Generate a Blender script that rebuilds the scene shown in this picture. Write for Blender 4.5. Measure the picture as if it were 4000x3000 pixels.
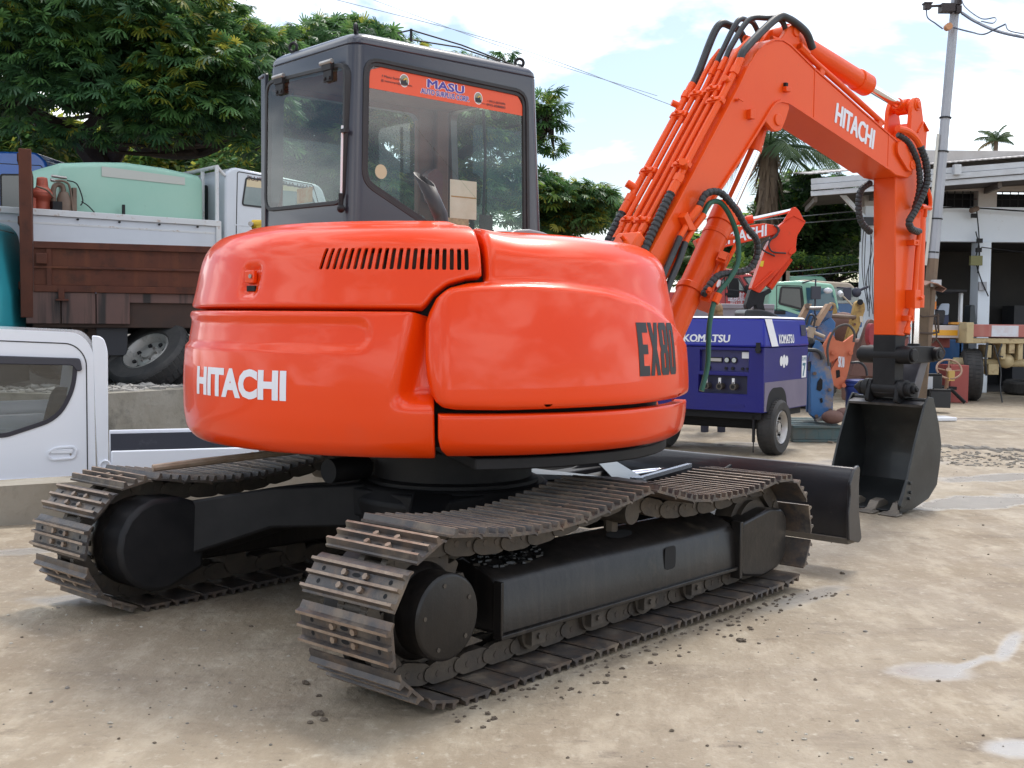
import bpy, bmesh, math, random
import numpy as np
from math import sin, cos, pi, radians, sqrt, atan2, hypot
from mathutils import Matrix, Vector, noise

for o in list(bpy.data.objects): bpy.data.objects.remove(o)
SC = bpy.context.scene
COL = SC.collection
random.seed(7)
RNG = np.random.default_rng(11)

# ------------------------------------------------------------------ camera, sky, sun, exposure
CH = 1.2908; FOC = 4530.145
RX = Vector((0.9999547, 0.00052327, 0.00950888)); UX = Vector((-0.00952327, 0.05494431, 0.998444)); FX = Vector((0, 0.99848928, -0.05494681))
cd = bpy.data.cameras.new('camera'); cam = bpy.data.objects.new('camera', cd); COL.objects.link(cam)
cd.sensor_width = 36; cd.lens = 36*FOC/4000; cd.clip_start = .05; cd.clip_end = 3000
cam.matrix_world = Matrix(((RX.x, UX.x, -FX.x, 0), (RX.y, UX.y, -FX.y, 0), (RX.z, UX.z, -FX.z, CH), (0, 0, 0, 1)))
SC.camera = cam

SUN_EL = radians(58); SUN_AZ = radians(24)      # azimuth measured from +Y towards +X
w = bpy.data.worlds.new('World'); SC.world = w; w.use_nodes = True
nt = w.node_tree; N = nt.nodes; N.clear()
def wn(t, **k):
    n = N.new(t)
    for a, b in k.items(): setattr(n, a, b)
    return n
sky = wn('ShaderNodeTexSky', sky_type='NISHITA', sun_disc=False, sun_elevation=SUN_EL, sun_rotation=SUN_AZ, air_density=1.0, dust_density=1.5, ozone_density=1.6)
bg1 = wn('ShaderNodeBackground'); bg1.inputs[1].default_value = .082
nt.links.new(sky.outputs[0], bg1.inputs[0])
bg2 = wn('ShaderNodeBackground'); bg2.inputs[0].default_value = (.955, .98, 1, 1); bg2.inputs[1].default_value = 1.25
tc = wn('ShaderNodeTexCoord'); mp = wn('ShaderNodeMapping'); mp.inputs['Scale'].default_value = (1.0, 1.0, 2.6); mp.inputs['Location'].default_value = (.35, .1, .28)
nz = wn('ShaderNodeTexNoise'); nz.inputs['Scale'].default_value = 2.3; nz.inputs['Detail'].default_value = 9; nz.inputs['Roughness'].default_value = .56; nz.inputs['Distortion'].default_value = .35
rp = wn('ShaderNodeValToRGB'); rp.color_ramp.elements[0].position = .45; rp.color_ramp.elements[0].color = (.0, .0, .0, 1); rp.color_ramp.elements[1].position = .60; rp.color_ramp.elements[1].color = (1, 1, 1, 1)
mx = wn('ShaderNodeMixShader'); wo = wn('ShaderNodeOutputWorld')
L = nt.links.new
L(tc.outputs['Generated'], mp.inputs[0]); L(mp.outputs[0], nz.inputs[0]); L(nz.outputs[0], rp.inputs[0]); L(rp.outputs[0], mx.inputs[0])
L(bg1.outputs[0], mx.inputs[1]); L(bg2.outputs[0], mx.inputs[2]); L(mx.outputs[0], wo.inputs[0])

sl = bpy.data.lights.new('sun', 'SUN'); sl.energy = 1.2; sl.angle = radians(12); sl.color = (1, .95, .87)
so = bpy.data.objects.new('sun', sl); COL.objects.link(so)
sd = Vector((sin(SUN_AZ)*cos(SUN_EL), cos(SUN_AZ)*cos(SUN_EL), sin(SUN_EL)))
so.rotation_euler = sd.to_track_quat('Z', 'Y').to_euler(); so.location = (0, 0, 40)
vs = SC.view_settings; vs.view_transform = 'Standard'; vs.look = 'None'; vs.exposure = 1.12; vs.gamma = 1; vs.use_curve_mapping = False
SC.cycles.max_bounces = 8; SC.cycles.transparent_max_bounces = 16
SC.cycles.use_denoising = True

# ------------------------------------------------------------------ helpers
def ray(x, y):                       # direction of a point of the photograph (2212 px wide)
    s = 4000/2212
    return FX + RX*((x*s-2000)/FOC) + UX*((1500-y*s)/FOC)
def at(x, y, d):                     # the point of that direction at distance d along the yard
    r = ray(x, y); return Vector((0, 0, CH)) + r*(d/r.y)
def gr(x, y, z=0):
    r = ray(x, y); return Vector((0, 0, CH)) + r*((z-CH)/r.z)

def sm(t):
    t = np.clip(t, 0, 1); return t*t*(3-2*t)

def catmull(pts, n=6, closed=False):
    P = [Vector(p) for p in pts]; out = []
    m = len(P)
    for i in range(m if closed else m-1):
        if closed: a, b, c, d = P[(i-1) % m], P[i], P[(i+1) % m], P[(i+2) % m]
        else:
            b, c = P[i], P[i+1]; a = P[i-1] if i else b*2-c; d = P[i+2] if i+2 < m else c*2-b
        for k in range(n):
            t = k/n
            out.append(((b*2)+(c-a)*t+(a*2-b*5+c*4-d)*t*t+(b*3-a-c*3+d)*t*t*t)*.5)
    if not closed: out.append(P[-1])
    return out

class B:
    def __init__(s): s.v = []; s.f = []; s.m = []
    def add(s, vs, fs, mi=0):
        n = len(s.v); s.v += [tuple(p) for p in vs]; s.f += [[i+n for i in f] for f in fs]; s.m += [mi]*len(fs); return s
    def box(s, c, d, R=None, mi=0, top=None):        # centre, full size; top=(sx,sy) scales the upper face
        x, y, z = d[0]/2, d[1]/2, d[2]/2; tx, ty = top or (1, 1)
        p = [(-x, -y, -z), (x, -y, -z), (x, y, -z), (-x, y, -z), (-x*tx, -y*ty, z), (x*tx, -y*ty, z), (x*tx, y*ty, z), (-x*tx, y*ty, z)]
        if R is None: R = Matrix.Identity(3)
        elif not isinstance(R, Matrix): R = Matrix.Rotation(R, 3, 'Z')
        c = Vector(c)
        return s.add([c+R @ Vector(q) for q in p], [(0, 3, 2, 1), (4, 5, 6, 7), (0, 1, 5, 4), (1, 2, 6, 5), (2, 3, 7, 6), (3, 0, 4, 7)], mi)
    def bx(s, a, b, mi=0):                            # two corners
        return s.box([(a[i]+b[i])/2 for i in range(3)], [abs(b[i]-a[i]) for i in range(3)], None, mi)
    def bar(s, p, q, wd, h, mi=0, up=(0, 0, 1)):      # beam of width wd and height h between two points
        p, q = Vector(p), Vector(q); d = q-p; x = d.normalized(); up = Vector(up)
        y = up.cross(x)
        if y.length < 1e-4: y = Vector((0, 1, 0)).cross(x)
        y.normalize(); z = x.cross(y)
        return s.box((p+q)/2, (d.length, wd, h), Matrix((x, y, z)).transposed(), mi)
    def cyl(s, p, q, r, r2=None, n=16, mi=0, cap=True):
        p, q = Vector(p), Vector(q); r2 = r if r2 is None else r2
        x = (q-p).normalized(); a = x.orthogonal().normalized(); b = x.cross(a)
        vs = []
        for c, rr in ((p, r), (q, r2)):
            for k in range(n):
                t = 2*pi*k/n; vs.append(c+a*(cos(t)*rr)+b*(sin(t)*rr))
        fs = [(k, (k+1) % n, n+(k+1) % n, n+k) for k in range(n)]
        if cap: fs += [tuple(range(n))[::-1], tuple(range(n, 2*n))]
        return s.add(vs, fs, mi)
    def tube(s, pts, r, n=8, mi=0, cap=True):
        P = [Vector(p) for p in pts]; m = len(P); vs = []; a = None
        for i in range(m):
            t = (P[min(i+1, m-1)]-P[max(i-1, 0)]).normalized()
            a = t.orthogonal().normalized() if a is None else (a-t*a.dot(t)).normalized()
            b = t.cross(a); rr = r[i] if isinstance(r, (list, tuple)) else r
            vs += [P[i]+a*(cos(2*pi*k/n)*rr)+b*(sin(2*pi*k/n)*rr) for k in range(n)]
        fs = [(i*n+k, i*n+(k+1) % n, (i+1)*n+(k+1) % n, (i+1)*n+k) for i in range(m-1) for k in range(n)]
        if cap: fs += [tuple(range(n))[::-1], tuple(range((m-1)*n, m*n))]
        return s.add(vs, fs, mi)
    def prism(s, pts, ax, a, b, mi=0):                # polygon extruded along an axis
        m = len(pts); f = {'y': lambda u, w, t: (u, t, w), 'x': lambda u, w, t: (t, u, w), 'z': lambda u, w, t: (u, w, t)}[ax]
        vs = [f(u, w, a) for u, w in pts]+[f(u, w, b) for u, w in pts]
        fs = [tuple(range(m)), tuple(range(m, 2*m))[::-1]]+[(i, i+m, (i+1) % m+m, (i+1) % m) for i in range(m)]
        return s.add(vs, fs, mi)
    def lathe(s, prof, p, ax, n=24, mi=0):            # profile (radius, along) round the axis at p
        p = Vector(p); x = Vector(ax).normalized(); a = x.orthogonal().normalized(); b = x.cross(a); m = len(prof)
        vs = [p+x*h+a*(cos(2*pi*k/n)*r)+b*(sin(2*pi*k/n)*r) for r, h in prof for k in range(n)]
        fs = [(i*n+k, i*n+(k+1) % n, (i+1)*n+(k+1) % n, (i+1)*n+k) for i in range(m-1) for k in range(n)]
        return s.add(vs, fs, mi)
    def ball(s, c, r, n=8, mi=0, sq=(1, 1, 1), jit=0):
        c = Vector(c); vs = []; m = n//2+1
        for i in range(m+1):
            for k in range(n):
                a, t = pi*i/m, 2*pi*k/n
                j = 1+random.uniform(-jit, jit)
                vs.append(c+Vector((sin(a)*cos(t)*sq[0], sin(a)*sin(t)*sq[1], cos(a)*sq[2]))*r*j)
        return s.add(vs, [(i*n+k, i*n+(k+1) % n, (i+1)*n+(k+1) % n, (i+1)*n+k) for i in range(m) for k in range(n)], mi)

def mesh(name, b, mats, ang=38, recalc=True):
    me = bpy.data.meshes.new(name); me.from_pydata([tuple(v) for v in b.v], [], b.f)
    for m in (mats if isinstance(mats, (list, tuple)) else [mats]): me.materials.append(m)
    if len(set(b.m)) > 1 or (b.m and b.m[0]): me.polygons.foreach_set('material_index', b.m)
    if recalc:
        bm = bmesh.new(); bm.from_mesh(me); bmesh.ops.remove_doubles(bm, verts=bm.verts, dist=1e-5)
        bmesh.ops.recalc_face_normals(bm, faces=bm.faces); bm.to_mesh(me); bm.free()
    if ang is not None:
        me.shade_smooth(); me.set_sharp_from_angle(angle=radians(ang))
    return me
def ob(name, b, mats, parent=None, M=None, bev=0, ang=38, label=None, cat=None, group=None, kind=None, recalc=True, seg=2):
    me = b if isinstance(b, bpy.types.Mesh) else mesh(name, b, mats, ang, recalc)
    o = bpy.data.objects.new(name, me); COL.objects.link(o)
    if parent: o.parent = parent
    if M is not None: o.matrix_basis = M
    if bev:
        m = o.modifiers.new('bevel', 'BEVEL'); m.width = bev; m.segments = seg; m.limit_method = 'ANGLE'; m.angle_limit = radians(40); m.harden_normals = False
    tag(o, label, cat, group, kind); return o
def tag(o, label=None, cat=None, group=None, kind=None):
    for k, v in (('label', label), ('category', cat), ('group', group), ('kind', kind)):
        if v: o[k] = v
    return o
def thing(name, label, cat, loc=(0, 0, 0), rz=0, group=None):
    o = bpy.data.objects.new(name, None); COL.objects.link(o); o.empty_display_size = .3
    o.location = loc; o.rotation_euler = (0, 0, rz); return tag(o, label, cat, group)
def cp(o, parent=None, M=None):
    c = o.copy(); COL.objects.link(c); c.parent = parent
    if M is not None: c.matrix_basis = M
    return c
def mods_apply(o):
    dg = bpy.context.evaluated_depsgraph_get(); me = bpy.data.meshes.new_from_object(o.evaluated_get(dg)); o.modifiers.clear(); o.data = me; return o
def ringed(path, r, period=.032, depth=.80):          # hose wrapped in a spiral guard: even rings along the path
    P = catmull(path, 14); d = [0]
    for a, c in zip(P, P[1:]): d.append(d[-1]+(c-a).length)
    n = max(8, int(d[-1]/period)); out = []; rad = []; j = 0
    for i in range(n*4+1):
        s = d[-1]*i/(n*4)
        while j < len(d)-2 and d[j+1] < s: j += 1
        out.append(P[j].lerp(P[j+1], (s-d[j])/max(1e-9, d[j+1]-d[j]))); rad.append(r*(depth if i % 4 == 0 else 1))
    return out, rad
def cut(o, cutter_b, ang=38, us=False):
    c = bpy.data.objects.new('c', mesh('c', cutter_b, [], None)); COL.objects.link(c); c.parent = o.parent; c.matrix_basis = o.matrix_basis
    m = o.modifiers.new('b', 'BOOLEAN'); m.operation = 'DIFFERENCE'; m.solver = 'EXACT'; m.use_self = us; m.object = c
    mods_apply(o); bpy.data.objects.remove(c); o.data.shade_smooth(); o.data.set_sharp_from_angle(angle=radians(ang)); return o

def text2d(body, bold=.0, sx=1.0, w=None, h=None, mw=None, space=1.0):      # flat lettering: vertices and faces, lower left corner at 0,0
    cu = bpy.data.curves.new('t', 'FONT'); cu.body = body; cu.offset = bold; cu.resolution_u = 3; cu.space_character = space
    o = bpy.data.objects.new('t', cu); COL.objects.link(o); dg = bpy.context.evaluated_depsgraph_get(); dg.update()
    me = bpy.data.meshes.new_from_object(o.evaluated_get(dg)); V = np.array([v.co[:2] for v in me.vertices]) if len(me.vertices) else np.zeros((1, 2))
    Fs = [list(p.vertices) for p in me.polygons]; bpy.data.objects.remove(o); bpy.data.curves.remove(cu)
    V = V-V.min(0); e = np.maximum(V.max(0), 1e-6)
    if w: V[:, 0] *= w/e[0]
    if h: V[:, 1] *= h/e[1]
    return V, Fs
def flat_text(b, body, o, ex, ey, w, h, bold=.0, mi=0, off=0.0, space=1.0):   # lettering on a plane: o is its lower left corner
    V, Fs = text2d(body, 0, w=w, h=h, space=space); o, ex, ey = Vector(o), Vector(ex).normalized(), Vector(ey).normalized(); n = ex.cross(ey)
    k = bold*h*1.1                                  # bolder strokes: shifted copies, each a hair above the one below
    for j, (dx, dy) in enumerate(((0, 0), (k, 0), (-k, 0), (k*.5, k*.6), (-k*.5, -k*.6)) if bold else ((0, 0),)): b.add([o+ex*float(x+dx)+ey*float(y+dy)+n*(off+.00015*j) for x, y in V], Fs, mi)

# ------------------------------------------------------------------ materials
def M(name, col, rough=.5, metal=0, coat=0, coatr=.05, var=None, dirt=None, bump=None, spec=.5, streak=None, trans=0, alpha=None, sub=None):
    m = bpy.data.materials.new(name); m.use_nodes = True; t = m.node_tree; p = t.nodes['Principled BSDF']; l = t.links.new
    p.inputs['Roughness'].default_value = rough; p.inputs['Metallic'].default_value = metal
    p.inputs['Coat Weight'].default_value = coat; p.inputs['Coat Roughness'].default_value = coatr; p.inputs['Specular IOR Level'].default_value = spec
    p.inputs['Base Color'].default_value = (*col, 1)
    if trans: p.inputs['Transmission Weight'].default_value = trans
    if not (var or dirt or bump or streak): return m
    c = t.nodes.new('ShaderNodeTexCoord'); oi = t.nodes.new('ShaderNodeObjectInfo')
    ad = t.nodes.new('ShaderNodeVectorMath'); ad.operation = 'MULTIPLY_ADD'; ad.inputs[1].default_value = (1, 1, 1)
    cmb = t.nodes.new('ShaderNodeVectorMath'); cmb.operation = 'SCALE'; cmb.inputs[0].default_value = (13, 7, 5); l(oi.outputs['Random'], cmb.inputs['Scale'])
    l(c.outputs['Object'], ad.inputs[0]); l(cmb.outputs[0], ad.inputs[2]); co = ad.outputs[0]
    def nzn(scale, detail=6, rgh=.6, vec=None):
        n = t.nodes.new('ShaderNodeTexNoise'); n.inputs['Scale'].default_value = scale; n.inputs['Detail'].default_value = detail; n.inputs['Roughness'].default_value = rgh
        l(vec or co, n.inputs['Vector']); return n
    cur = None
    def mixc(fac, colb):
        nonlocal cur
        x = t.nodes.new('ShaderNodeMix'); x.data_type = 'RGBA'; x.inputs['B'].default_value = (*colb, 1)
        if cur is None: x.inputs['A'].default_value = (*col, 1)
        else: l(cur, x.inputs['A'])
        l(fac, x.inputs['Factor']); cur = x.outputs['Result']
    def rng(sock, a, b, lo=0, hi=1):
        r = t.nodes.new('ShaderNodeMapRange'); r.inputs['From Min'].default_value = a; r.inputs['From Max'].default_value = b; r.inputs['To Min'].default_value = lo; r.inputs['To Max'].default_value = hi
        l(sock, r.inputs['Value']); return r.outputs[0]
    if var:                                  # (colour, scale, amount)
        for k in (var if isinstance(var, list) else [var]): mixc(rng(nzn(k[1]).outputs[0], .32, .68, 0, k[2]), k[0])
    if streak:                               # (colour, scale, lo, hi, amount): vertical runs
        mp_ = t.nodes.new('ShaderNodeMapping'); mp_.inputs['Scale'].default_value = (1, 1, .06); l(co, mp_.inputs[0])
        mixc(rng(nzn(streak[1], 5, .55, mp_.outputs[0]).outputs[0], streak[2], streak[3], 0, streak[4]), streak[0])
    if dirt:                                 # (colour, scale, lo, hi, amount) patches
        for k in (dirt if isinstance(dirt, list) else [dirt]):
            fac = rng(nzn(k[1], 9, .68).outputs[0], k[2], k[3], 0, k[4]); mixc(fac, k[0])
        rr = t.nodes.new('ShaderNodeMapRange'); rr.inputs['To Min'].default_value = rough; rr.inputs['To Max'].default_value = min(.9, rough+.35); l(fac, rr.inputs['Value']); l(rr.outputs[0], p.inputs['Roughness'])
    if cur is not None: l(cur, p.inputs['Base Color'])
    if bump:
        for k in (bump if isinstance(bump, list) else [bump])[:1]:
            bp = t.nodes.new('ShaderNodeBump'); bp.inputs['Strength'].default_value = k[1]; bp.inputs['Distance'].default_value = k[2] if len(k) > 2 else .01
            l(nzn(k[0], 8, .62).outputs[0], bp.inputs['Height']); l(bp.outputs[0], p.inputs['Normal'])
    return m
def glass(name, col, refl=1.0, dust=.0, dustc=(.5, .5, .48), rough=.02):
    m = bpy.data.materials.new(name); m.use_nodes = True; t = m.node_tree; t.nodes.clear(); l = t.links.new
    o = t.nodes.new('ShaderNodeOutputMaterial'); tr = t.nodes.new('ShaderNodeBsdfTransparent'); tr.inputs[0].default_value = (*col, 1)
    gl = t.nodes.new('ShaderNodeBsdfGlossy'); gl.inputs['Roughness'].default_value = rough; gl.inputs[0].default_value = (1, 1, 1, 1)
    fr = t.nodes.new('ShaderNodeLayerWeight'); pw = t.nodes.new('ShaderNodeMath'); pw.operation = 'POWER'; pw.inputs[1].default_value = 4.2; l(fr.outputs['Facing'], pw.inputs[0]); ma = t.nodes.new('ShaderNodeMath'); ma.operation = 'MULTIPLY_ADD'; ma.inputs[1].default_value = .92; ma.inputs[2].default_value = .075; l(pw.outputs[0], ma.inputs[0])
    mu = t.nodes.new('ShaderNodeMath'); mu.operation = 'MULTIPLY'; mu.inputs[1].default_value = refl; l(ma.outputs[0], mu.inputs[0])
    x = t.nodes.new('ShaderNodeMixShader'); l(mu.outputs[0], x.inputs[0]); l(tr.outputs[0], x.inputs[1]); l(gl.outputs[0], x.inputs[2]); out = x
    if dust:
        df = t.nodes.new('ShaderNodeBsdfDiffuse'); df.inputs[0].default_value = (*dustc, 1); y = t.nodes.new('ShaderNodeMixShader')
        c = t.nodes.new('ShaderNodeTexCoord'); n = t.nodes.new('ShaderNodeTexNoise'); n.inputs['Scale'].default_value = 3; n.inputs['Detail'].default_value = 8; l(c.outputs['Object'], n.inputs[0])
        r = t.nodes.new('ShaderNodeMapRange'); r.inputs[1].default_value = .3; r.inputs[2].default_value = .75; r.inputs[3].default_value = dust*.35; r.inputs[4].default_value = dust*1.4; l(n.outputs[0], r.inputs[0])
        l(r.outputs[0], y.inputs[0]); l(x.outputs[0], y.inputs[1]); l(df.outputs[0], y.inputs[2]); out = y
    l(out.outputs[0], o.inputs[0]); return m

ORANGE = M('orange_paint', (.80, .050, .002), .30, coat=.42, coatr=.03, spec=.25, var=((.80, .062, .002), 1.3, .5), dirt=[((.50, .035, .008), 90, .66, .74, .55), ((.60, .08, .04), 2.2, .62, .8, .2)], bump=(3.0, .03, .02))
ORANGE2 = M('boom_orange_paint', (.80, .092, .008), .40, coat=.12, coatr=.12, spec=.25, var=((.76, .074, .007), 2.5, .6), bump=(9, .04, .01), dirt=((.35, .12, .05), 14, .62, .8, .35))
ORANGE3 = M('old_orange_paint', (.74, .05, .01), .42, coat=.15, spec=.25, var=((.68, .045, .01), 2.5, .6), dirt=((.2, .08, .04), 9, .6, .8, .5))
BLACK = M('black_paint', (.006, .006, .0075), .55, spec=.3, var=((.022, .021, .022), 4, .8), bump=(18, .12, .006))
FRAMEB = M('track_frame_black', (.009, .008, .008), .34, spec=.35, var=((.018, .015, .013), 3, .8), streak=((.026, .021, .018), 26, .50, .68, .7), dirt=[((.004, .004, .004), 2.5, .55, .62, .9), ((.11, .085, .06), 5, .58, .78, .55)], bump=(25, .22, .006))
DARK = M('dark_interior', (.006, .006, .007), .8)
SHOE = M('track_shoe_steel', (.055, .052, .055), .40, metal=.3, var=((.11, .09, .075), 9, .8), dirt=[((.18, .12, .08), 11, .47, .70, .8), ((.28, .225, .165), 6, .52, .74, .7)], bump=(45, .4, .006))
GROUSER = M('worn_grouser_rust', (.34, .255, .19), .45, metal=.2, var=((.15, .095, .065), 14, .9), dirt=((.36, .29, .22), 8, .5, .75, .7), bump=(60, .4, .005))
PINM = M('link_pin_steel', (.07, .055, .045), .5, metal=.3)
CHAIN = M('track_link_steel', (.05, .042, .036), .6, metal=.2, var=((.09, .07, .05), 12, .8), bump=(40, .4, .006))
CAB = M('cab_grey_paint', (.030, .032, .046), .3, coat=.35, coatr=.1, var=((.034, .035, .045), 2, .8), bump=(6, .03, .01), dirt=((.07, .068, .07), 5, .6, .85, .25))
CABIN = M('cab_inner_trim', (.16, .07, .045), .7, var=((.09, .045, .035), 4, .8))
RUBBER = M('black_rubber', (.014, .014, .015), .55, var=((.03, .03, .032), 8, .6))
TYRE = M('tyre_rubber', (.018, .018, .019), .75, var=((.06, .055, .05), 5, .6), bump=(30, .3, .006))
HOSE = M('hydraulic_hose', (.016, .017, .019), .45, var=((.04, .042, .045), 18, .6))
HOSEG = M('green_hose', (.012, .09, .055), .45)
CHROME = M('chrome_rod', (.8, .8, .82), .1, metal=1)
STEEL = M('bare_steel', (.42, .41, .4), .4, metal=.8, var=((.25, .2, .16), 12, .6))
WHITE = M('white_paint', (.78, .79, .82), .35, coat=.3, var=((.70, .71, .74), 3, .5))
DECALW = M('white_decal', (.75, .75, .8), .45)
DECALB = M('black_decal', (.016, .016, .02), .5)
GLASS = glass('window_glass', (.88, .94, .89), .8, .008)
GLASSD = glass('dark_window_glass', (.25, .29, .29), 1.1, .05)
# ------------------------------------------------------------------ the excavator
HO = Vector((-.353, 5.46, 0)); HA = radians(41.5)
TO = Vector((-.273, 5.4221, 0)); TA = radians(48.505)
exc = thing('excavator', 'large orange crawler excavator in the middle of the yard with grey cab and black tracks', 'excavator', HO, HA)
EM = Matrix.Translation(HO) @ Matrix.Rotation(HA, 4, 'Z')
TM = EM.inverted() @ Matrix.Translation(TO) @ Matrix.Rotation(TA, 4, 'Z')     # undercarriage frame within the house frame

# ---- upper structure skin: radius and height of the shell along its profile
KN = np.array([(.757, 1.08, .757), (.775, 1.108, .774), (.80, 1.130, .80), (.85, 1.144, .85), (.97, 1.152, .97), (1.115, 1.147, 1.115), (1.24, 1.132, 1.24), (1.335, 1.113, 1.335),
               (1.41, 1.095, 1.41), (1.49, 1.078, 1.49), (1.54, 1.064, 1.54), (1.60, 1.036, 1.592), (1.65, .996, 1.630), (1.70, .950, 1.649), (1.78, .872, 1.662), (2.0, .655, 1.676), (2.4, .256, 1.686)])
def prof(v):
    v = np.asarray(v, float); x = KN[:, 0]; out = []
    i = np.clip(np.searchsorted(x, v)-1, 0, len(x)-2); h = x[i+1]-x[i]; t = np.clip((v-x[i])/h, 0, 1)
    for c in (1, 2):
        y = KN[:, c]; d = np.gradient(y, x)
        out.append(y[i]*(2*t**3-3*t**2+1)+h*d[i]*(t**3-2*t**2+t)+y[i+1]*(-2*t**3+3*t**2)+h*d[i+1]*(t**3-t**2))
    return out
def skin(th, v, off=0):
    th = np.asarray(th, float); v = np.asarray(v, float); off = np.asarray(off, float)
    r, z = prof(v); r2, z2 = prof(v+.004); r1, z1 = prof(v-.004); dr, dz = r2-r1, z2-z1; n = np.hypot(dr, dz)+1e-9
    nr, nz_ = dz/n, -dr/n
    R = r+off*nr; Z = z+off*nz_
    Z = Z-.022*sm((th-238)/14)*sm((v-1.5)/.15)
    a = np.radians(th); return np.stack([R*np.cos(a), R*np.sin(a), Z], -1)
RS = 1.13*pi/180                                       # metres per degree round the shell
def resamp(P, n, tt):
    P = np.array(P, float); Q = P*[RS, 1]; d = np.r_[0, np.cumsum(np.hypot(*np.diff(Q, axis=0).T))]; d /= d[-1]
    return np.stack([np.interp(tt, d, P[:, 0]), np.interp(tt, d, P[:, 1])], -1)
def spaced(L_, step):
    e = np.array([0, .002, .005, .010, .017, .026, .04]); n = max(2, int((L_-.08)/step)); mid = np.linspace(.04, L_-.04, n+1)[1:-1]
    return np.r_[e, mid, (L_-e)[::-1]]/L_
def seglen(P): return float(np.hypot(*(np.diff(np.array(P, float), axis=0)*[RS, 1]).T).sum())
def panel(name, bot, right, top, left, mat, disp=None, rr=.02, step=.016, base=0., depth=.05, parent=None):
    # bot left->right, right bottom->top, top left->right, left bottom->top ; all polylines in (degrees, profile)
    u = spaced(max(seglen(bot), seglen(top)), step); w = spaced(max(seglen(left), seglen(right)), step)
    b_, t_ = resamp(bot, 0, u), resamp(top, 0, u); l_, r_ = resamp(left, 0, w), resamp(right, 0, w)
    U, W = np.meshgrid(u, w, indexing='ij')
    U3, W3 = U[..., None], W[..., None]
    G = (1-W3)*b_[:, None]+W3*t_[:, None]+(1-U3)*l_[None]+U3*r_[None]-((1-U3)*(1-W3)*b_[0]+U3*(1-W3)*b_[-1]+(1-U3)*W3*t_[0]+U3*W3*t_[-1])
    out = np.concatenate([b_, r_, t_[::-1], l_[::-1]])*[RS, 1]
    S0 = out[:-1]; S1 = out[1:]; d2 = np.full(U.shape, 9.)
    Gm = G*[RS, 1]
    for a, c in zip(S0, S1):
        e = c-a; L2 = e@e
        if L2 < 1e-12: continue
        t = np.clip(((Gm-a)@e)/L2, 0, 1); q = Gm-a-t[..., None]*e; d2 = np.minimum(d2, (q**2).sum(-1))
    d = np.minimum(np.sqrt(d2), rr)
    off = base-(rr-np.sqrt(np.maximum(rr*rr-(rr-d)**2, 0)))
    if disp is not None: off = off+disp(G[..., 0], G[..., 1])
    P = skin(G[..., 0], G[..., 1], off); n, m = U.shape; b = B()
    vs = P.reshape(-1, 3); idx = lambda i, j: i*m+j
    fs = [(idx(i, j), idx(i+1, j), idx(i+1, j+1), idx(i, j+1)) for i in range(n-1) for j in range(m-1)]
    ring = [(i, 0) for i in range(n)]+[(n-1, j) for j in range(1, m)]+[(i, m-1) for i in range(n-2, -1, -1)]+[(0, j) for j in range(m-2, 0, -1)]
    k = len(vs); inn = skin(np.array([G[i, j, 0] for i, j in ring]), np.array([G[i, j, 1] for i, j in ring]), np.array([off[i, j] for i, j in ring])-depth)
    R = [idx(i, j) for i, j in ring]; q = len(R)
    fs += [(R[a], R[(a+1) % q], k+(a+1) % q, k+a)[::-1] for a in range(q)]
    b.add(np.concatenate([vs, inn]), fs); return ob(name, b, mat, parent or exc, ang=50)

def d_cw(th, v):
    tb = 224+(v-1.05)*9.5
    dep = .085*sm((th-tb)/4.2)*sm((v-.952)/.07)
    x = np.clip((219.2-th)*RS-.055, 0, 9); dd = np.where((219.2-th)*RS > .055, np.abs(v-1.232), np.hypot((219.2-th)*RS-.055, v-1.232))
    st = .013*sm((.066-dd)/.022)
    return -dep-st
cw = panel('counterweight', [(112, .757), (170, .757), (231.9, .757)], [(231.9, .757), (231.6, 1.0), (231.2, 1.322)], [(112, 1.322), (231.2, 1.322)], [(112, .757), (112, 1.322)], ORANGE, d_cw, rr=.014)
hood = panel('engine_hood', [(112, 1.335), (170, 1.335), (229.0, 1.335)], [(229.0, 1.335), (229.9, 1.35), (231.4, 1.388), (234.3, 1.428), (238.1, 1.449), (241.1, 1.456), (241.0, 1.56), (240.2, 1.70), (239, 2.1)],
             [(112, 2.1), (239, 2.1)], [(112, 1.335), (112, 2.1)], ORANGE, lambda th, v: -.02*sm((.03-np.hypot(np.maximum(np.abs((th-189.2)*RS)-.032, 0), np.maximum(np.abs(v-1.44)-.042, 0)))/.03)+.014*sm((v-1.74)/.05)*sm((238-th)/4), rr=.012)
# louvre slots through the hood, slanting a little towards the left
sm_ = hood.modifiers.new('s', 'SOLIDIFY'); sm_.thickness = .012; sm_.offset = -1; mods_apply(hood)
cb = B(); NS = 21
for k in range(NS):
    t0 = 208.6+k*(238.0-208.6)/(NS-1); sl_ = -.9*(1-k/(NS-1))
    hw = .42; pts = []
    for (u, vv) in ((-hw, 1.484), (-hw*.7, 1.478), (hw*.7, 1.478), (hw, 1.484), (hw, 1.556), (hw*.7, 1.562), (-hw*.7, 1.562), (-hw, 1.556)):
        pts.append((t0+u+sl_*(1.562-vv)/.084*1.0, vv))
    vi = skin(np.array([p[0] for p in pts]), np.array([p[1] for p in pts]), -.06); vo = skin(np.array([p[0] for p in pts]), np.array([p[1] for p in pts]), .03)
    cb.add(np.concatenate([vi, vo]), [tuple(range(8)), tuple(range(8, 16))[::-1]]+[(i, i+8, (i+1) % 8+8, (i+1) % 8) for i in range(8)])
cut(hood, cb, 45)
UPC = np.array([(225, 1.43), (242, 1.447), (250, 1.452), (259, 1.448), (268.8, 1.432), (278.6, 1.40), (288, 1.345), (294, 1.30), (304, 1.21)])
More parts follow.
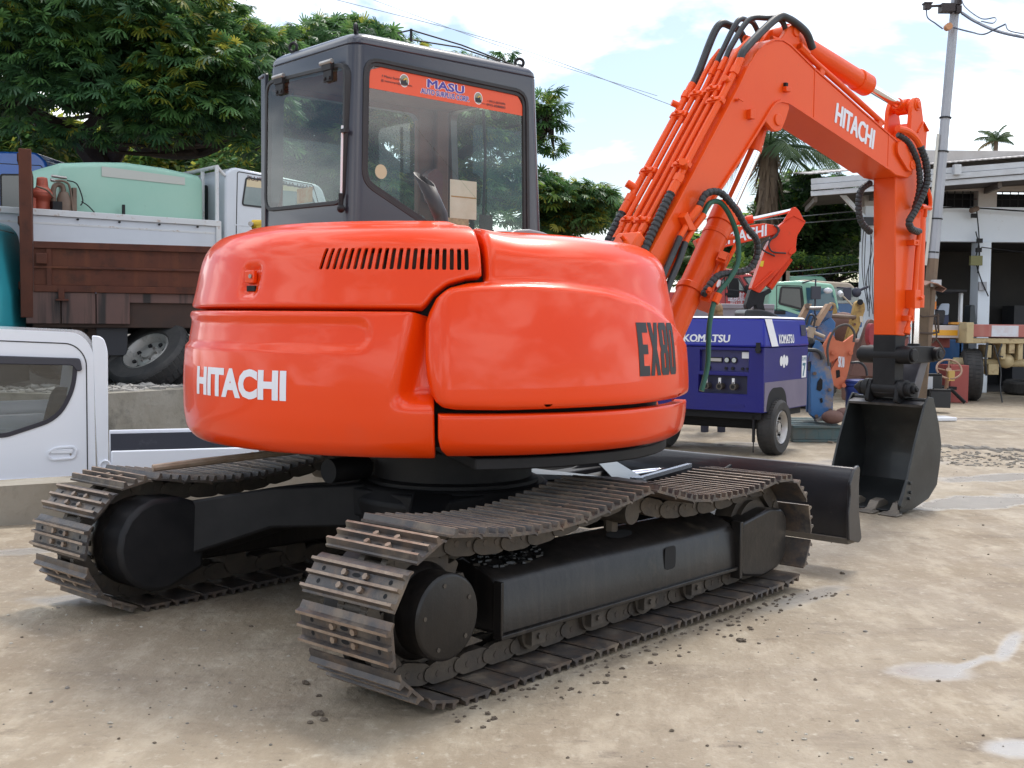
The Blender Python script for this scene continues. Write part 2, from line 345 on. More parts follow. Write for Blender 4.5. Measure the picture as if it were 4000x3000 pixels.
def d_cov(th, v):
    zc = np.interp(th, UPC[:, 0], UPC[:, 1]); zi = zc-.05
    return -.016+.036*sm((zc-v)/.05)*sm((th-229.6)/4.8)+.0*zi-.012*sm((v-.955)/.03)*0
cov = panel('side_cover', [(232.0, .982), (233.2, .963), (235.5, .955), (244, .952), (260, .955), (275, .957), (292, .963), (303, .97)], [(303, .97), (303, 1.9)], [(242.2, 1.9), (303, 1.9)],
            [(232.0, .982), (230.9, 1.02), (230.2, 1.08), (229.85, 1.15), (229.85, 1.28), (230.5, 1.322), (231.9, 1.373), (234.6, 1.413), (238.2, 1.434), (241.8, 1.441), (242.2, 1.46), (242.2, 1.9)], ORANGE, d_cov, rr=.03, step=.014, base=.012, depth=.07)
cb = B()
for th, v in ((253.1, .985), (293.7, .995)):
    p = Vector(skin(th, v, .03)); q = Vector(skin(th, v, -.02)); cb.cyl(p, q, .022, n=18)
sm_ = cov.modifiers.new('s', 'SOLIDIFY'); sm_.thickness = .012; sm_.offset = -1; mods_apply(cov); cut(cov, cb, 45, True)
for th, v in ((253.1, .985), (293.7, .995)):
    b = B(); p = Vector(skin(th, v, .0)); q = Vector(skin(th, v, -.03)); b.cyl(q, p, .011, n=6); ob('bolt', b, ORANGE, cov, bev=.002)
panel('side_skirt', [(234.1, .764), (250, .762), (275, .764), (309, .768)], [(309, .768), (309, .938)], [(232.4, .938), (260, .938), (285, .942), (309, .945)], [(234.1, .764), (232.9, .80), (232.4, .85), (232.4, .938)], ORANGE,
      lambda th, v: .012-.03*sm((.825-v)/.06)*.5, rr=.016)
# latch on the hood
b = B(); c0 = Vector(skin(188.9, 1.44, .004)); a_ = radians(188.9); ex_ = Vector((sin(a_), -cos(a_), 0))*-1; ey_ = Vector((0, 0, 1)); nn = Vector((cos(a_), sin(a_), 0))
Rm = Matrix((Vector((-sin(a_), cos(a_), 0)), nn, Vector((0, 0, 1)))).transposed()
b.box(c0+nn*-.012+Vector((0, 0, .012)), (.055, .02, .05), Rm); lt = ob('hood_latch', b, ORANGE, exc, bev=.004)
b = B(); b.box(c0+nn*-.016+Vector((0, 0, -.034)), (.05, .012, .022), Rm); ob('finger_slot', b, DARK, lt)
b = B(); b.cyl(c0+nn*-.004+Vector((-sin(a_), cos(a_), 0))*.012+Vector((0, 0, .014)), c0+nn*.004+Vector((-sin(a_), cos(a_), 0))*.012+Vector((0, 0, .014)), .0085, n=14); ob('keyhole', b, STEEL, lt)
# dark inner body, deck, floor plate, engine behind the louvres
b = B(); b.lathe([(0, .80), (1.02, .80), (1.035, 1.0), (1.02, 1.35), (.98, 1.5), (0, 1.5)], (0, 0, 0), (0, 0, 1), 64); ob('inner_body', b, DARK, exc)
b = B(); b.lathe([(.0, 1.60), (.80, 1.60), (.80, 1.648), (.0, 1.66)], (0, 0, 0), (0, 0, 1), 48); ob('deck_plate', b, ORANGE2, exc)
b = B(); b.prism([(.5, .3), (-.2, -.2)]+[(1.075*cos(radians(a)), 1.075*sin(radians(a))) for a in range(240, 321, 5)]+[(1.1, 0)], 'z', .715, .762); ob('floor_plate', b, BLACK, exc, bev=.006)
for k in range(7):
    pass
b = B()
for k in range(9):
    th = 207+k*4; p = Vector(skin(th, 1.52, -.075)); b.cyl(p-Vector((0, 0, .05)), p+Vector((0, 0, .04+.02*(k % 3))), .03+.01*(k % 2), n=8)
ob('engine_cover', b, M('engine_brown', (.07, .045, .035), .7), exc)
b = B(); b.lathe([(0, .48), (.40, .48), (.40, .56), (.37, .57), (.37, .70), (0, .70)], (0, 0, 0), (0, 0, 1), 48); ob('swing_bearing', b, BLACK, exc, TM)

# lettering on the shell
def shell_text(name, body, t0, t1, v0, v1, mat, bold, off, ref=False):
    V, Fs = text2d(body, bold, w=1, h=1)
    bm = bmesh.new(); vs = [bm.verts.new((x, y, 0)) for x, y in V]; bm.verts.ensure_lookup_table()
    for f in Fs:
        try: bm.faces.new([vs[i] for i in f])
        except ValueError: pass
    for k in range(1, 40):
        g = bm.verts[:]+bm.edges[:]+bm.faces[:]; bmesh.ops.bisect_plane(bm, geom=g, plane_co=(k/40, 0, 0), plane_no=(1, 0, 0))
    for k in range(1, 10):
        g = bm.verts[:]+bm.edges[:]+bm.faces[:]; bmesh.ops.bisect_plane(bm, geom=g, plane_co=(0, k/10, 0), plane_no=(0, 1, 0))
    bm.verts.ensure_lookup_table(); bm.verts.index_update()
    X = np.array([v.co[:2] for v in bm.verts]); th = t0+(t1-t0)*X[:, 0]; v = v0+(v1-v0)*X[:, 1]
    o_ = off(th, v) if callable(off) else off
    b = B(); b.add(skin(th, v, o_), [[v.index for v in f.verts] for f in bm.faces]); bm.free(); return ob(name, b, mat, exc, ang=60, recalc=False)
shell_text('lettering', 'HITACHI', 172.3, 202.2, .972, 1.09, DECALW, .05, .0015)
b = B()
GL = {'E': [[(0, 0), (1, 0), (1, .19), (.45, .19), (.45, .41), (.92, .41), (.92, .59), (.45, .59), (.45, .81), (1, .81), (1, 1), (0, 1)]],
      'X': [[(0, 0), (.36, 0), (.5, .27), (.64, 0), (1, 0), (.72, .5), (1, 1), (.64, 1), (.5, .73), (.36, 1), (0, 1), (.28, .5)]],
      '8': [[(.12, 0), (.88, 0), (1, .08), (1, .42), (.9, .5), (1, .58), (1, .92), (.88, 1), (.12, 1), (0, .92), (0, .58), (.1, .5), (0, .42), (0, .08)], [(.42, .14), (.58, .14), (.58, .42), (.42, .42)], [(.42, .58), (.58, .58), (.58, .86), (.42, .86)]],
      '0': [[(.12, 0), (.88, 0), (1, .08), (1, .92), (.88, 1), (.12, 1), (0, .92), (0, .08)], [(.42, .14), (.58, .14), (.58, .86), (.42, .86)]]}
from mathutils.geometry import tessellate_polygon
x0 = 0
bm = bmesh.new()
for ch, wd in (('E', .235), ('X', .255), ('8', .235), ('0', .215)):
    polys = GL[ch]; pv = [[Vector((p[0], p[1], 0)) for p in q] for q in polys]; flat = [p for q in pv for p in q]
    vs = [bm.verts.new((x0+p.x*wd, p.y, 0)) for p in flat]
    for t in tessellate_polygon(pv): bm.faces.new([vs[i] for i in t])
    x0 += wd+.02
for k in range(1, 24):
    bmesh.ops.bisect_plane(bm, geom=bm.verts[:]+bm.edges[:]+bm.faces[:], plane_co=(k/24, 0, 0), plane_no=(1, 0, 0))
for k in range(1, 10):
    bmesh.ops.bisect_plane(bm, geom=bm.verts[:]+bm.edges[:]+bm.faces[:], plane_co=(0, k/10, 0), plane_no=(0, 1, 0))
bm.verts.ensure_lookup_table(); bm.verts.index_update(); X = np.array([v.co[:2] for v in bm.verts])
th = 275.6+(290.9-275.6)*X[:, 0]; v = 1.068+.212*X[:, 1]; b.add(skin(th, v, .012+d_cov(th, v)+.0018), [[q.index for q in f.verts] for f in bm.faces]); bm.free()
ob('lettering', b, DECALB, exc, ang=60, recalc=False)

# ---- things on the deck: exhaust pipe, fuel cap, grey tray
b = B(); e0 = Vector((-.33, -.53, 1.6))
p = EM.inverted() @ Vector((-.293, 4.76, 1.62)); path = [p, p+Vector((0, 0, .075)), p+Vector((0, 0, .09))]
wdir = EM.inverted().to_3x3() @ Vector((-.42, -.08, .9)); wdir.normalize()
pts = [p, p+Vector((0, 0, .06)), p+Vector((0, 0, .085))+wdir*.012, p+Vector((0, 0, .085))+wdir*.17]
b.tube(pts, .030, 18, cap=False); q = pts[-1]
ex = ob('exhaust_pipe', b, M('exhaust_black', (.018, .017, .018), .35, var=((.04, .025, .02), 20, .7)), exc, ang=50)
# slanted mouth: upper lip longer than the lower one
me = ex.data; last = len(me.vertices)
ctr = q; cd_ = EM.inverted().to_3x3() @ Vector((.9, -.35, .1)); cd_.normalize()
for v_ in me.vertices:
    dv = v_.co-ctr
    if abs(dv.dot(wdir)) < .006: v_.co += wdir*(-(dv.dot(cd_))*1.55)
sm_ = ex.modifiers.new('s', 'SOLIDIFY'); sm_.thickness = .003; sm_.offset = -1
b = B(); pc = Vector((.114, -.663, 1.612)); b.lathe([(0, 0), (.052, 0), (.052, .018), (.047, .022), (.03, .023), (.028, .034), (.016, .036), (.014, .044), (0, .045)], pc, (0, 0, 1), 28); b.cyl(pc-Vector((0, 0, .02)), pc, .055, n=24, mi=1)
ob('fuel_cap', b, [STEEL, ORANGE], exc)
b = B(); b.prism([(-.2, 1.62), (-.19, 1.648), (-.1, 1.655), (-.06, 1.675), (.02, 1.682), (.10, 1.674), (.16, 1.66), (.17, 1.62)], 'y', -.62, -.44); ob('step_tray', b, M('grey_plastic', (.2, .2, .21), .35), exc, bev=.008)
b = B(); b.cyl((-.15, -.56, 1.645), (-.15, -.56, 1.672), .012, n=8); ob('deck_bolt', b, BLACK, exc)
# ---- cab
def inset(P, d):
    n = len(P); out = []; A = sum(P[i][0]*P[(i+1) % n][1]-P[(i+1) % n][0]*P[i][1] for i in range(n)); sg = 1 if A > 0 else -1
    for i in range(n):
        a, b_, c = Vector(P[i-1]), Vector(P[i]), Vector(P[(i+1) % n]); e1 = (b_-a).normalized(); e2 = (c-b_).normalized()
        n1 = Vector((-e1.y, e1.x))*sg; n2 = Vector((-e2.y, e2.x))*sg; k = (n1+n2); k = k/max(.25, k.dot(k))*2
        out.append(tuple(b_+k*d))
    return out
def rounded(P, r, n=5):
    m = len(P); out = []; r = r if isinstance(r, (list, tuple)) else [r]*m
    for i in range(m):
        a, b_, c = Vector(P[i-1]), Vector(P[i]), Vector(P[(i+1) % m]); u = (a-b_); w_ = (c-b_); q = min(r[i], u.length*.49, w_.length*.49)
        p0 = b_+u.normalized()*q; p2_ = b_+w_.normalized()*q
        for k in range(n+1):
            t = k/n; out.append(tuple(p0*(1-t)**2+b_*2*t*(1-t)+p2_*t*t))
    return out
def ringpoly(b, outer, inner, ax, a, c, mi=0):          # frame between two outlines of equal length
    f = {'y': lambda u, w, t: (u, t, w), 'x': lambda u, w, t: (t, u, w), 'z': lambda u, w, t: (u, w, t)}[ax]; n = len(outer)
    vs = [f(*p, a) for p in outer]+[f(*p, a) for p in inner]+[f(*p, c) for p in outer]+[f(*p, c) for p in inner]; fs = []
    for i in range(n):
        j = (i+1) % n; fs += [(i, j, n+j, n+i), (2*n+i, 3*n+i, 3*n+j, 2*n+j), (i, 2*n+i, 2*n+j, j), (n+i, n+j, 3*n+j, 3*n+i)]
    b.add(vs, fs, mi)
def cab_ring(z, ins, rc, n=6):
    t = (z-1.7)/.9; x0, x1, y0, y1 = -.345+.022*t+ins, .885-.05*t-ins, .214+.006*t+ins, 1.04-.04*t-ins; rc = max(rc, .012); out = []
    for cx_, cy_, a0 in ((x1-rc, y1-rc, 0), (x0+rc, y1-rc, 90), (x0+rc, y0+rc, 180), (x1-rc, y0+rc, 270)):
        for k in range(n+1):
            a = radians(a0+90*k/n); out.append((cx_+rc*cos(a), cy_+rc*sin(a), z))
    return out
def loft(b, rings, mi=0):
    n = len(rings[0]); vs = [p for r in rings for p in r]; m = len(rings)
    b.add(vs, [(i*n+k, i*n+(k+1) % n, (i+1)*n+(k+1) % n, (i+1)*n+k) for i in range(m-1) for k in range(n)]+[tuple(range(n))[::-1], tuple(range((m-1)*n, m*n))], mi)
b = B(); loft(b, [cab_ring(z, i, r) for z, i, r in ((1.05, 0, .06), (1.7, 0, .06), (2.52, 0, .06), (2.556, 0, .06), (2.562, .004, .06), (2.566, .0, .06), (2.585, .002, .06), (2.603, .012, .065), (2.617, .032, .075), (2.627, .065, .1), (2.637, .12, .14), (2.646, .2, .18), (2.652, .3, .1), (2.655, .38, .02))])
cabo = ob('cab', b, [CAB, CABIN], exc, ang=32)
cb = B(); loft(cb, [cab_ring(1.1, .045, .04), cab_ring(2.535, .045, .04)], 1)
RW = rounded([(-.283, 1.918), (.345, 1.62), (.780, 1.60), (.757, 2.487), (-.272, 2.508)], [.07, .02, .03, .09, .09])      # right window x,z
BW = rounded([(.245, 2.475), (.985, 2.492), (1.0, 1.832), (.27, 1.822)], .075)                                            # rear window y,z
LW = rounded([(-.25, 1.65), (.69, 1.65), (.60, 2.44), (-.25, 2.44)], .06)
FW = rounded([(.30, 1.45), (.93, 1.45), (.92, 2.47), (.30, 2.47)], .05)
cb2 = B(); cb2.prism(inset(RW, .014), 'y', .1, .40); cb3 = B(); cb3.prism(inset(BW, .014), 'x', -.5, -.2); cb4 = B(); cb4.prism(LW, 'y', .85, 1.2); cb5 = B(); cb5.prism(FW, 'x', .75, 1.0)
for q in (cb, cb2, cb3, cb4, cb5): cut(cabo, q, 32)
def pane(name, P, ax, t, mat, par): b = B(); f = {'y': lambda u, w: (u, t, w), 'x': lambda u, w: (t, u, w)}[ax]; b.add([f(*p) for p in P], [tuple(range(len(P)))]); return ob(name, b, mat, par, recalc=False)
wr = B(); ringpoly(wr, RW, inset(RW, .018), 'y', .2125, .235); ringpoly(wr, inset(RW, .018), inset(RW, .036), 'y', .2185, .235); wro = ob('window_seal', wr, RUBBER, cabo, bev=.002)
pane('window_pane', inset(RW, .03), 'y', .226, GLASS, cabo)
wr = B(); ringpoly(wr, BW, inset(BW, .02), 'x', -.352, -.32); ob('window_seal', wr, RUBBER, cabo, bev=.003)
GLASSR = glass('rear_window_glass', (.62, .72, .66), .7, .004, (.35, .37, .4))
pane('rear_window', inset(BW, .012), 'x', -.347, GLASSR, cabo)
pane('window_pane', inset(LW, -.01), 'y', 1.0, glass('door_glass', (.78, .85, .83), .8, .035, (.5, .55, .6)), cabo)
pane('windscreen', inset(FW, -.01), 'x', .80, GLASS, cabo)
# banner inside the top of the right window
BN = M('orange_banner', (.70, .10, .035), .5)
b = B(); n = 24
for k in range(n):
    xa, xb = -.246+(.727+.246)*k/n, -.246+(.727+.246)*(k+1)/n
    zt = lambda x: min(2.473, 2.473-.03*max(0, (-.20-x)/.046)**2, 2.458-.05*max(0, (x-.68)/.045)**2) if not (-.2 < x < .68) else 2.473-.017*(x+.2)/.88
    zb_ = lambda x: 2.366-.012*(x+.246)/.973
    b.add([(xa, .2248, zb_(xa)), (xb, .2248, zb_(xb)), (xb, .2248, zt(xb)), (xa, .2248, zt(xa))], [(0, 1, 2, 3)])
bno = ob('sun_strip', b, BN, cabo, recalc=False)
PUR = M('purple_print', (.07, .05, .32), .5)
e_x, e_z = Vector((1, 0, -.012)), Vector((0, 0, 1))
b = B()
def strip_text(body, x, z, w_, h_, mi, bold, pad=0):
    if pad: flat_text(b, body, (x, .2245, z), e_x, e_z, w_, h_, bold+pad, 1, 0)
    flat_text(b, body, (x, .2235, z), e_x, e_z, w_, h_, bold, mi, 0)
strip_text('MASU', .105, 2.416, .225, .038, 0, .07, .10); strip_text('AUTO SURPLUS CORP.', .065, 2.382, .30, .025, 0, .04, .10)
strip_text('f Masu Surplus', -.165, 2.422, .125, .015, 2, .02); strip_text('@ masucorpo@yahoo.com', -.17, 2.403, .18, .013, 2, .015)
strip_text('\u2022 0915-6031094', .485, 2.394, .12, .012, 2, .02); strip_text('\u2022\u2022\u2022 0945-8588883', .45, 2.376, .155, .012, 2, .02)
ob('lettering', b, [PUR, DECALW, M('brown_print', (.12, .05, .05), .5)], bno, recalc=False, ang=None)
for xx, zz in ((-.035, 2.427), (.425, 2.405)):
    b = B(); c_ = Vector((xx, .2243, zz))
    for rr, dy, mi in ((.031, 0, 0), (.027, -.0004, 1)): b.add([c_+Vector((cos(2*pi*k/20)*rr*.9, dy, sin(2*pi*k/20)*rr)) for k in range(20)], [tuple(range(20))], mi)
    b.add([c_+Vector((x, -.0008, z)) for x, z in ((-.02, -.02), (.022, -.02), (.02, -.008), (.012, -.006), (.010, .006), (-.004, .012), (-.008, .002), (-.02, .0))], [tuple(range(8))], 2)
    b.add([c_+Vector((x, -.001, z)) for x, z in ((-.006, .006), (.012, .016), (.022, .004), (.018, .002), (.012, .009), (-.004, .0))], [tuple(range(6))], 3)
    ob('badge', b, [DECALW, M('badge_ring', (.25, .28, .2), .5), DECALB, M('badge_yellow', (.6, .4, .05), .5)], bno, recalc=False, ang=None)
# paper, stickers, strut, hinges, lifting eyes, roof rods
PAPER = M('aged_paper', (.62, .58, .5), .8, var=((.5, .44, .34), 9, .8))
b = B(); b.bx((.278, .262, 1.80), (.45, .264, 1.992)); b.bx((.285, .2605, 1.905), (.445, .2625, 1.911), 1); ob('paper_sheet', b, [PAPER, M('brown_tape', (.35, .2, .05), .7)], cabo)
b = B(); b.bx((.19, .262, 1.74), (.40, .264, 1.80)); ob('torn_sticker', b, M('torn_paper', (.5, .36, .2), .8, var=((.2, .12, .06), 30, .9)), cabo)
b = B(); b.bx((.47, .262, 1.70), (.56, .264, 1.83)); ob('dark_plate', b, BLACK, cabo)
b = B(); b.cyl((-.165, .229, 1.985), (-.165, .2285, 1.985), .034, n=20); ob('round_sticker', b, M('faded_sticker', (.62, .5, .33), .8), cabo)
b = B(); b.bx((-.343, .55, 1.853), (-.341, .69, 1.925)); ob('sticker', b, M('worn_label', (.45, .16, .03), .7, var=((.5, .4, .25), 25, 1)), cabo)
b = B(); b.cyl((-.366, .252, 2.18), (-.366, .262, 1.835), .0055, n=8, mi=1); b.cyl((-.366, .262, 1.87), (-.366, .264, 1.80), .012, n=8); b.ball((-.366, .262, 1.80), .02, 8); b.box((-.362, .24, 2.155), (.02, .04, .018)); ob('gas_strut', b, [BLACK, M('strut_white', (.7, .7, .72), .3)], cabo)
for yy in (.84, .40):
    b = B(); b.bx((-.368, yy-.05, 2.452), (-.345, yy+.03, 2.486)); b.cyl((-.362, yy-.055, 2.49), (-.362, yy+.045, 2.49), .012, n=8, mi=1); b.bx((-.364, yy-.05, 2.40), (-.352, yy+.02, 2.452))
    for dy in (-.035, .005): b.cyl((-.37, yy+dy, 2.415), (-.36, yy+dy, 2.415), .009, n=8)
    ob('hinge', b, [BLACK, STEEL], cabo, bev=.002)
def torus(b, c, ax, R, r, n=18, m=8, mi=0):
    c = Vector(c); ax = Vector(ax).normalized(); u = ax.orthogonal().normalized(); w_ = ax.cross(u); vs = []
    for i in range(n):
        t = 2*pi*i/n; d = u*cos(t)+w_*sin(t)
        vs += [c+d*(R+r*cos(2*pi*k/m))+ax*(r*sin(2*pi*k/m)) for k in range(m)]
    b.add(vs, [(i*m+k, i*m+(k+1) % m, ((i+1) % n)*m+(k+1) % m, ((i+1) % n)*m+k) for i in range(n) for k in range(m)], mi)
for c_, ax in (((-.28, .83, 2.645), (1, .4, 0)), ((-.26, .30, 2.645), (.7, -.7, .0)), ((.74, .27, 2.635), (.8, .8, 0))):
    b = B(); torus(b, c_, ax, .022, .008); b.cyl((c_[0], c_[1], 2.6), (c_[0], c_[1], 2.628), .012, n=8); ob('lifting_eye', b, BLACK, cabo)
b = B(); b.tube([(.0, .33, 2.675), (.06, .30, 2.695), (.35, .27, 2.665), (.72, .245, 2.605)], .004, 6); b.cyl((.06, .30, 2.64), (.06, .30, 2.70), .007, n=6); b.tube([(.08, .34, 2.66), (.36, .30, 2.66), (.6, .26, 2.62)], .004, 6); ob('roof_rod', b, BLACK, cabo)
b = B(); b.cyl((-.35, 1.0, 2.515), (-.35, 1.045, 2.515), .010, n=8); b.bx((-.352, .985, 1.62), (-.33, 1.028, 2.53)); ob('door_edge_trim', b, CAB, cabo, bev=.004)
# inside the cab
b = B(); b.bx((.05, .38, 1.15), (.5, .86, 1.35)); b.prism(rounded([(.02, 1.3), (.16, 1.3), (.08, 1.9), (-.06, 1.9)], .04), 'y', .40, .84); ob('operator_seat', b, M('seat_cloth', (.03, .032, .036), .8), cabo, bev=.03)
b = B(); b.bx((.60, .955, 1.2), (.76, 1.0, 2.52)); b.bx((.70, .92, 1.2), (.79, .97, 2.5)); b.bx((-.3, .96, 1.1), (.75, 1.0, 1.66)); b.bx((-.3, .3, 2.47), (.79, 1.0, 2.53)); ob('inner_pillar', b, CABIN, cabo, bev=.01)
b = B(); b.prism(rounded([(.62, 1.95), (.70, 1.93), (.71, 2.1), (.66, 2.14), (.6, 2.1)], .02), 'y', .87, .93); ob('speaker_box', b, M('faded_red_trim', (.13, .045, .045), .6), cabo)
b = B(); b.tube([(.79, .62, 1.72), (.80, .61, 2.2), (.79, .62, 2.44)], .009, 6); ob('wiper_arm', b, BLACK, cabo)
b = B()
for yy, xx in ((.36, .5), (.78, .48)): b.tube([(xx, yy, 1.3), (xx+.03, yy, 1.62), (xx+.0, yy, 1.8)], .012, 8); b.ball((xx, yy, 1.83), .03, 8)
b.ball((-.2, .42, 2.1), .02, 8, mi=1); b.tube([(-.2, .42, 2.08), (-.24, .35, 2.02), (-.25, .30, 1.98)], .01, 6)
ob('control_lever', b, [BLACK, CHROME], cabo)

# ---- boom
BY0, BY1 = -.065, .185
OUTP = [(.93, 1.12), (1.02, 1.19), (1.20, 1.39), (1.414, 1.664), (1.588, 1.890), (1.748, 2.104), (1.90, 2.312), (2.05, 2.514), (2.165, 2.672), (2.235, 2.78), (2.306, 2.866), (2.40, 2.943), (2.49, 2.983), (2.571, 2.995), (2.65, 2.978), (2.913, 2.872), (3.191, 2.777), (3.484, 2.673), (3.794, 2.569), (4.06, 2.475), (4.115, 2.44), (4.135, 2.385), (4.115, 2.33), (4.06, 2.30)]
INP = [(3.90, 2.305), (3.79, 2.341), (3.348, 2.455), (2.905, 2.567), (2.752, 2.606), (2.635, 2.634), (2.56, 2.634), (2.505, 2.614), (2.458, 2.572), (2.392, 2.494), (2.185, 2.262), (1.964, 2.027), (1.729, 1.775), (1.533, 1.538), (1.30, 1.27), (1.10, 1.02), (1.02, .97), (.94, .99), (.91, 1.05)]
b = B(); b.prism(OUTP+INP, 'y', BY0, BY1); boom = ob('boom', b, ORANGE2, exc, bev=.006, ang=30)
def strip(b, path, y0, y1, t0, t1, mi=0):                 # plate following a side-view path, t0..t1 = distance to its left
    P = [Vector(p) for p in path]; n = len(P); a = []; c = []
    for i in range(n):
        d = (P[min(i+1, n-1)]-P[max(i-1, 0)]).normalized(); nn = Vector((-d.y, d.x)); a.append(P[i]+nn*t0); c.append(P[i]+nn*t1)
    vs = [(p.x, y, p.y) for y in (y0, y1) for q in (a, c) for p in q]; fs = []
    for i in range(n-1): fs += [(i, i+1, n+i+1, n+i), (2*n+i, 3*n+i, 3*n+i+1, 2*n+i+1), (i, 2*n+i, 2*n+i+1, i+1), (n+i, n+i+1, 3*n+i+1, 3*n+i)]
    fs += [(0, n, 3*n, 2*n), (n-1, 3*n-1, 4*n-1, 2*n-1)]; b.add(vs, fs, mi)
b = B(); strip(b, INP[1:17], BY0-.014, BY1+.014, -.004, .010); ob('lower_flange', b, ORANGE2, boom)
b = B(); strip(b, OUTP[3:20], BY0-.006, BY1+.006, -.002, .008); ob('top_flange', b, ORANGE2, boom)
for x, z0, z1 in ((2.912, 2.57, 2.87), (3.79, 2.345, 2.565)): b = B(); b.bx((x, BY0-.003, z0), (x+.006, BY0, z1)); ob('weld_seam', b, ORANGE2, boom)
b = B(); flat_text(b, 'HITACHI', (3.148, BY0-.0022, 2.574), (.4487, 0, -.1236), (.021, 0, .128), .466, .127, .05); ob('lettering', b, DECALW, boom, recalc=False, ang=None)
def boss(b, x, z, y0, y1, r, mi=0, n=20): b.cyl((x, y0, z), (x, y1, z), r, n=n, mi=mi)
b = B(); b.prism(rounded([(3.875, 2.52), (3.93, 2.545), (4.09, 2.43), (4.09, 2.35), (4.03, 2.34), (3.88, 2.45)], .03), 'y', BY0-.022, BY0); b.prism(rounded([(3.875, 2.52), (3.93, 2.545), (4.09, 2.43), (4.09, 2.35), (4.03, 2.34), (3.88, 2.45)], .03), 'y', BY1, BY1+.022); boss(b, 4.075, 2.39, BY0-.03, BY1+.03, .034); boss(b, 4.075, 2.39, BY0-.034, BY1+.034, .014, n=10); ob('tip_pin', b, ORANGE2, boom, bev=.003)
# bracket for the boom cylinder under the knee, arm-cylinder bracket on top
b = B(); br = rounded([(2.40, 2.50), (2.46, 2.585), (2.60, 2.64), (2.66, 2.62), (2.62, 2.53), (2.575, 2.455), (2.50, 2.44)], .03)
for y in (BY0-.004, BY1-.026): b.prism(br, 'y', y, y+.03)
boss(b, 2.535, 2.515, BY0-.014, BY1+.014, .036); ob('knee_bracket', b, ORANGE2, boom, bev=.004)
b = B(); br = rounded([(2.55, 2.97), (2.80, 2.90), (2.80, 3.05), (2.77, 3.13), (2.70, 3.12), (2.62, 3.03)], .04)
for y in (-.03, .12): b.prism(br, 'y', y, y+.03)
boss(b, 2.755, 3.085, -.04, .16, .032); ob('top_bracket', b, ORANGE2, boom, bev=.004)
# small brackets on the side plate
b = B(); b.bx((2.235, BY0-.03, 2.485), (2.28, BY0, 2.54)); b.bx((2.58, BY0-.03, 2.69), (2.63, BY0, 2.72)); b.bx((2.588, BY0-.02, 2.72), (2.612, BY0, 2.745), 1); b.cyl((2.13, BY0-.02, 2.58), (2.13, BY0, 2.58), .01, n=6); b.cyl((2.12, BY0-.025, 2.585), (2.165, BY0-.025, 2.576), .005, n=6); ob('side_bracket', b, [ORANGE2, DARK], boom, bev=.003)
# six steel pipes along the back of the boom, clamps, hoses
def bline(s, off):                                       # point on the boom back: s metres from the lower bend, off metres out from the plate
    P = [Vector(p) for p in OUTP[3:18]]; d = 0
    for a, c in zip(P, P[1:]):
        l_ = (c-a).length
        if d+l_ >= s or c is P[-1]:
            u = (c-a)/l_; p = a+u*(s-d); return Vector((p.x-u.y*off, 0, p.y+u.x*off))
        d += l_
PY = [.268, .205, .150, .092, .034, -.030]; PR = [.021, .016, .014, .014, .016, .021]
PS0 = [.40, .20, .17, .16, .16, .52]; PS1 = [1.16, 1.55, 1.33, 1.35, 1.62, 1.30]
for i in range(6):
    b = B(); off = .05
    pts = [bline(PS0[i]+k*(PS1[i]-PS0[i])/14, off)+Vector((0, PY[i], 0)) for k in range(15)]
    b.tube(pts, PR[i], 10)
    e = (pts[0]-pts[1]).normalized()
    b.cyl(pts[0], pts[0]+e*.05, PR[i]*1.5, n=6); b.cyl(pts[0]+e*.05, pts[0]+e*.13, PR[i]*1.3, n=10)
    if i in (0, 2, 3, 5):
        f = (pts[-1]-pts[-2]).normalized(); b.cyl(pts[-1], pts[-1]+f*.05, PR[i]*1.45, n=6); b.cyl(pts[-1]+f*.05, pts[-1]+f*.12, PR[i]*1.2, n=10)
    if i in (0, 5):
        c_ = pts[-1]-f*.06; nrm = Vector((-f.z, 0, f.x)); b.cyl(c_, c_+nrm*.05+f*-.01+Vector((0, .03 if i == 0 else 0, 0)), .02, n=12)
        c_ = pts[1]; b.cyl(c_, c_+nrm*.055+Vector((0, .03 if i == 0 else -.03, 0)), .024, n=10)
    ob('steel_pipe', b, ORANGE2, boom, ang=40)
    # hose from the lower end down into the machine
    p = pts[0]+e*.11; q = [p, p+e*.15+Vector((0, 0, -.01)), p+e*(.36 if i not in (0, 5) else .52)+Vector((.02, -.01, -.03)), p+e*(.55 if i not in (0, 5) else .75)+Vector((.12, -.02, -.08))]
    b = B(); cpath = catmull(q, 8); rr = PR[i]*1.15
    b.tube(*ringed(q, rr*1.1), 10); ob('hydraulic_hose', b, HOSE, boom, ang=20)
def clamp(s, y0, y1, b, off=.05):
    p = bline(s, off); q = bline(s+.01, off); u = (q-p).normalized(); nrm = Vector((-u.z, 0, u.x)); R = Matrix((u, Vector((0, 1, 0)), nrm)).transposed(); c_ = Vector((p.x, (y0+y1)/2, p.z))
    b.box(c_, (.035, abs(y1-y0)+.06, .034), R); b.box(c_+nrm*.022, (.026, abs(y1-y0)+.02, .014), R); b.cyl(c_+nrm*.02, c_+nrm*.045, .010, n=6); b.box(c_-nrm*.035, (.02, .03, .04), R)
for s, y0, y1 in ((.20, .15, .205), (.19, .034, .092), (1.02, .205, .268), (1.17, .15, .205), (1.19, .034, .092), (1.09, -.03, .034), (.58, .205, .268), (.60, -.03, .034)):
    b = B(); clamp(s, y0, y1, b); ob('pipe_clamp', b, ORANGE2, boom, bev=.003)
b = B(); p = bline(-.0, .06); b.box((1.365, .055, 1.70), (.13, .17, .10), Matrix.Rotation(radians(-52), 3, 'Y')); jb = ob('hose_block', b, ORANGE2, exc, bev=.012)
b = B(); b.cyl((1.33, .055, 1.735), (1.305, .055, 1.758), .012, n=6); ob('bolt', b, ORANGE2, jb)
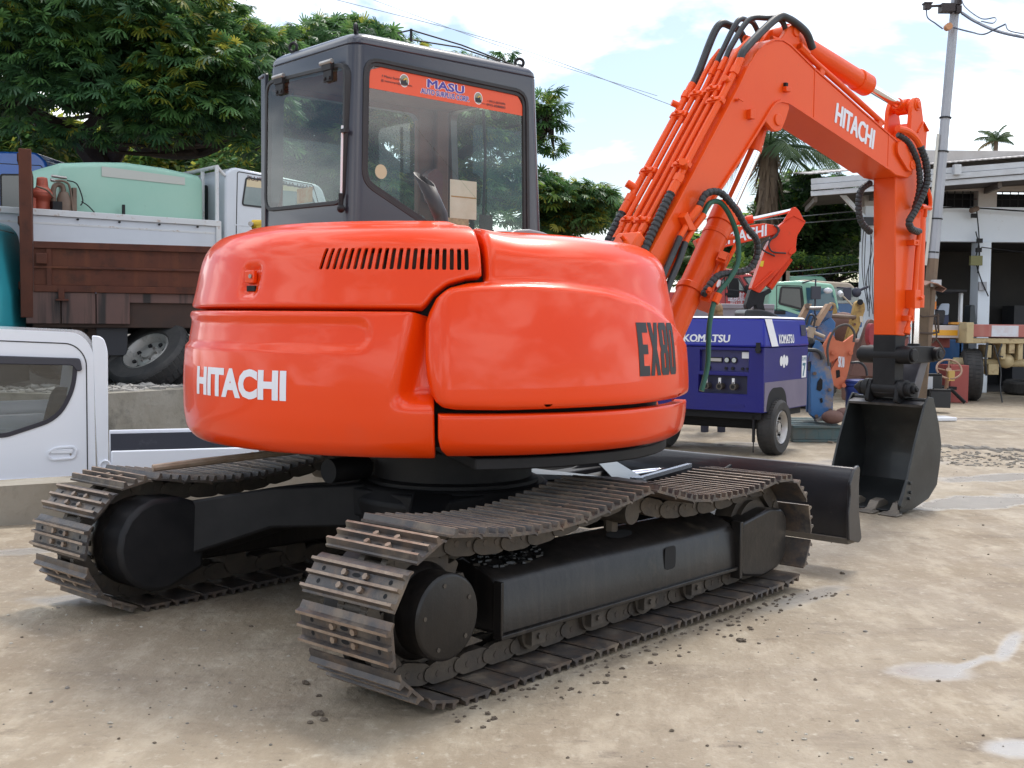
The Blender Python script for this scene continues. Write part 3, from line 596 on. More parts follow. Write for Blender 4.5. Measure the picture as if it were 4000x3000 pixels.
# hose loops over the knee
for i, pk, en in ((0, (2.42, 3.125), (2.62, 3.00)), (2, (2.47, 3.15), (2.68, 3.05)), (3, (2.50, 3.15), (2.72, 3.05)), (5, (2.60, 3.15), (2.90, 3.0))):
    pts = [bline(PS0[i]+k*(PS1[i]-PS0[i])/14, .05)+Vector((0, PY[i], 0)) for k in (13, 14)]; f = (pts[1]-pts[0]).normalized(); p = pts[1]+f*.10
    yy = PY[i]; ye = {0: .23, 2: .17, 3: .0, 5: -.055}[i]
    q = [p, p+f*.10, Vector((pk[0]-.06, yy, pk[1]-.03)), Vector((pk[0]+.05, (yy+ye)/2, pk[1]-.005)), Vector((en[0]-.08, ye, en[1]+.09)), Vector((en[0], ye, en[1]))]
    b = B(); b.tube(catmull(q, 8), PR[i]*1.0+.003, 10); ob('hydraulic_hose', b, HOSE, boom)
# pipes along the forward half of the boom towards the arm
for y, off, r, s0, s1 in ((-.05, .055, .019, 1.98, 3.02), (-.02, .02, .012, 1.75, 3.0), (.17, .05, .016, 1.75, 3.0)):
    b = B(); pts = [bline(s0+k*(s1-s0)/10, off)+Vector((0, y, 0)) for k in range(11)]; b.tube(pts, r, 10); b.cyl(pts[0], pts[0]+(pts[1]-pts[0]).normalized()*.09, r*1.5, n=8); ob('steel_pipe', b, ORANGE2, boom)
for s in (2.25, 2.98):
    b = B(); p = bline(s, .03); b.box((p.x, -.03, p.z), (.05, .07, .05), Matrix.Rotation(radians(19), 3, 'Y')); ob('pipe_clamp', b, [ORANGE2], boom, bev=.004)
# boom cylinder
ax_ = Vector((.555, 0, .832)); top = Vector((2.236, .06, 1.973)); bot = Vector((1.46, .06, .81))
b = B(); b.cyl(bot, top, .078, n=28); b.cyl(top-ax_*.13, top, .086, n=28); b.cyl(top, top+ax_*.006, .06, n=24); b.cyl(top-ax_*.62, top-ax_*.58, .088, n=28); b.cyl(top-ax_*.22, top-ax_*.19, .082, n=28); b.cyl(bot-Vector((0, .1, 0)), bot+Vector((0, .1, 0)), .07, n=20)
bc = ob('boom_cylinder', b, ORANGE2, exc, bev=.003)
b = B(); b.cyl(top-ax_*.1, Vector((2.50, .06, 2.37)), .045, n=24); ob('piston_rod', b, CHROME, bc)
b = B(); b.cyl((2.47, .06, 2.33), (2.53, .06, 2.50), .05, n=16); b.cyl((2.535, .0, 2.513), (2.535, .12, 2.513), .055, n=20); ob('rod_eye', b, ORANGE2, bc)
side = Vector((.55, -.80, -.36)).normalized(); side = (side-ax_*side.dot(ax_)).normalized(); up_ = ax_.cross(side)
Rb = Matrix((ax_, side, up_)).transposed()
def onc(h, o=0., u=0.): return top-ax_*h+side*(.078+o)+up_*u
b = B(); b.box(onc(.36, .02, .01), (.07, .06, .17), Rb); b.box(onc(.36, .02, -.07), (.05, .045, .05), Rb); b.box(onc(.62, .03, .01), (.08, .07, .13), Rb); b.cyl(onc(.62, .03, -.05), onc(.62, .03, -.12), .018, n=8); b.cyl(onc(.62, .03, -.12), onc(.63, .035, -.16), .013, n=8)
b.tube(catmull([onc(.19, .0, .0), onc(.17, .045, .0), onc(.21, .055, -.0), onc(.36, .045, .02)], 6), .013, 8); b.tube([onc(.38, .03, .02), onc(.62, .03, .04)], .013, 8); b.tube([onc(.38, .02, -.03), onc(.62, .02, -.03)], .011, 8)
ob('port_block', b, ORANGE2, bc, bev=.004)
b = B(); b.cyl((1.70, BY0-.03, 1.86), (1.76, BY0-.05, 1.935), .022, n=8); b.cyl((1.74, BY0-.03, 1.82), (1.80, BY0-.05, 1.895), .02, n=8); b.prism([(1.66, 1.90), (1.74, 1.80), (1.68, 1.80), (1.63, 1.87)], 'y', BY0-.05, BY0); b.cyl((1.62, BY0-.03, 1.76), (1.70, BY0-.03, 1.86), .018, n=8); b.cyl((1.665, BY0-.03, 1.73), (1.74, BY0-.03, 1.82), .017, n=8); ob('hose_bracket', b, ORANGE2, boom, bev=.003)
for P, r, mt in (([(1.755, -.115, 1.935), (1.80, -.13, 2.01), (1.90, -.15, 2.02), (2.02, -.17, 1.93), (2.10, -.18, 1.84), (2.20, -.18, 1.77), (2.22, -.17, 1.68), (2.17, -.15, 1.60), (2.05, -.12, 1.575), (1.95, -.10, 1.555), (1.88, -.08, 1.48), (1.87, -.06, 1.44)], .021, HOSE),
                 ([(1.795, -.115, 1.895), (1.84, -.12, 1.96), (1.92, -.13, 1.97), (2.0, -.14, 1.90), (2.06, -.15, 1.78), (2.07, -.15, 1.64), (2.01, -.14, 1.54), (1.92, -.12, 1.44), (1.86, -.12, 1.28), (1.85, -.12, 1.05), (1.80, -.12, .90)], .015, HOSEG)):
    b = B(); b.tube(*(ringed(P, r) if mt is HOSE else (catmull(P, 8), r)), 10); ob('hydraulic_hose', b, mt, boom, ang=20)
b = B(); b.cyl((1.90, -.12, 1.40), (1.93, -.125, 1.45), .024, n=8); ob('hose_clip', b, ORANGE2, boom)
for P, r in (([(1.62, BY0-.03, 1.76), (1.56, BY0-.03, 1.66), (1.46, BY0-.04, 1.52), (1.36, BY0-.04, 1.36), (1.3, BY0-.02, 1.2)], .018), ([(1.665, BY0-.03, 1.73), (1.60, BY0-.04, 1.62), (1.52, BY0-.045, 1.50), (1.44, BY0-.05, 1.36), (1.36, -.1, 1.2)], .02)):
    b = B(); b.tube(catmull(P, 8), r, 10); ob('hydraulic_hose', b, HOSE, boom)

# ---- arm cylinder on top of the boom
p0, p1, p2_ = Vector((2.76, .06, 3.083)), Vector((3.712, .06, 2.903)), Vector((4.16, .06, 2.822)); a_ = (p1-p0).normalized()
b = B(); b.cyl(p0+a_*.02, p1-a_*.02, .066, n=28); b.cyl(p1-a_*.13, p1, .075, n=28); b.cyl(p0-Vector((0, .07, 0)), p0+Vector((0, .07, 0)), .05, n=18); b.cyl(p0, p0+a_*.1, .072, n=28); ac = ob('arm_cylinder', b, ORANGE2, exc, bev=.006)
b = B(); b.cyl(p1-a_*.05, p2_, .032, n=20); ob('piston_rod', b, CHROME, ac)
b = B(); b.cyl(p2_-a_*.06, p2_+a_*.04, .04, n=16); b.cyl((4.19, .02, 2.818), (4.19, .10, 2.818), .055, n=22); ob('rod_eye', b, ORANGE2, ac)
# ---- arm
AY0, AY1 = -.025, .145
arm_o = [(3.962, 2.30), (4.03, 2.46), (4.11, 2.52), (4.20, 2.66), (4.262, 2.66), (4.325, 2.56), (4.318, 2.24), (4.312, 1.49), (4.28, 1.43), (4.142, 1.205), (4.128, 1.137), (4.13, .80), (4.10, .775), (4.04, .775), (4.018, .80), (4.018, 1.21)]
b = B(); b.prism([p for p in arm_o[:9]]+[(4.142, 1.205), (4.018, 1.212)], 'y', AY0, AY1); arm = ob('arm', b, ORANGE2, exc, bev=.006, ang=30)
b = B(); b.prism([(4.018, 1.212), (4.142, 1.205), (4.20, 1.30), (4.215, 1.29), (4.15, 1.17), (4.13, .80), (4.10, .775), (4.04, .775), (4.018, .80)], 'y', AY0-.0015, AY1+.0015); ob('lower_arm', b, BLACK, arm, bev=.005, ang=30)
ear = rounded([(4.10, 2.52), (4.29, 2.46), (4.285, 2.71), (4.235, 2.87), (4.16, 2.875), (4.12, 2.80)], .035)
b = B()
for y in (AY0-.02, AY1-.012): b.prism(ear, 'y', y, y+.032)
boss(b, 4.19, 2.818, AY0-.028, AY1+.028, .04); boss(b, 4.19, 2.818, AY0-.04, AY1+.03, .024); ob('arm_ear', b, ORANGE2, arm, bev=.004)
b = B(); b.prism(rounded([(4.17, 2.50), (4.33, 2.46), (4.35, 2.67), (4.28, 2.70), (4.20, 2.62)], .03), 'y', AY0-.012, AY1+.012); strip(b, [(4.20, 2.63), (4.275, 2.712), (4.345, 2.655)], AY0-.03, AY1+.03, -.006, .006); ob('arm_head_plate', b, ORANGE2, arm, bev=.003)
b = B()
for z in (1.86, 1.33): b.bx((4.13 if z > 1.5 else 4.09, AY0-.06, z-.02), (4.20 if z > 1.5 else 4.16, AY0, z+.02)); b.cyl((4.17 if z > 1.5 else 4.13, AY0-.07, z), (4.17 if z > 1.5 else 4.13, AY0-.05, z), .01, n=6)
ob('pipe_clamp', b, ORANGE2, arm, bev=.003)
b = B(); b.tube(catmull([(4.225, AY0-.045, 1.93), (4.205, AY0-.045, 1.8), (4.185, AY0-.045, 1.58), (4.175, AY0-.045, 1.50)], 6), .018, 10); b.bx((4.135, AY0-.075, 1.40), (4.21, AY0-.0, 1.53)); b.cyl((4.19, AY0-.085, 1.47), (4.21, AY0-.085, 1.47), .014, n=8); b.cyl((4.15, AY0-.045, 1.40), (4.135, AY0-.045, 1.34), .022, n=8); b.tube([(4.135, AY0-.045, 1.36), (4.10, AY0-.045, 1.27), (4.085, AY0-.05, 1.235)], .015, 8); b.cyl((4.10, AY0-.048, 1.27), (4.08, AY0-.05, 1.22), .022, n=10); ob('arm_pipe', b, ORANGE2, arm, bev=.003)
b = B(); b.tube(catmull([(4.36, AY0-.01, 2.28), (4.38, AY0-.03, 2.2), (4.385, AY0-.03, 2.13), (4.34, AY0-.02, 2.115)], 6), .014, 8); b.cyl((4.27, AY0-.03, 2.115), (4.39, AY0-.03, 2.115), .016, n=8); b.cyl((4.33, AY0-.03, 2.115), (4.32, AY0-.03, 2.05), .013, n=8); ob('elbow_pipe', b, ORANGE2, arm)
for P, r, mt in (([(3.86, -.09, 2.615), (3.98, -.10, 2.605), (4.07, -.11, 2.565), (4.12, -.12, 2.51)], .024, ORANGE2), ([(4.11, -.12, 2.52), (4.17, -.13, 2.42), (4.20, -.13, 2.30), (4.17, -.12, 2.20), (4.09, -.11, 2.08), (4.03, -.10, 2.0), (4.06, -.095, 1.955), (4.15, -.08, 1.94), (4.235, -.06, 1.94)], .026, HOSE),
                  ([(3.90, -.07, 2.58), (4.0, -.09, 2.54), (4.08, -.10, 2.46), (4.14, -.10, 2.36), (4.17, -.09, 2.24), (4.17, -.07, 2.14), (4.18, -.05, 2.10)], .022, HOSE), ([(3.97, .17, 2.28), (3.88, .19, 2.22), (3.855, .19, 2.10), (3.88, .18, 2.0), (3.97, .16, 1.93)], .024, HOSE)):
    b = B(); b.tube(*(ringed(P, r, .028) if mt is HOSE else (catmull(P, 10), r)), 10); ob('hydraulic_hose' if mt is HOSE else 'steel_pipe', b, mt, arm, ang=20)
# ---- bucket cylinder, links and bucket
b = B(); b.cyl((4.42, .06, 1.45), (4.42, .06, 2.15), .06, n=22); b.cyl((4.42, .06, 1.41), (4.42, .06, 1.5), .065, n=22); bk = ob('bucket_cylinder', b, ORANGE2, exc, bev=.003)
b = B(); b.cyl((4.42, .06, 1.1), (4.42, .06, 1.45), .036, n=20); ob('piston_rod', b, CHROME, bk)
b = B(); b.cyl((4.42, .06, 1.06), (4.42, .06, 1.15), .045, n=16); b.cyl((4.43, .0, 1.075), (4.43, .12, 1.075), .055, n=18)
for y in (-.10, .175): b.prism(rounded([(4.04, 1.01), (4.46, 1.02), (4.49, 1.07), (4.46, 1.13), (4.04, 1.14)], .05), 'y', y, y+.045)
boss(b, 4.075, 1.072, -.13, .27, .062); boss(b, 4.075, 1.072, -.15, .29, .045); boss(b, 4.43, 1.075, -.14, .27, .05); boss(b, 4.43, 1.075, -.15, .28, .03); ob('bucket_link', b, BLACK, exc, bev=.006)
b = B()
b.prism(rounded([(4.36, 1.10), (4.46, 1.10), (4.30, .76), (4.24, .70), (4.19, .76)], .04), 'y', -.055, .175); ob('link_plate', b, M('worn_grey_steel', (.12, .115, .13), .4, metal=.3, var=((.06, .055, .06), 8, .8)), exc, bev=.005)
BK0, BK1 = -.25, .355; dx = .055
bsd = [(3.687, .075), (3.788, .249), (3.872, .477), (3.987, .735), (4.035, .79), (4.101, .781), (4.179, .594), (4.221, .454), (4.212, .326), (4.179, .173), (4.074, .09), (3.864, .035), (3.70, .022)]
bsd = [(x+dx, z) for x, z in bsd]
BKM = M('bucket_black', (.010, .011, .012), .38, metal=.15, coat=.1, var=((.03, .034, .034), 3, .9), dirt=((.09, .085, .075), 6, .58, .8, .5), bump=(14, .12, .008))
b = B()
for y in (BK0, BK1-.016): b.prism(bsd, 'y', y, y+.016)
shell = [(4.035+dx, .765), (4.101+dx, .76)]+bsd[6:]
strip(b, shell, BK0+.003, BK1-.003, -.004, .012); bucket = ob('bucket', b, BKM, exc, bev=.003, ang=30)
b = B(); strip(b, [(3.975+dx, .725), (4.04+dx, .752), (4.11+dx, .765)], BK0+.017, BK1-.017, -.01, .008); ob('hinge_plate', b, M('worn_edge_steel', (.10, .10, .11), .35, metal=.4, var=((.03, .03, .03), 8, .9)), bucket)
for y in (-.02, .125):
    b = B(); b.prism(rounded([(3.98, .74), (4.26, .72), (4.27, .82), (4.10, .90), (4.03, .90), (4.0, .84)], .03), 'y', y-.05 if y < 0 else y+.03, y-.02 if y < 0 else y+.06); ob('bucket_ear', b, BLACK, bucket, bev=.004)
b = B()
for y0, y1, r in ((-.12, .24, .05), (-.10, -.06, .066), (.18, .22, .066), (-.145, -.12, .052), (.24, .265, .052), (-.17, -.145, .03), (.265, .29, .03), (-.185, -.17, .016), (.29, .31, .016)): boss(b, 4.06, .835, y0, y1, r)
ob('bucket_pin', b, BLACK, bucket, bev=.004)
TEETH = M('worn_tooth_steel', (.12, .105, .09), .55, metal=.3, var=((.2, .17, .13), 9, .8), bump=(30, .3, .006))
for k in range(4):
    y = BK0+.04+k*(BK1-BK0-.08)/3
    b = B(); b.prism([(3.60+dx, .004), (3.60+dx, .012), (3.69+dx, .03), (3.73+dx, .075), (3.80+dx, .085), (3.86+dx, .06), (3.84+dx, .03), (3.70+dx, .012)], 'y', y-.035, y+.035); b.prism([(3.60+dx, .002), (3.60+dx, .012), (3.68+dx, .02), (3.68+dx, .006)], 'y', y-.07, y+.07); ob('bucket_tooth', b, TEETH, bucket, bev=.005)
b = B(); b.prism(rounded([(3.67+dx, .06), (3.72+dx, .05), (3.79+dx, .12), (3.80+dx, .22), (3.755+dx, .245), (3.73+dx, .18)], .02), 'y', BK0-.016, BK0)
for x, z in ((3.765, .215), (3.77, .15), (3.755, .11)): b.cyl((x+dx+.02, BK0-.03, z), (x+dx+.02, BK0-.014, z), .012, n=6)
ob('side_cutter', b, BKM, bucket, bev=.003)
# ---- undercarriage: frames, tracks of single shoes, dozer blade (built in the track frame)
PATH = [(-1.10, .028), (-1.225, .030), (-1.393, .108), (-1.463, .24), (-1.447, .40), (-1.339, .53), (-1.186, .585), (-1.01, .556), (-.86, .537), (-.716, .532), (-.57, .532), (-.424, .548), (-.263, .571), (-.124, .592), (.004, .611), (.167, .553), (.317, .522), (.47, .517), (.622, .514), (.772, .518), (.918, .534), (1.05, .556), (1.13, .545), (1.212, .500), (1.275, .43), (1.322, .345), (1.325, .21), (1.29, .13), (1.214, .06), (1.10, .028)]
PITCH = .1463
b = B()                                             # one shoe: plate, three grousers, bolts; local x = along the track, z = outwards, y = across
def shoe_profile():
    t = .009; pr = [(-.066, 0)]
    return pr
prof_ = [(-.070, 0), (-.070, .008), (-.062, .010), (-.056, .031), (-.046, .031), (-.041, .011), (-.008, .011), (-.005, .030), (.005, .030), (.008, .011), (.036, .011), (.041, .031), (.051, .031), (.056, .012), (.070, .004), (.078, -.004), (.074, -.008), (.060, .0)]
b.prism([(x, z) for x, z in prof_], 'y', -.225, .225)
me_ = None
for y in (-.052, .052):
    for x in (-.024, .022): b.cyl((x, y, .010), (x, y, .024), .012, n=6, mi=1)
for y in (-.0,):
    for x in (-.024, .022): b.prism(rounded([(y-.022, x-.0085), (y+.022, x-.0085), (y+.022, x+.0085), (y-.022, x+.0085)], .008, 2), 'z', .0095, .0118, 2) if False else b.add([(x+.008*cos(2*pi*k/10), y+.021*sin(2*pi*k/10), .0116) for k in range(10)], [tuple(range(10))], 2)
for y in (-.165, .165):
    for x in (-.024,  .022): b.add([(x+.009*cos(2*pi*k/8), y+.009*sin(2*pi*k/8), .0116) for k in range(8)], [tuple(range(8))], 2)
shoe_me = mesh('track_shoe', b, [SHOE, GROUSER, DARK], 30)
# grouser tips wear to a rusty edge
for p in shoe_me.polygons:
    zc = max(shoe_me.vertices[v].co.z for v in p.vertices); zm = min(shoe_me.vertices[v].co.z for v in p.vertices)
    if zm > .028 and p.material_index == 0: p.material_index = 1
# one chain link pair: two side bars with bushing
def link_mesh():
    b = B()
    for y in (-.055, .055):
        b.prism(rounded([(-.085, -.03), (-.05, -.012), (.06, -.012), (.085, -.035), (.08, -.075), (.05, -.088), (-.05, -.088), (-.085, -.07)], .02, 3), 'y', y-.014, y+.014)
        for x in (-.03, .03): b.cyl((x, y-.016 if y < 0 else y+.016, -.045), (x, y, -.045), .012, n=8, mi=1)
    b.cyl((-.07, -.075, -.052), (-.07, .075, -.052), .026, n=12)
    return b
lk = link_mesh()
def arc_points(P, closed=True):
    V = [Vector(p) for p in P]; L_ = [0]
    for i in range(len(V)): L_.append(L_[-1]+(V[(i+1) % len(V)]-V[i]).length)
    return V, L_
def offs(P, d):
    n = len(P); out = []
    for i in range(n):
        a, b_, c = Vector(P[i-1]), Vector(P[i]), Vector(P[(i+1) % n]); e1 = (b_-a).normalized() if (b_-a).length > 1e-6 else (c-b_).normalized(); e2 = (c-b_).normalized() if (c-b_).length > 1e-6 else e1
        k = Vector((-e1.y, e1.x))+Vector((-e2.y, e2.x)); k = k/max(.5, k.dot(k))*2; out.append(tuple(b_-k*d))
    return out
PATH = PATH[:-1]; CO = .05
V_, L_ = arc_points(offs(PATH, -CO) if sum(PATH[i][0]*PATH[(i+1) % len(PATH)][1]-PATH[(i+1) % len(PATH)][0]*PATH[i][1] for i in range(len(PATH))) > 0 else offs(PATH, CO)); print('chain', L_[-1])
NSH = round(L_[-1]/PITCH); step = L_[-1]/NSH
def pos(s):
    s %= L_[-1]
    for i in range(len(V_)):
        if s <= L_[i+1]+1e-9:
            t = (s-L_[i])/(L_[i+1]-L_[i]); return V_[i].lerp(V_[(i+1) % len(V_)], t)
def track(yc, ph, lab):
    fr = []
    for k in range(NSH):
        a, c = pos(ph+k*step), pos(ph+(k+1)*step); d = (c-a).normalized(); m = (a+c)/2
        X = Vector((d.x, 0, d.y)); Z = Vector((d.y, 0, -d.x))
        # outward = right-hand side when the path runs from the rear underneath, up and forward
        Z = Vector((-d.y, 0, d.x)); Yv = Z.cross(X); m = m+Vector((Z.x, Z.z))*CO
        fr.append(Matrix(((X.x, Yv.x, Z.x, m.x), (X.y, Yv.y, Z.y, yc), (X.z, Yv.z, Z.z, m.y), (0, 0, 0, 1))))
    bb = B()
    for m in fr: bb.add([m @ Vector(v) for v in lk.v], lk.f); bb.m[-len(lk.f):] = lk.m
    par = ob('track_chain', bb, [CHAIN, PINM], exc, TM, ang=30, label=lab)
    for m in fr:
        m = m.copy(); m.translation += m.to_3x3() @ Vector((0, 0, .0)); j = Matrix.Rotation(random.uniform(-.012, .012), 4, 'Y') @ Matrix.Rotation(random.uniform(-.006, .006), 4, 'Z')
        o = bpy.data.objects.new('track_shoe', shoe_me); COL.objects.link(o); o.parent = par; o.matrix_basis = m @ j
    return par
YC = 1.876/2
track(-YC, .04, 'near right-hand crawler chain'); track(YC, .10, 'far left-hand crawler chain')
# track frames
def track_frame(s, lab):
    y0, y1 = s*(YC+.115), s*(YC-.13)
    b = B()
    sec = [(s*(YC+.105), .165), (s*(YC+.125), .16), (s*(YC+.115), .34), (s*(YC+.085), .375), (s*(YC-.06), .43), (s*(YC-.12), .40), (s*(YC-.12), .165)]
    r0 = [(-.845, y, z) for y, z in sec]; r1 = [(.79, y, z-.012) for y, z in sec]; loft(b, [r0, r1]); o = ob('track_frame', b, FRAMEB, exc, TM, bev=.012, label=lab)
    b = B(); b.bx((-.85, s*(YC+.10), .150), (.80, s*(YC+.142), .166)); b.bx((-.852, s*(YC+.10), .165), (-.838, s*(YC+.14), .36)); ob('frame_flange', b, FRAMEB, o, bev=.003)
    b = B(); b.prism(rounded([(.80, .12), (1.0, .085), (1.16, .11), (1.225, .17), (1.225, .34), (1.18, .39), (1.06, .405), (.80, .365)], .03), 'y', s*(YC+.145), s*(YC-.14)); ob('idler_guard', b, FRAMEB, o, bev=.012)
    b = B(); b.bx((.775, s*(YC+.10), .11), (.80, s*(YC+.152), .375)); ob('guard_plate', b, FRAMEB, o, bev=.004)
    b = B()
    for x, z in ((.245, .285),): b.add([(x+.042*max(-1, min(1, 1.3*cos(2*pi*k/16))), s*(YC+.1215), z+.05*max(-1, min(1, 1.2*sin(2*pi*k/16)))) for k in range(16)], [tuple(range(16))], 0)
    ob('frame_hole', b, DARK, o, recalc=False)
    b = B(); zz = lambda y: .375+(y-(YC+.085))/((YC-.06)-(YC+.085))*.055+.0025
    b.add([(.02+.085*cos(2*pi*k/16), s*(YC+.015+.028*sin(2*pi*k/16)), zz(YC+.015+.028*sin(2*pi*k/16))) for k in range(16)], [tuple(range(16))], 0); ob('frame_hole', b, DARK, o, recalc=False)
    b = B()
    for j in range(70): a, r = random.uniform(0, 2*pi), random.random()**.5; y = YC-.0+.06*sin(a)*r; b.ball((-.66+.20*cos(a)*r, s*y, zz(y)+.002), random.uniform(.008, .02), 5, sq=(1.2, 1, .45), jit=.3)
    ob('grease_lump', b, M('black_grease', (.005, .005, .005), .45), o, kind='stuff')
    b = B()
    for x in (-.62, -.26, .1, .46): b.cyl((x, s*(YC-.09), .125), (x, s*(YC+.09), .125), .062, n=18); b.bx((x-.04, s*(YC+.09), .09), (x+.04, s*(YC+.12), .17)); b.cyl((x, s*(YC+.118), .12), (x, s*(YC+.13), .12), .012, n=6)
    ob('track_roller', b, CHAIN, o)
    b = B(); b.cyl((0.02, s*(YC-.08), .50), (0.02, s*(YC+.08), .50), .05, n=16); b.cyl((.02, s*(YC-.03), .38), (.02, s*(YC-.03), .5), .03, n=8); ob('carrier_roller', b, CHAIN, o)
    b = B(); b.cyl((1.03, s*(YC-.045), .29), (1.03, s*(YC+.045), .29), .185, n=28); b.cyl((1.03, s*(YC-.07), .29), (1.03, s*(YC+.07), .29), .15, n=24); ob('idler_wheel', b, CHAIN, o)
    b = B(); n = 21; pts = []
    for k in range(n):
        for r, f in ((.185, .0), (.215, .3), (.215, .6), (.185, .9)):
            a = 2*pi*(k+f)/n; pts.append((-1.125+r*cos(a), .295+r*sin(a)))
    b.prism(pts, 'y', s*(YC-.03), s*(YC+.03)); ob('sprocket', b, CHAIN, o, bev=.003)
    b = B(); b.lathe([(0, -.13), (.19, -.13), (.20, -.08), (.185, -.0), (.16, .05), (.148, .06), (.148, .158), (.142, .164), (.136, .166), (0, .166)], (-1.145, s*YC, .295), (0, s, 0), 40); fd = ob('final_drive', b, FRAMEB, o)
    b = B()
    for k in range(5): a = .5+2*pi*k/5; b.cyl((-1.145+.112*cos(a), s*(YC+.166), .295+.112*sin(a)), (-1.145+.112*cos(a), s*(YC+.169), .295+.112*sin(a)), .008, n=8)
    ob('cover_bolt', b, CHAIN, fd)
    b = B(); b.prism(rounded([(-1.03, .17), (-.98, .19), (-.90, .155), (-1.02, .15)], .01, 2), 'y', s*(YC+.04), s*(YC+.10)); ob('scraper', b, CHAIN, o)
    # inner motor housing
    b = B(); hp = [(-.915, .165), (-.915, .455), (-1.02, .492)]+[(-1.13+.205*cos(a), .295+.205*sin(a)) for a in [radians(t) for t in range(80, 281, 20)]]
    b.prism(hp, 'y', s*(YC-.27), s*(YC-.10)); ob('motor_housing', b, BLACK, o, bev=.02)
    return o
track_frame(-1, 'near right-hand track frame with drips of grease'); track_frame(1, 'far left-hand track frame')
# car body: X-shaped legs and centre box
def beam(b, s, f):
    a0 = Vector((f*.42, s*.15, 0)); a1 = Vector((f*.95, s*(YC-.20), 0)); a0.x *= .6
    def ringp(p, zt, zb, w_): return [(p.x-w_, p.y, zb), (p.x+w_, p.y, zb), (p.x+w_*.9, p.y, zt), (p.x-w_*.9, p.y, zt)]
    loft(b, [ringp(a0, .545, .35, .17), ringp((a0+a1)/2, .53, .345, .12), ringp(a1, .46, .20, .10)])
b = B()
for s in (1, -1):
    for f in (-1, 1): beam(b, s, f)
b.lathe([(0, .35), (.46, .35), (.48, .48), (.44, .545), (0, .545)], (0, 0, 0), (0, 0, 1), 36); b.bx((-.45, -.4, .40), (.45, .4, .53))
ob('car_body', b, BLACK, exc, TM, bev=.012)
b = B(); b.cyl((-.52, .28, .60), (-.30, .28, .60), .055, n=16); ob('swivel_motor', b, BLACK, exc, TM)
# dozer blade with its arms and cylinder
BLM = M('blade_black', (.018, .018, .021), .32, coat=.2, var=((.03, .03, .034), 5, .8), dirt=((.3, .27, .22), 9, .66, .8, .5), bump=(16, .12, .008))
prof_b = [(1.84, .155), (1.80, .165), (1.77, .30), (1.775, .42), (1.80, .50), (1.835, .535), (1.86, .535), (1.82, .45), (1.81, .32), (1.86, .16)]
b = B(); b.prism(prof_b, 'y', -1.14, 1.14); bl = ob('dozer_blade', b, BLM, exc, TM, bev=.006, ang=40)
for s in (-1, 1): b = B(); b.prism(rounded([(1.76, .165), (1.88, .135), (1.91, .155), (1.87, .30), (1.86, .45), (1.87, .53), (1.85, .55), (1.80, .53), (1.755, .46), (1.765, .40), (1.745, .30)], .012, 2), 'y', s*1.14, s*1.158); ob('blade_end_plate', b, BLM, bl, bev=.004)
b = B(); b.bx((1.79, -1.138, .135), (1.87, 1.138, .168)); ob('cutting_edge', b, TEETH, bl, bev=.004)
b = B()
for s in (-1, 1):
    b.bar((.55, s*.34, .36), (1.78, s*.46, .34), .11, .15); b.prism([(1.35, .40), (1.77, .40), (1.77, .50)], 'y', s*.44-.01, s*.44+.01)
ob('blade_arm', b, BLACK, bl, bev=.008)
b = B(); b.cyl((.55, 0, .40), (1.35, 0, .43), .05, n=18); b.cyl((1.3, 0, .43), (1.75, 0, .42), .025, n=14, mi=1); ob('blade_cylinder', b, [BLACK, CHROME], bl)
b = B(); b.add([(.60, -.55, .4905), (.95, -.44, .492), (1.46, .16, .505), (1.36, .20, .503)], [(0, 1, 2, 3)]); b.add([(x, y, z-.008) for x, y, z in [(.60, -.55, .4905), (.95, -.44, .492), (1.46, .16, .505), (1.36, .20, .503)]], [(3, 2, 1, 0)]); b.bx((.50, -.46, .36), (.9, .46, .488)); ob('front_plate', b, BLM, exc, TM, bev=.0)
b = B(); b.bar((.92, -.42, .495), (1.55, -.31, .50), .028, .02); b.cyl((.88, -.43, .48), (.88, -.43, .51), .035, n=14); ob('link_bar', b, M('bright_bar', (.35, .36, .38), .25, metal=.6), exc, TM)
# ------------------------------------------------------------------ ground, sunken lane, walls
WA = Vector((-3.12, 7.06)); WD = Vector((.911, .414)); WN = Vector((-.414, .911))
A0 = WA-WD*26; B0 = WA+WD*3.0; LANE = -.80; YARD = .55
RET = [Vector((-34, 11.0)), Vector((-5.2, 10.75)), Vector((-3.85, 10.45)), Vector((-3.15, 11.6)), Vector((-1.2, 13.2))]
lane = [A0, B0, Vector((-.5, 12.4))]+RET[::-1]
WET_SHEEN = [((2120, 1085), .75, .30, .5, .25), ((2190, 1030), .9, .22, .35, .3), ((2020, 1448), .22, .13, .3, .6), ((2080, 1440), .30, .05, .7, .6), ((2180, 1395), .32, .05, 1.0, .6), ((2195, 1620), .13, .10, .2, .6), ((190, 1292), .32, .16, .3, .6), ((1590, 960), .7, .3, .2, .6), ((2090, 905), 1.2, .3, .1, .6), ((60, 1190), .5, .12, .4, .6), ((1740, 1290), .5, .10, .85, .7), ((1900, 1000), .8, .4, .3, .6)]
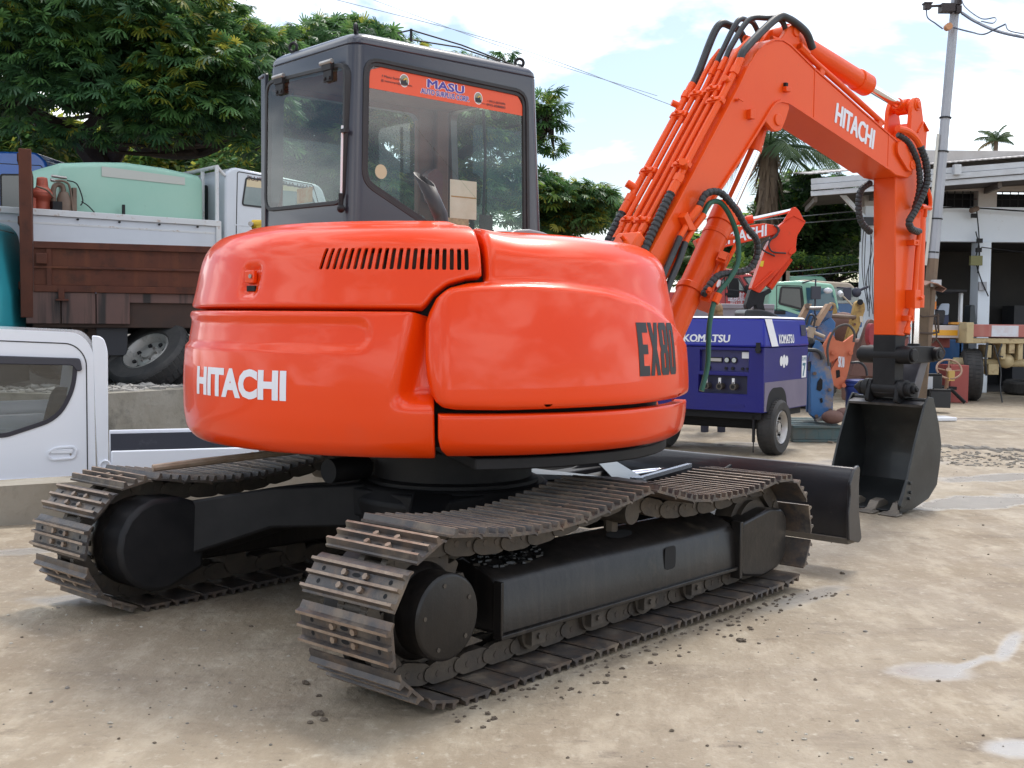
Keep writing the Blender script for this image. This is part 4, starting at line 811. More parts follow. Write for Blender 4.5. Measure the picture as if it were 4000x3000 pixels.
def gmat():
    m = bpy.data.materials.new('yard_ground'); m.use_nodes = True; t = m.node_tree; p = t.nodes['Principled BSDF']; l = t.links.new
    g = t.nodes.new('ShaderNodeTexCoord'); co = g.outputs['Object']
    def nz(sc, d=8, r=.6, st=None, dist=0):
        n = t.nodes.new('ShaderNodeTexNoise'); n.inputs['Scale'].default_value = sc; n.inputs['Detail'].default_value = d; n.inputs['Roughness'].default_value = r; n.inputs['Distortion'].default_value = dist
        if st:
            mp = t.nodes.new('ShaderNodeMapping'); mp.inputs['Scale'].default_value = st; mp.inputs['Rotation'].default_value = (0, 0, .12); l(co, mp.inputs[0]); l(mp.outputs[0], n.inputs[0])
        else: l(co, n.inputs[0])
        return n.outputs[0]
    def rg(s, a, b, lo=0, hi=1):
        r = t.nodes.new('ShaderNodeMapRange'); r.interpolation_type = 'SMOOTHSTEP'; r.inputs[1].default_value = a; r.inputs[2].default_value = b; r.inputs[3].default_value = lo; r.inputs[4].default_value = hi; l(s, r.inputs[0]); return r.outputs[0]
    cur = None
    def mix(f, c, c0=None):
        nonlocal cur
        x = t.nodes.new('ShaderNodeMix'); x.data_type = 'RGBA'
        if cur is None: x.inputs['A'].default_value = (*c0, 1)
        else: l(cur, x.inputs['A'])
        x.inputs['B'].default_value = (*c, 1); l(f, x.inputs['Factor']); cur = x.outputs['Result']
    mix(rg(nz(.55), .35, .65), (0.251, 0.198, 0.138), (0.295, 0.243, 0.175))
    mix(rg(nz(.22, 6, .55), .5, .68, 0, .6), (0.220, 0.183, 0.143))
    mix(rg(nz(5, 8, .7, (1, .45, 1)), .44, .68, 0, .85), (0.397, 0.337, 0.254))
    mix(rg(nz(2.2, 9, .74, (.35, 1, 1)), .50, .72, 0, .7), (0.164, 0.128, 0.095))
    mix(rg(nz(9, 9, .75, (.5, 1, 1)), .55, .70, 0, .7), (0.136, 0.106, 0.081))
    mix(rg(nz(20, 7, .72), .53, .72, 0, .8), (0.441, 0.389, 0.311))
    mix(rg(nz(38, 5, .7), .60, .78, 0, .75), (0.132, 0.102, 0.077))
    mix(rg(nz(1.5, 8, .7, None, .6), .63, .74, 0, .5), (0.397, 0.367, 0.328))
    # thin films of water lying in shallow dips: smoother, with the sky's pale sheen painted into the colour
    wet_sheen = None; edge = nz(3.2, 7, .62)
    for (vx_, vy_), sx, sy, rt, hard in WET_SHEEN:
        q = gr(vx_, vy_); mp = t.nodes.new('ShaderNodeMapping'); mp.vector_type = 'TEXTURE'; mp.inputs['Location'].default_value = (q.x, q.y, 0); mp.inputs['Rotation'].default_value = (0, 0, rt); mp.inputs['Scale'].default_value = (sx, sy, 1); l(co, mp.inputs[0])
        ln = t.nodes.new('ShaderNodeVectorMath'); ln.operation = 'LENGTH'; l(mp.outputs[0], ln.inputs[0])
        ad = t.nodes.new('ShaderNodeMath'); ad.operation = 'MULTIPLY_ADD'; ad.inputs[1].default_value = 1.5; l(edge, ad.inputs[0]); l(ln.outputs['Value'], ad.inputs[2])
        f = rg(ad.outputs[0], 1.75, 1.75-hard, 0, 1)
        if wet_sheen is None: wet_sheen = f
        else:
            mxn = t.nodes.new('ShaderNodeMath'); mxn.operation = 'MAXIMUM'; l(wet_sheen, mxn.inputs[0]); l(f, mxn.inputs[1]); wet_sheen = mxn.outputs[0]
    mu = t.nodes.new('ShaderNodeMath'); mu.operation = 'MULTIPLY'; mu.inputs[1].default_value = .6; l(wet_sheen, mu.inputs[0]); mix(mu.outputs[0], (.33, .32, .305))
    l(cur, p.inputs['Base Color'])
    sp_ = t.nodes.new('ShaderNodeMapRange'); sp_.inputs[3].default_value = .35; sp_.inputs[4].default_value = 1.0; l(wet_sheen, sp_.inputs[0]); l(sp_.outputs[0], p.inputs['Specular IOR Level'])
    rm = t.nodes.new('ShaderNodeMix'); rm.data_type = 'FLOAT'; l(wet_sheen, rm.inputs[0]); l(rg(nz(.9, 7, .65), .42, .7, .55, .92), rm.inputs[2]); rm.inputs[3].default_value = .27; l(rm.outputs[0], p.inputs['Roughness'])
    b1 = t.nodes.new('ShaderNodeBump'); b1.inputs['Strength'].default_value = .55; b1.inputs['Distance'].default_value = .012; l(nz(30, 8, .7), b1.inputs['Height'])
    b2 = t.nodes.new('ShaderNodeBump'); b2.inputs['Strength'].default_value = .5; b2.inputs['Distance'].default_value = .05; l(nz(5, 7, .6, (1, .6, 1)), b2.inputs['Height']); l(b1.outputs[0], b2.inputs['Normal']); iv = t.nodes.new('ShaderNodeMapRange'); iv.inputs[3].default_value = .55; iv.inputs[4].default_value = .05; l(wet_sheen, iv.inputs[0]); l(iv.outputs[0], b1.inputs['Strength']); l(iv.outputs[0], b2.inputs['Strength']); l(b2.outputs[0], p.inputs['Normal'])
    return m
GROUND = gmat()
outer = [Vector((-900, -400, 0)), Vector((900, -400, 0)), Vector((900, 1800, 0)), Vector((-900, 1800, 0))]
hole = [Vector((q.x, q.y, 0)) for q in lane]
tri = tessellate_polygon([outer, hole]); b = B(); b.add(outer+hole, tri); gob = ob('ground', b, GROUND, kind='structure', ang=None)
if gob.data.polygons[0].normal.z < 0: gob.data.flip_normals()
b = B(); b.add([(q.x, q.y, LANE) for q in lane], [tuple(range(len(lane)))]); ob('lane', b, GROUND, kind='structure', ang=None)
CONC = M('stained_concrete', (.30, .28, .24), .85, var=((.20, .18, .14), 2.5, .9), dirt=[((.055, .05, .04), 2.2, .50, .70, .9), ((.40, .38, .34), 6, .58, .8, .6)], bump=(9, .5, .03))
yard = [RET[0], RET[1], RET[2], RET[3], RET[4], Vector((-1.2, 400)), Vector((-500, 400)), Vector((-500, 11))]
b = B(); b.add([(q.x, q.y, YARD) for q in yard], [tuple(range(8))]); ob('upper_yard', b, M('gravel_ground', (.16, .145, .125), .9, var=((.10, .09, .075), 3, .9), dirt=((.30, .28, .25), 22, .52, .72, .8), bump=(30, .8, .03)), kind='structure', ang=None)
rw = B()
for a, c in zip(RET, RET[1:]):
    d = (c-a).normalized(); n = Vector((-d.y, d.x)); a2, c2 = a+n*.28, c+n*.28
    q = [(a, LANE), (c, LANE), (c2, LANE), (a2, LANE)]
    rw.add([(p.x, p.y, z) for p, z in q]+[(p.x, p.y, YARD+.03) for p, _ in q], [(0, 1, 5, 4), (1, 2, 6, 5), (2, 3, 7, 6), (3, 0, 4, 7), (4, 5, 6, 7)])
rw.bx((-1.3, 13.2, 0), (-1.1, 200, YARD+.03))
tag(ob('retaining_wall', rw, CONC, ang=None), 'cracked grey concrete retaining wall holding up the gravel yard behind the white pickup', 'wall')
def low_wall():
    b = B(); n = 60
    for k in range(n):
        s0, s1 = -26+29*k/n, -26+29*(k+1)/n; p, q = WA+WD*s0, WA+WD*s1
        for z in (0,):
            h0, h1 = .245+.008*sin(s0*3.1), .245+.008*sin(s1*3.1)
            f = [(p, -.1), (q, -.1), (q, h1), (p, h0)]; o_ = WN*.30
            b.add([(v.x, v.y, z_) for v, z_ in f]+[(v.x+o_.x, v.y+o_.y, LANE if z_ < 0 else z_) for v, z_ in f], [(0, 1, 2, 3), (7, 6, 5, 4), (3, 2, 6, 7)]+([(0, 3, 7, 4)] if k == 0 else [])+([(1, 5, 6, 2)] if k == n-1 else []))
    return b
tag(ob('low_wall', low_wall(), M('low_wall_concrete', (.33, .30, .25), .85, var=((.24, .21, .165), 2, .9), dirt=((.10, .085, .06), 3, .52, .72, .8), bump=(8, .4, .03)), ang=30), 'low weathered concrete kerb wall between the yard and the white pickup', 'wall')
# loose stones on the edge of the upper yard
st = B()
for k in range(420):
    t = random.random(); p = RET[2].lerp(RET[3], t) if random.random() < .75 else RET[1].lerp(RET[2], t); d = random.random()**1.6*1.3
    q = p+Vector((-.75, .66))*(.3+d)+Vector((random.uniform(-.2, .2), random.uniform(-.1, .1))); r = random.choice((.02, .03, .045, .06))*random.uniform(.7, 1.2)
    st.ball((q.x, q.y, YARD+r*.4), r, 5, sq=(1.2, 1, .7), jit=.25)
ob('gravel', st, M('loose_stone', (.22, .2, .18), .9, var=((.38, .36, .33), 5, 1)), kind='stuff', ang=None)
# clods of mud and pebbles
MUD = M('mud_clod', (.085, .062, .045), .9, var=((.15, .12, .09), 8, .9), bump=(40, .6, .01))
def clod(x, y, r):
    p = gr(x, y); b = B()
    for k in range(3): b.ball((random.uniform(-.6, .6)*r, random.uniform(-.6, .6)*r, r*.35), r*random.uniform(.45, .75), 7, sq=(1.2, 1, .75), jit=.3)
    o = ob('mud_clod', b, MUD, ang=None); o.location = (p.x, p.y, 0); return o
CL = [(660, 1478, .022, 'below the rear end of the near track'), (688, 1545, .028, 'left of the foot of the near track'), (700, 1558, .02, 'lowest beside the foot of the near track'), (668, 1562, .018, 'leftmost under the near track heel'), (688, 1505, .015, 'halfway up beside the near track heel'), (1602, 1386, .024, 'on open ground below the blade corner'), (1690, 1240, .024, 'behind the front end of the near track'), (1818, 1240, .022, 'on open ground under the bucket'), (1450, 1580, .014, 'by itself in the foreground'), (1335, 1545, .012, 'in the foreground below the near track')]
for x, y, r, w_ in CL: tag(clod(x, y, r*.62), 'dark brown clod of dried mud '+w_, 'mud clod', 'mud clods fallen from the tracks')
pb = B()
for k in range(1100):
    y = 1010+650*random.random()**1.3; x = random.uniform(-40, 2260)
    if 640 < x < 1750 and y < 1545-.377*(x-965)+60 and y < 1560: 
        if random.random() < .75: continue
    p = gr(x, y)
    if noise.noise(Vector((p.x*1.3, p.y*1.3, 7))) < .08 and random.random() < .8: continue
    r = random.choice((.002, .003, .003, .004, .006))*random.uniform(.7, 1.3); pb.ball((p.x, p.y, r*.3), r, 5, sq=(1.3, 1, .7), jit=.3, mi=random.randrange(3))
for k in range(150):
    t = random.random(); a = Vector((-1.25+2.5*t, -1.19-random.random()**2*.18)); m_ = Matrix.Rotation(TA, 2); q = m_ @ a+Vector((TO.x, TO.y)); r = random.uniform(.003, .010)
    pb.ball((q.x, q.y, r*.3), r, 5, sq=(1.3, 1, .7), jit=.3, mi=0)
ob('pebbles', pb, [MUD, M('pale_pebble', (.42, .38, .32), .9), M('grey_pebble', (.2, .18, .16), .9)], kind='stuff', ang=None)
# dirt ridge pressed by a passing track (right)
rd = B()
for k in range(26):
    x = 2025+k*11.5; y = 965+.055*(x-2025)+random.uniform(-3, 3); p = gr(x, y); rd.box((p.x, p.y, .006), (.085, .15, .028), random.uniform(-.2, .3), top=(.6, .7))
for k in range(300):
    x = random.uniform(2020, 2330); y = 985+.05*(x-2025)+random.uniform(-14, 18); p = gr(x, y); r = random.uniform(.006, .02); rd.ball((p.x, p.y, .002), r, 5, sq=(1.6, 1.2, .5), jit=.4)
ob('track_print_ridge', rd, M('pressed_dirt', (.25, .23, .2), .9, var=((.15, .13, .11), 6, .9)), kind='stuff', ang=None)
# stick lying on the far track, twig on the ground
b = B(); m_ = EM @ TM
b.tube([m_ @ Vector(p) for p in ((-1.02, .92, .60), (-.80, .86, .615), (-.45, .80, .63), (-.1, .76, .64))], [.017, .019, .017, .016], 8); tag(ob('metal_rod', b, M('rusty_rod', (.30, .2, .13), .7, var=((.42, .33, .25), 14, .9), bump=(30, .3, .005))), 'rusty brown rod lying on top of the far track', 'rod')
b = B(); p, q = gr(1725, 945), gr(1800, 958); b.tube([p+Vector((0, 0, .02)), p.lerp(q, .5)+Vector((0, .03, .012)), q+Vector((0, 0, .01))], .012, 6); b.tube([p.lerp(q, .05)+Vector((0, 0, .02)), p.lerp(q, .02)+Vector((-.03, -.02, .05))], .006, 5); tag(ob('twig', b, M('dry_twig', (.3, .24, .18), .9)), 'dry pale twig lying between the blue compressor and the bucket', 'twig')

# ------------------------------------------------------------------ wheels
def wheel(par, p, ax, R, wd, rim, tyre=TYRE, name='wheel', rr=.58):
    ax = Vector(ax).normalized(); p = Vector(p); b = B()
    h = wd/2
    b.lathe([(R*rr, -h*.75), (R*rr*1.08, -h*.95), (R*.9, -h), (R*.975, -h*.8), (R, -h*.55), (R, h*.55), (R*.975, h*.8), (R*.9, h), (R*rr*1.08, h*.95), (R*rr, h*.75)], p, ax, 36)
    u = ax.orthogonal().normalized(); w_ = ax.cross(u)
    t = ob(name, b, tyre, par, ang=40)
    g = B(); n = 40
    for k in range(n):
        a = 2*pi*k/n
        for s in (-1, 1):
            c_ = p+(u*cos(a+(.04 if s > 0 else 0))+w_*sin(a+(.04 if s > 0 else 0)))*R*.997+ax*(s*h*.42)
            d = (u*cos(a)+w_*sin(a)); tn = ax.cross(d)
            g.box(c_, (R*.10, h*.52, R*.02), Matrix((tn, ax, d)).transposed())
    ob('tyre_tread', g, tyre, t, kind='stuff', ang=None)
    b = B(); b.lathe([(R*rr*1.02, h*.80), (R*rr*.98, h*.92), (R*rr*.9, h*.75), (R*rr*.82, h*.25), (R*rr*.6, h*.12), (R*rr*.45, h*.35), (R*rr*.28, h*.40), (R*rr*.27, h*.62), (0, h*.65)], p, ax, 30)
    ri = ob('rim', b, rim, t, ang=40)
    b = B()
    for k in range(8):
        a = 2*pi*k/8; d = u*cos(a)+w_*sin(a); c_ = p+d*R*rr*.68+ax*h*.17; b.cyl(c_-ax*.005, c_+ax*.02, R*.05, n=10)
    ob('rim_hole', b, DARK, t, kind='stuff')
    b = B()
    for k in range(6):
        a = 2*pi*k/6; d = u*cos(a)+w_*sin(a); c_ = p+d*R*rr*.36+ax*h*.38; b.cyl(c_, c_+ax*.025, R*.03, n=6)
    ob('wheel_nut', b, STEEL, t, kind='stuff')
    return t
# ------------------------------------------------------------------ vehicles on the left
WIN = M('dark_pane', (.012, .016, .017), .06, spec=.9)
WINL = M('pale_pane', (.16, .2, .2), .05, spec=.9, var=((.35, .38, .36), 1.2, .7))
SEAM = M('panel_gap', (.03, .03, .032), .7)
BLUE = M('truck_blue', (.03, .17, .68), .35, coat=.5)
TEAL = M('truck_teal', (.03, .36, .44), .35, coat=.4, var=((.06, .32, .36), 3, .6))
RUSTB = M('rusty_brown_steel', (.105, .036, .022), .75, spec=.2, var=((.065, .025, .018), 2.0, .9), streak=((.16, .055, .025), 5, .55, .75, .5), dirt=[((.028, .018, .015), 4, .54, .74, .9), ((.24, .17, .13), 12, .66, .82, .5)], bump=(12, .3, .01))
MINT = M('mint_fibreglass', (.27, .48, .385), .5, var=((.34, .53, .43), 1.4, .7), dirt=[((.15, .27, .2), 7, .62, .8, .5), ((.42, .50, .44), 3, .6, .75, .4)])
WHITER = M('white_paint_rust_edges', (.66, .67, .68), .5, var=((.52, .52, .52), 2, .5), dirt=((.34, .19, .09), 12, .56, .70, .85))
WHITEG = M('aged_white_paint', (.62, .65, .70), .4, coat=.2, var=((.54, .57, .62), 3, .5))
def win(par, P, ax, t, mat=WIN, name='window', seal=.018, th=.008, o=-1):
    b = B(); ringpoly(b, P, inset(P, seal), ax, t+o*.003, t+o*th); w_ = ob(name, b, RUBBER, par, ang=30)
    b = B(); f = {'y': lambda u, v: (u, t+o*.005, v), 'x': lambda u, v: (t+o*.005, u, v)}[ax]; b.add([f(*p) for p in inset(P, seal*.8)], [tuple(range(len(P)))]); ob('pane', b, mat, w_, recalc=False, ang=None); return w_
def seam(par, P, ax, t, wd=.008, o=-1, name='door', mat=None):
    b = B(); ringpoly(b, P, inset(P, wd), ax, t+o*.0006, t+o*.0025); s_ = ob(name, b, mat or SEAM, par, ang=None); return s_

# white pickup in the sunken lane
pk = thing('pickup_truck', 'white flatbed pickup cut off by the left edge behind the kerb wall', 'pickup truck', (-2.95, 8.2, LANE), radians(19.6))
side = rounded([(-2.0, .42), (-.0, .42), (-.012, 1.86), (-.10, 1.975), (-1.35, 2.03), (-1.72, 1.42), (-2.02, 1.2)], [.05, .04, .09, .10, .22, .3, .1], 6)
PW = M('pickup_white', (.80, .82, .88), .22, coat=.6, coatr=.04)
b = B(); b.prism(side, 'y', 0, 1.6); pb_ = ob('cab_body', b, PW, pk, ang=40)
gw = rounded([(-1.62, 1.36), (-.60, 1.24), (-.24, 1.36), (-.13, 1.58), (-.115, 1.785), (-1.42, 1.83)], [.05, .05, .22, .12, .04, .06], 6)
cg = B(); cg.prism(inset(gw, .012), 'y', -.2, .05); cut(pb_, cg, 40); cg = B(); cg.prism([(-1.48, 1.26), (-.22, 1.30), (-.16, 1.80), (-1.42, 1.84)], 'y', .04, 1.55); cut(pb_, cg, 40)
gw2 = rounded([(.45, 1.42), (1.2, 1.42), (1.2, 1.78), (.45, 1.78)], .04); cg = B(); cg.prism(gw2, 'x', -.4, .2); cut(pb_, cg, 40)
cg = B(); cg.prism(rounded([(-1.4, 1.38), (-.3, 1.40), (-.25, 1.75), (-1.4, 1.78)], .05), 'y', 1.5, 1.8); cut(pb_, cg, 40)
b = B(); ringpoly(b, gw, inset(gw, .03), 'y', -.006, .02); sw = ob('side_window', b, M('window_frame_purple_black', (.02, .018, .03), .4), pk, ang=30)
b = B(); b.add([(u, .006, v) for u, v in inset(gw, .02)], [tuple(range(len(gw)))]); ob('pane', b, glass('pickup_glass', (.42, .46, .46), 1.2, .04), sw, recalc=False)
b = B(); b.add([(-.012, u, v) for u, v in gw2], [tuple(range(len(gw2)))]); ob('rear_window', b, GLASS, pk, recalc=False)
b = B(); b.prism(rounded([(-1.50, 1.845), (-.10, 1.795), (-.085, 1.71), (-.12, 1.70), (-.15, 1.745), (-1.5, 1.775)], .02), 'y', -.03, -.004); ob('window_visor', b, M('smoked_visor', (.035, .035, .05), .25), pk, bev=.006)
seam(pk, rounded([(-1.75, .55), (-.055, .55), (-.055, 1.80), (-.14, 1.90), (-1.36, 1.95), (-1.78, 1.3)], [.05, .05, .1, .1, .1, .1]), 'y', 0, .008)
b = B(); hd = rounded([(-.335, 1.13), (-.30, 1.075), (-.14, 1.085), (-.125, 1.15), (-.15, 1.175), (-.27, 1.17)], .03); ringpoly(b, hd, inset(hd, .012), 'y', -.012, .002); ob('door_handle', b, PW, pk, bev=.004)
b = B(); b.bx((-.30, -.010, 1.125), (-.155, .0, 1.155)); b.cyl((-.17, -.006, 1.115), (-.17, 0, 1.115), .008, n=8, mi=1); ob('handle_grip', b, [PW, STEEL], pk, bev=.004)
b = B(); b.bx((-1.9, -.012, .93), (-.05, .0, .955)); ob('side_moulding', b, PW, pk, bev=.005)
b = B(); b.prism(rounded([(.015, .75), (.08, .75), (.085, 1.85), (.06, 1.93), (.03, 1.95), (-.02, 1.955)], [.01, .02, .05, .05, .02, .01]), 'y', .0, .14); ob('bed_front_post', b, PW, pk, bev=.012)
for y0, nm in ((0.0, 'near_gate'), (1.62, 'far_gate')):
    b = B(); b.bx((.10, y0, .80), (2.75, y0+.04, 1.13)); g_ = ob('bed_gate', b, PW, pk, bev=.008)
b = B(); b.bx((.11, 1.605, .86), (2.7, 1.618, 1.10)); b.bx((.94, 1.598, .86), (.946, 1.606, 1.10)); ob('bed_liner', b, M('dark_liner', (.028, .03, .042), .6, dirt=((.12, .12, .13), 8, .6, .8, .5)), pk)
b = B()
for x in (.93, 1.75): b.cyl((x, 1.59, 1.06), (x, 1.606, 1.06), .012, n=8)
ob('liner_bolt', b, BLACK, pk)
b = B(); b.bx((.1, 0, .74), (2.75, 1.66, .80)); ob('bed_floor', b, M('bed_floor_grey', (.2, .2, .21), .6), pk)
b = B(); torus(b, (.06, -.012, 1.03), (0, 1, 0), .035, .007); b.bx((.045, -.015, .98), (.075, -.002, 1.02)); ob('gate_latch', b, PW, pk)
b = B(); b.prism(rounded([(-.75, .95), (-.25, .95), (-.15, 1.55), (-.3, 1.56), (-.42, 1.1), (-.75, 1.08)], .05), 'y', .2, .7); b2_ = B(); b2_.prism(rounded([(-1.35, 1.2), (-1.25, 1.2), (-1.15, 1.45), (-1.25, 1.46)], .03), 'y', .4, .45); SG_ = M('seat_grey', (.06, .065, .07), .8); ob('cab_seat', b, SG_, pk, bev=.03); ob('steering_wheel', b2_, SG_, pk, bev=.01)
for x in (-1.55, 1.7): wheel(pk, (x, .1, .31), (0, -1, 0), .31, .17, WHITE)

# rusty dump truck on the upper yard
dt = thing('dump_truck', 'rusty brown dump truck with a tall headboard on the gravel yard', 'dump truck', (-4.9, 11.9, YARD), radians(21))
LN = 3.9
b = B(); b.bx((.0, 0, 1.055), (LN, .05, 1.43)); sd_ = ob('side_panel', b, RUSTB, dt, bev=.004)
for z0, z1, d in ((1.43, 1.50, -.03), (1.225, 1.25, -.022), (.985, 1.055, -.03)):
    b = B(); b.bx((.0, d, z0), (LN, .06, z1)); ob('rail', b, RUSTB, sd_, bev=.006)
for x in (.12, 2.9): 
    b = B(); b.bx((x, -.02, 1.0), (x+.05, .0, 1.43)); ob('stake', b, RUSTB, sd_, bev=.004)
for x in (.23, 1.85, 3.3):
    b = B(); b.bx((x, -.05, .90), (x+.06, -.0, 1.03)); b.bx((x-.03, -.08, .895), (x+.10, -.02, .915)); ob('gate_hinge', b, RUSTB, dt, bev=.004)
b = B(); b.bx((.02, -.05, 1.27), (.13, -.0, 1.38)); ob('side_latch', b, RUSTB, dt, bev=.01)
b = B(); b.bx((-.13, -.02, .72), (-.01, .12, 2.43)); ob('corner_post', b, RUSTB, dt, bev=.008)
b = B(); b.bx((-.10, .12, .75), (-.04, 2.1, 2.38)); hbd = ob('headboard', b, RUSTB, dt, bev=.004)
for z in (2.36, 1.72, 1.05):
    b = B(); b.bx((-.15, .12, z-.04), (-.10, 2.1, z+.04)); ob('cross_rail', b, RUSTB, hbd, bev=.004)
b = B(); b.bx((-.02, .03, .62), (LN, 2.0, .98)); ob('bed_frame', b, M('dark_rust', (.035, .022, .018), .85, var=((.06, .03, .02), 4, .8)), dt, bev=.01)
SKIRT = M('dripping_skirt', (.12, .062, .05), .75, streak=((.018, .014, .013), 9, .5, .62, .95), var=((.08, .045, .04), 3, .8))
for x in (-.08, .26, .60):
    b = B(); b.bx((x, -.015, .66), (x+.33, .02, .985)); ob('side_skirt', b, SKIRT, dt, bev=.006)
b = B(); b.bx((.72, .0, .885), (LN, .02, .985)); ob('long_skirt', b, SKIRT, dt, bev=.004)
b = B(); b.prism(rounded([(.60, .33), (.90, .33), (.92, .76), (.85, .82), (.60, .78)], .04), 'y', .10, .14); ob('mud_flap', b, M('rubber_flap', (.022, .022, .027), .6), dt)
b = B(); b.bx((-.4, .5, .55), (LN, .65, .8)); b.bx((-.4, 1.4, .55), (LN, 1.55, .8)); ob('chassis_rail', b, DARK, dt)
for x in (.5, 2.9):
    for y in (.25, 1.75): wheel(dt, (x, y, .42), (0, -1, 0), .42, .24, M('rust_rim', (.09, .06, .05), .7))
sp = thing('spare_wheel', 'truck tyre with a silver rim leaning in the shade under the dump truck', 'wheel', (-3.85, 12.35, YARD+.30))
wheel(sp, (0, 0, 0), (-.30, -.62, .73), .46, .27, M('dull_silver_rim', (.34, .33, .31), .45, metal=.5, dirt=((.07, .06, .05), 5, .5, .7, .8)), rr=.56, name='tyre')
b = thing('worn_tyre', 'worn black tyre lying flat under the tyre with the silver rim', 'tyre', (-3.55, 12.7, YARD+.11)); wheel(b, (0, 0, 0), (.05, .0, 1), .44, .22, DARK, name='tyre')

# white truck with the mint tank in its bed
wt = thing('flatbed_truck', 'white flatbed truck with rust-edged side gate behind the dump truck', 'truck', (-5.5, 13.5, YARD), radians(39.7))
b = B(); b.bx((-.6, 0, 1.56), (2.24, .04, 1.90)); ga = ob('side_gate', b, WHITEG, wt, bev=.004)
for z0, z1, d in ((1.90, 1.975, -.025), (1.49, 1.57, -.02)):
    b = B(); b.bx((-.6, d, z0), (2.26, .06, z1)); ob('gate_rail', b, WHITER, ga, bev=.006)
b = B(); b.bx((2.20, -.022, 1.49), (2.27, .05, 1.97)); b.bx((-.6, -.003, 1.80), (2.2, 0, 1.825)); ob('gate_frame', b, WHITER, ga, bev=.004)
for x in (.25, .95, 1.6):
    b = B(); b.bx((x, -.035, 1.46), (x+.10, -.0, 1.53)); ob('gate_hinge', b, WHITER, ga, bev=.004)
for x in (.45, .95, 1.45, 1.95):
    b = B(); b.cyl((x, -.03, 1.88), (x, -.0, 1.88), .012, n=6); b.cyl((x, -.03, 1.585), (x, 0, 1.585), .012, n=6); ob('gate_bolt', b, BLACK, ga)
b = B(); b.bx((-.6, .02, 1.36), (2.26, 1.7, 1.50)); ob('bed_floor', b, WHITER, wt)
b = B(); b.bx((-.6, .4, .7), (4.0, 1.3, 1.0)); ob('chassis', b, DARK, wt)
cabp = rounded([(2.32, .85), (4.05, .85), (4.05, 1.75), (3.75, 2.55), (2.45, 2.68), (2.34, 2.60)], [.04, .1, .15, .12, .08, .05])
b = B(); b.prism(cabp, 'y', .0, 1.62); cb_ = ob('cab_body', b, WHITEG, wt, bev=.03)
win(wt, rounded([(2.56, 2.19), (3.72, 2.15), (3.55, 2.50), (2.62, 2.57)], .05), 'y', 0, WINL, 'door_window', .022)
seam(wt, rounded([(2.46, 1.0), (3.8, 1.0), (3.86, 1.85), (3.62, 2.55), (2.50, 2.63)], .04), 'y', 0, .012)
b = B(); b.bx((2.60, -.025, 1.80), (2.77, 0, 1.845)); ob('door_handle', b, WHITEG, wt, bev=.008)
b = B(); b.bx((2.46, -.004, 1.93), (3.83, 0, 1.945)); ob('door_crease', b, WHITEG, wt)
win(wt, rounded([(.50, 2.0), (1.15, 2.0), (1.15, 2.48), (.50, 2.48)], .05), 'x', 2.335, WIN, 'rear_window', .03, .012)
b = B(); b.bx((2.315, .58, 2.02), (2.322, .98, 2.24)); ob('window_sticker', b, M('pale_blue_sticker', (.35, .5, .7), .5), wt)
for y in (.12, .34, 1.25, 1.45):
    b = B(); b.bx((2.318, y, 1.5), (2.335, y+.10, 1.92)); ob('cab_rib', b, WHITEG, wt, bev=.008)
b = B()
for y in (-.0, .42, 1.55): b.cyl((2.23, y+.02, 1.5), (2.23, y+.02, 2.66), .026, n=8)
b.cyl((2.23, 0, 2.66), (2.23, 1.6, 2.66), .026, n=8); b.cyl((2.23, .02, 2.66), (2.34, .02, 2.56), .022, n=8); ob('guard_frame', b, WHITER, wt, bev=0)
b = B(); flat_text(b, 'MASU AUTO SURPLUS', (3.62, -.0065, 2.47), (-1, 0, .06), (0, 0, 1), .98, .055, .03); ob('lettering', b, M('dark_red_print', (.10, .03, .03), .6), wt, recalc=False, ang=None)
b = B(); b.add([(2.63, -.0058, 2.44), (3.60, -.0058, 2.43), (3.55, -.0058, 2.50), (2.64, -.0058, 2.565)], [(0, 1, 2, 3)]); ob('window_banner', b, M('cream_banner', (.62, .52, .34), .6), wt, recalc=False, ang=None)
for x in (.2, 3.4): wheel(wt, (x, .12, .40), (0, -1, 0), .40, .22, WHITE)
tk = B(); n = 10; sect = []
for x, hh, w0 in ((.30, 2.50, .02), (.34, 2.555, .0), (.75, 2.605, 0), (1.12, 2.635, 0), (1.6, 2.615, 0), (2.06, 2.56, 0), (2.10, 2.51, .02)):
    base = 1.52
    P = rounded([(.14+w0, base), (1.45-w0, base), (1.43-w0, hh-.03), (1.3, hh), (.24, hh), (.16+w0, hh-.035)], [.03, .03, .06, .1, .06, .05], 4); sect.append([(x+(0.0), y, z) for y, z in P])
loft(tk, sect); to_ = ob('water_tank', tk, MINT, None, M=wt.matrix_basis if False else None, ang=50)
to_.location = wt.location; to_.rotation_euler = wt.rotation_euler; tag(to_, 'mint green fibreglass tank with a faded stripe riding in the white flatbed', 'tank')
b = B(); b.add([(x, y, z) for x, y, z in ((.80, .150, 2.43), (1.86, .150, 2.41), (1.86, .1535, 2.505), (.80, .1535, 2.55))], [(0, 1, 2, 3)]); ob('faded_stripe', b, M('faded_pink', (.46, .47, .43), .6), to_, recalc=False)
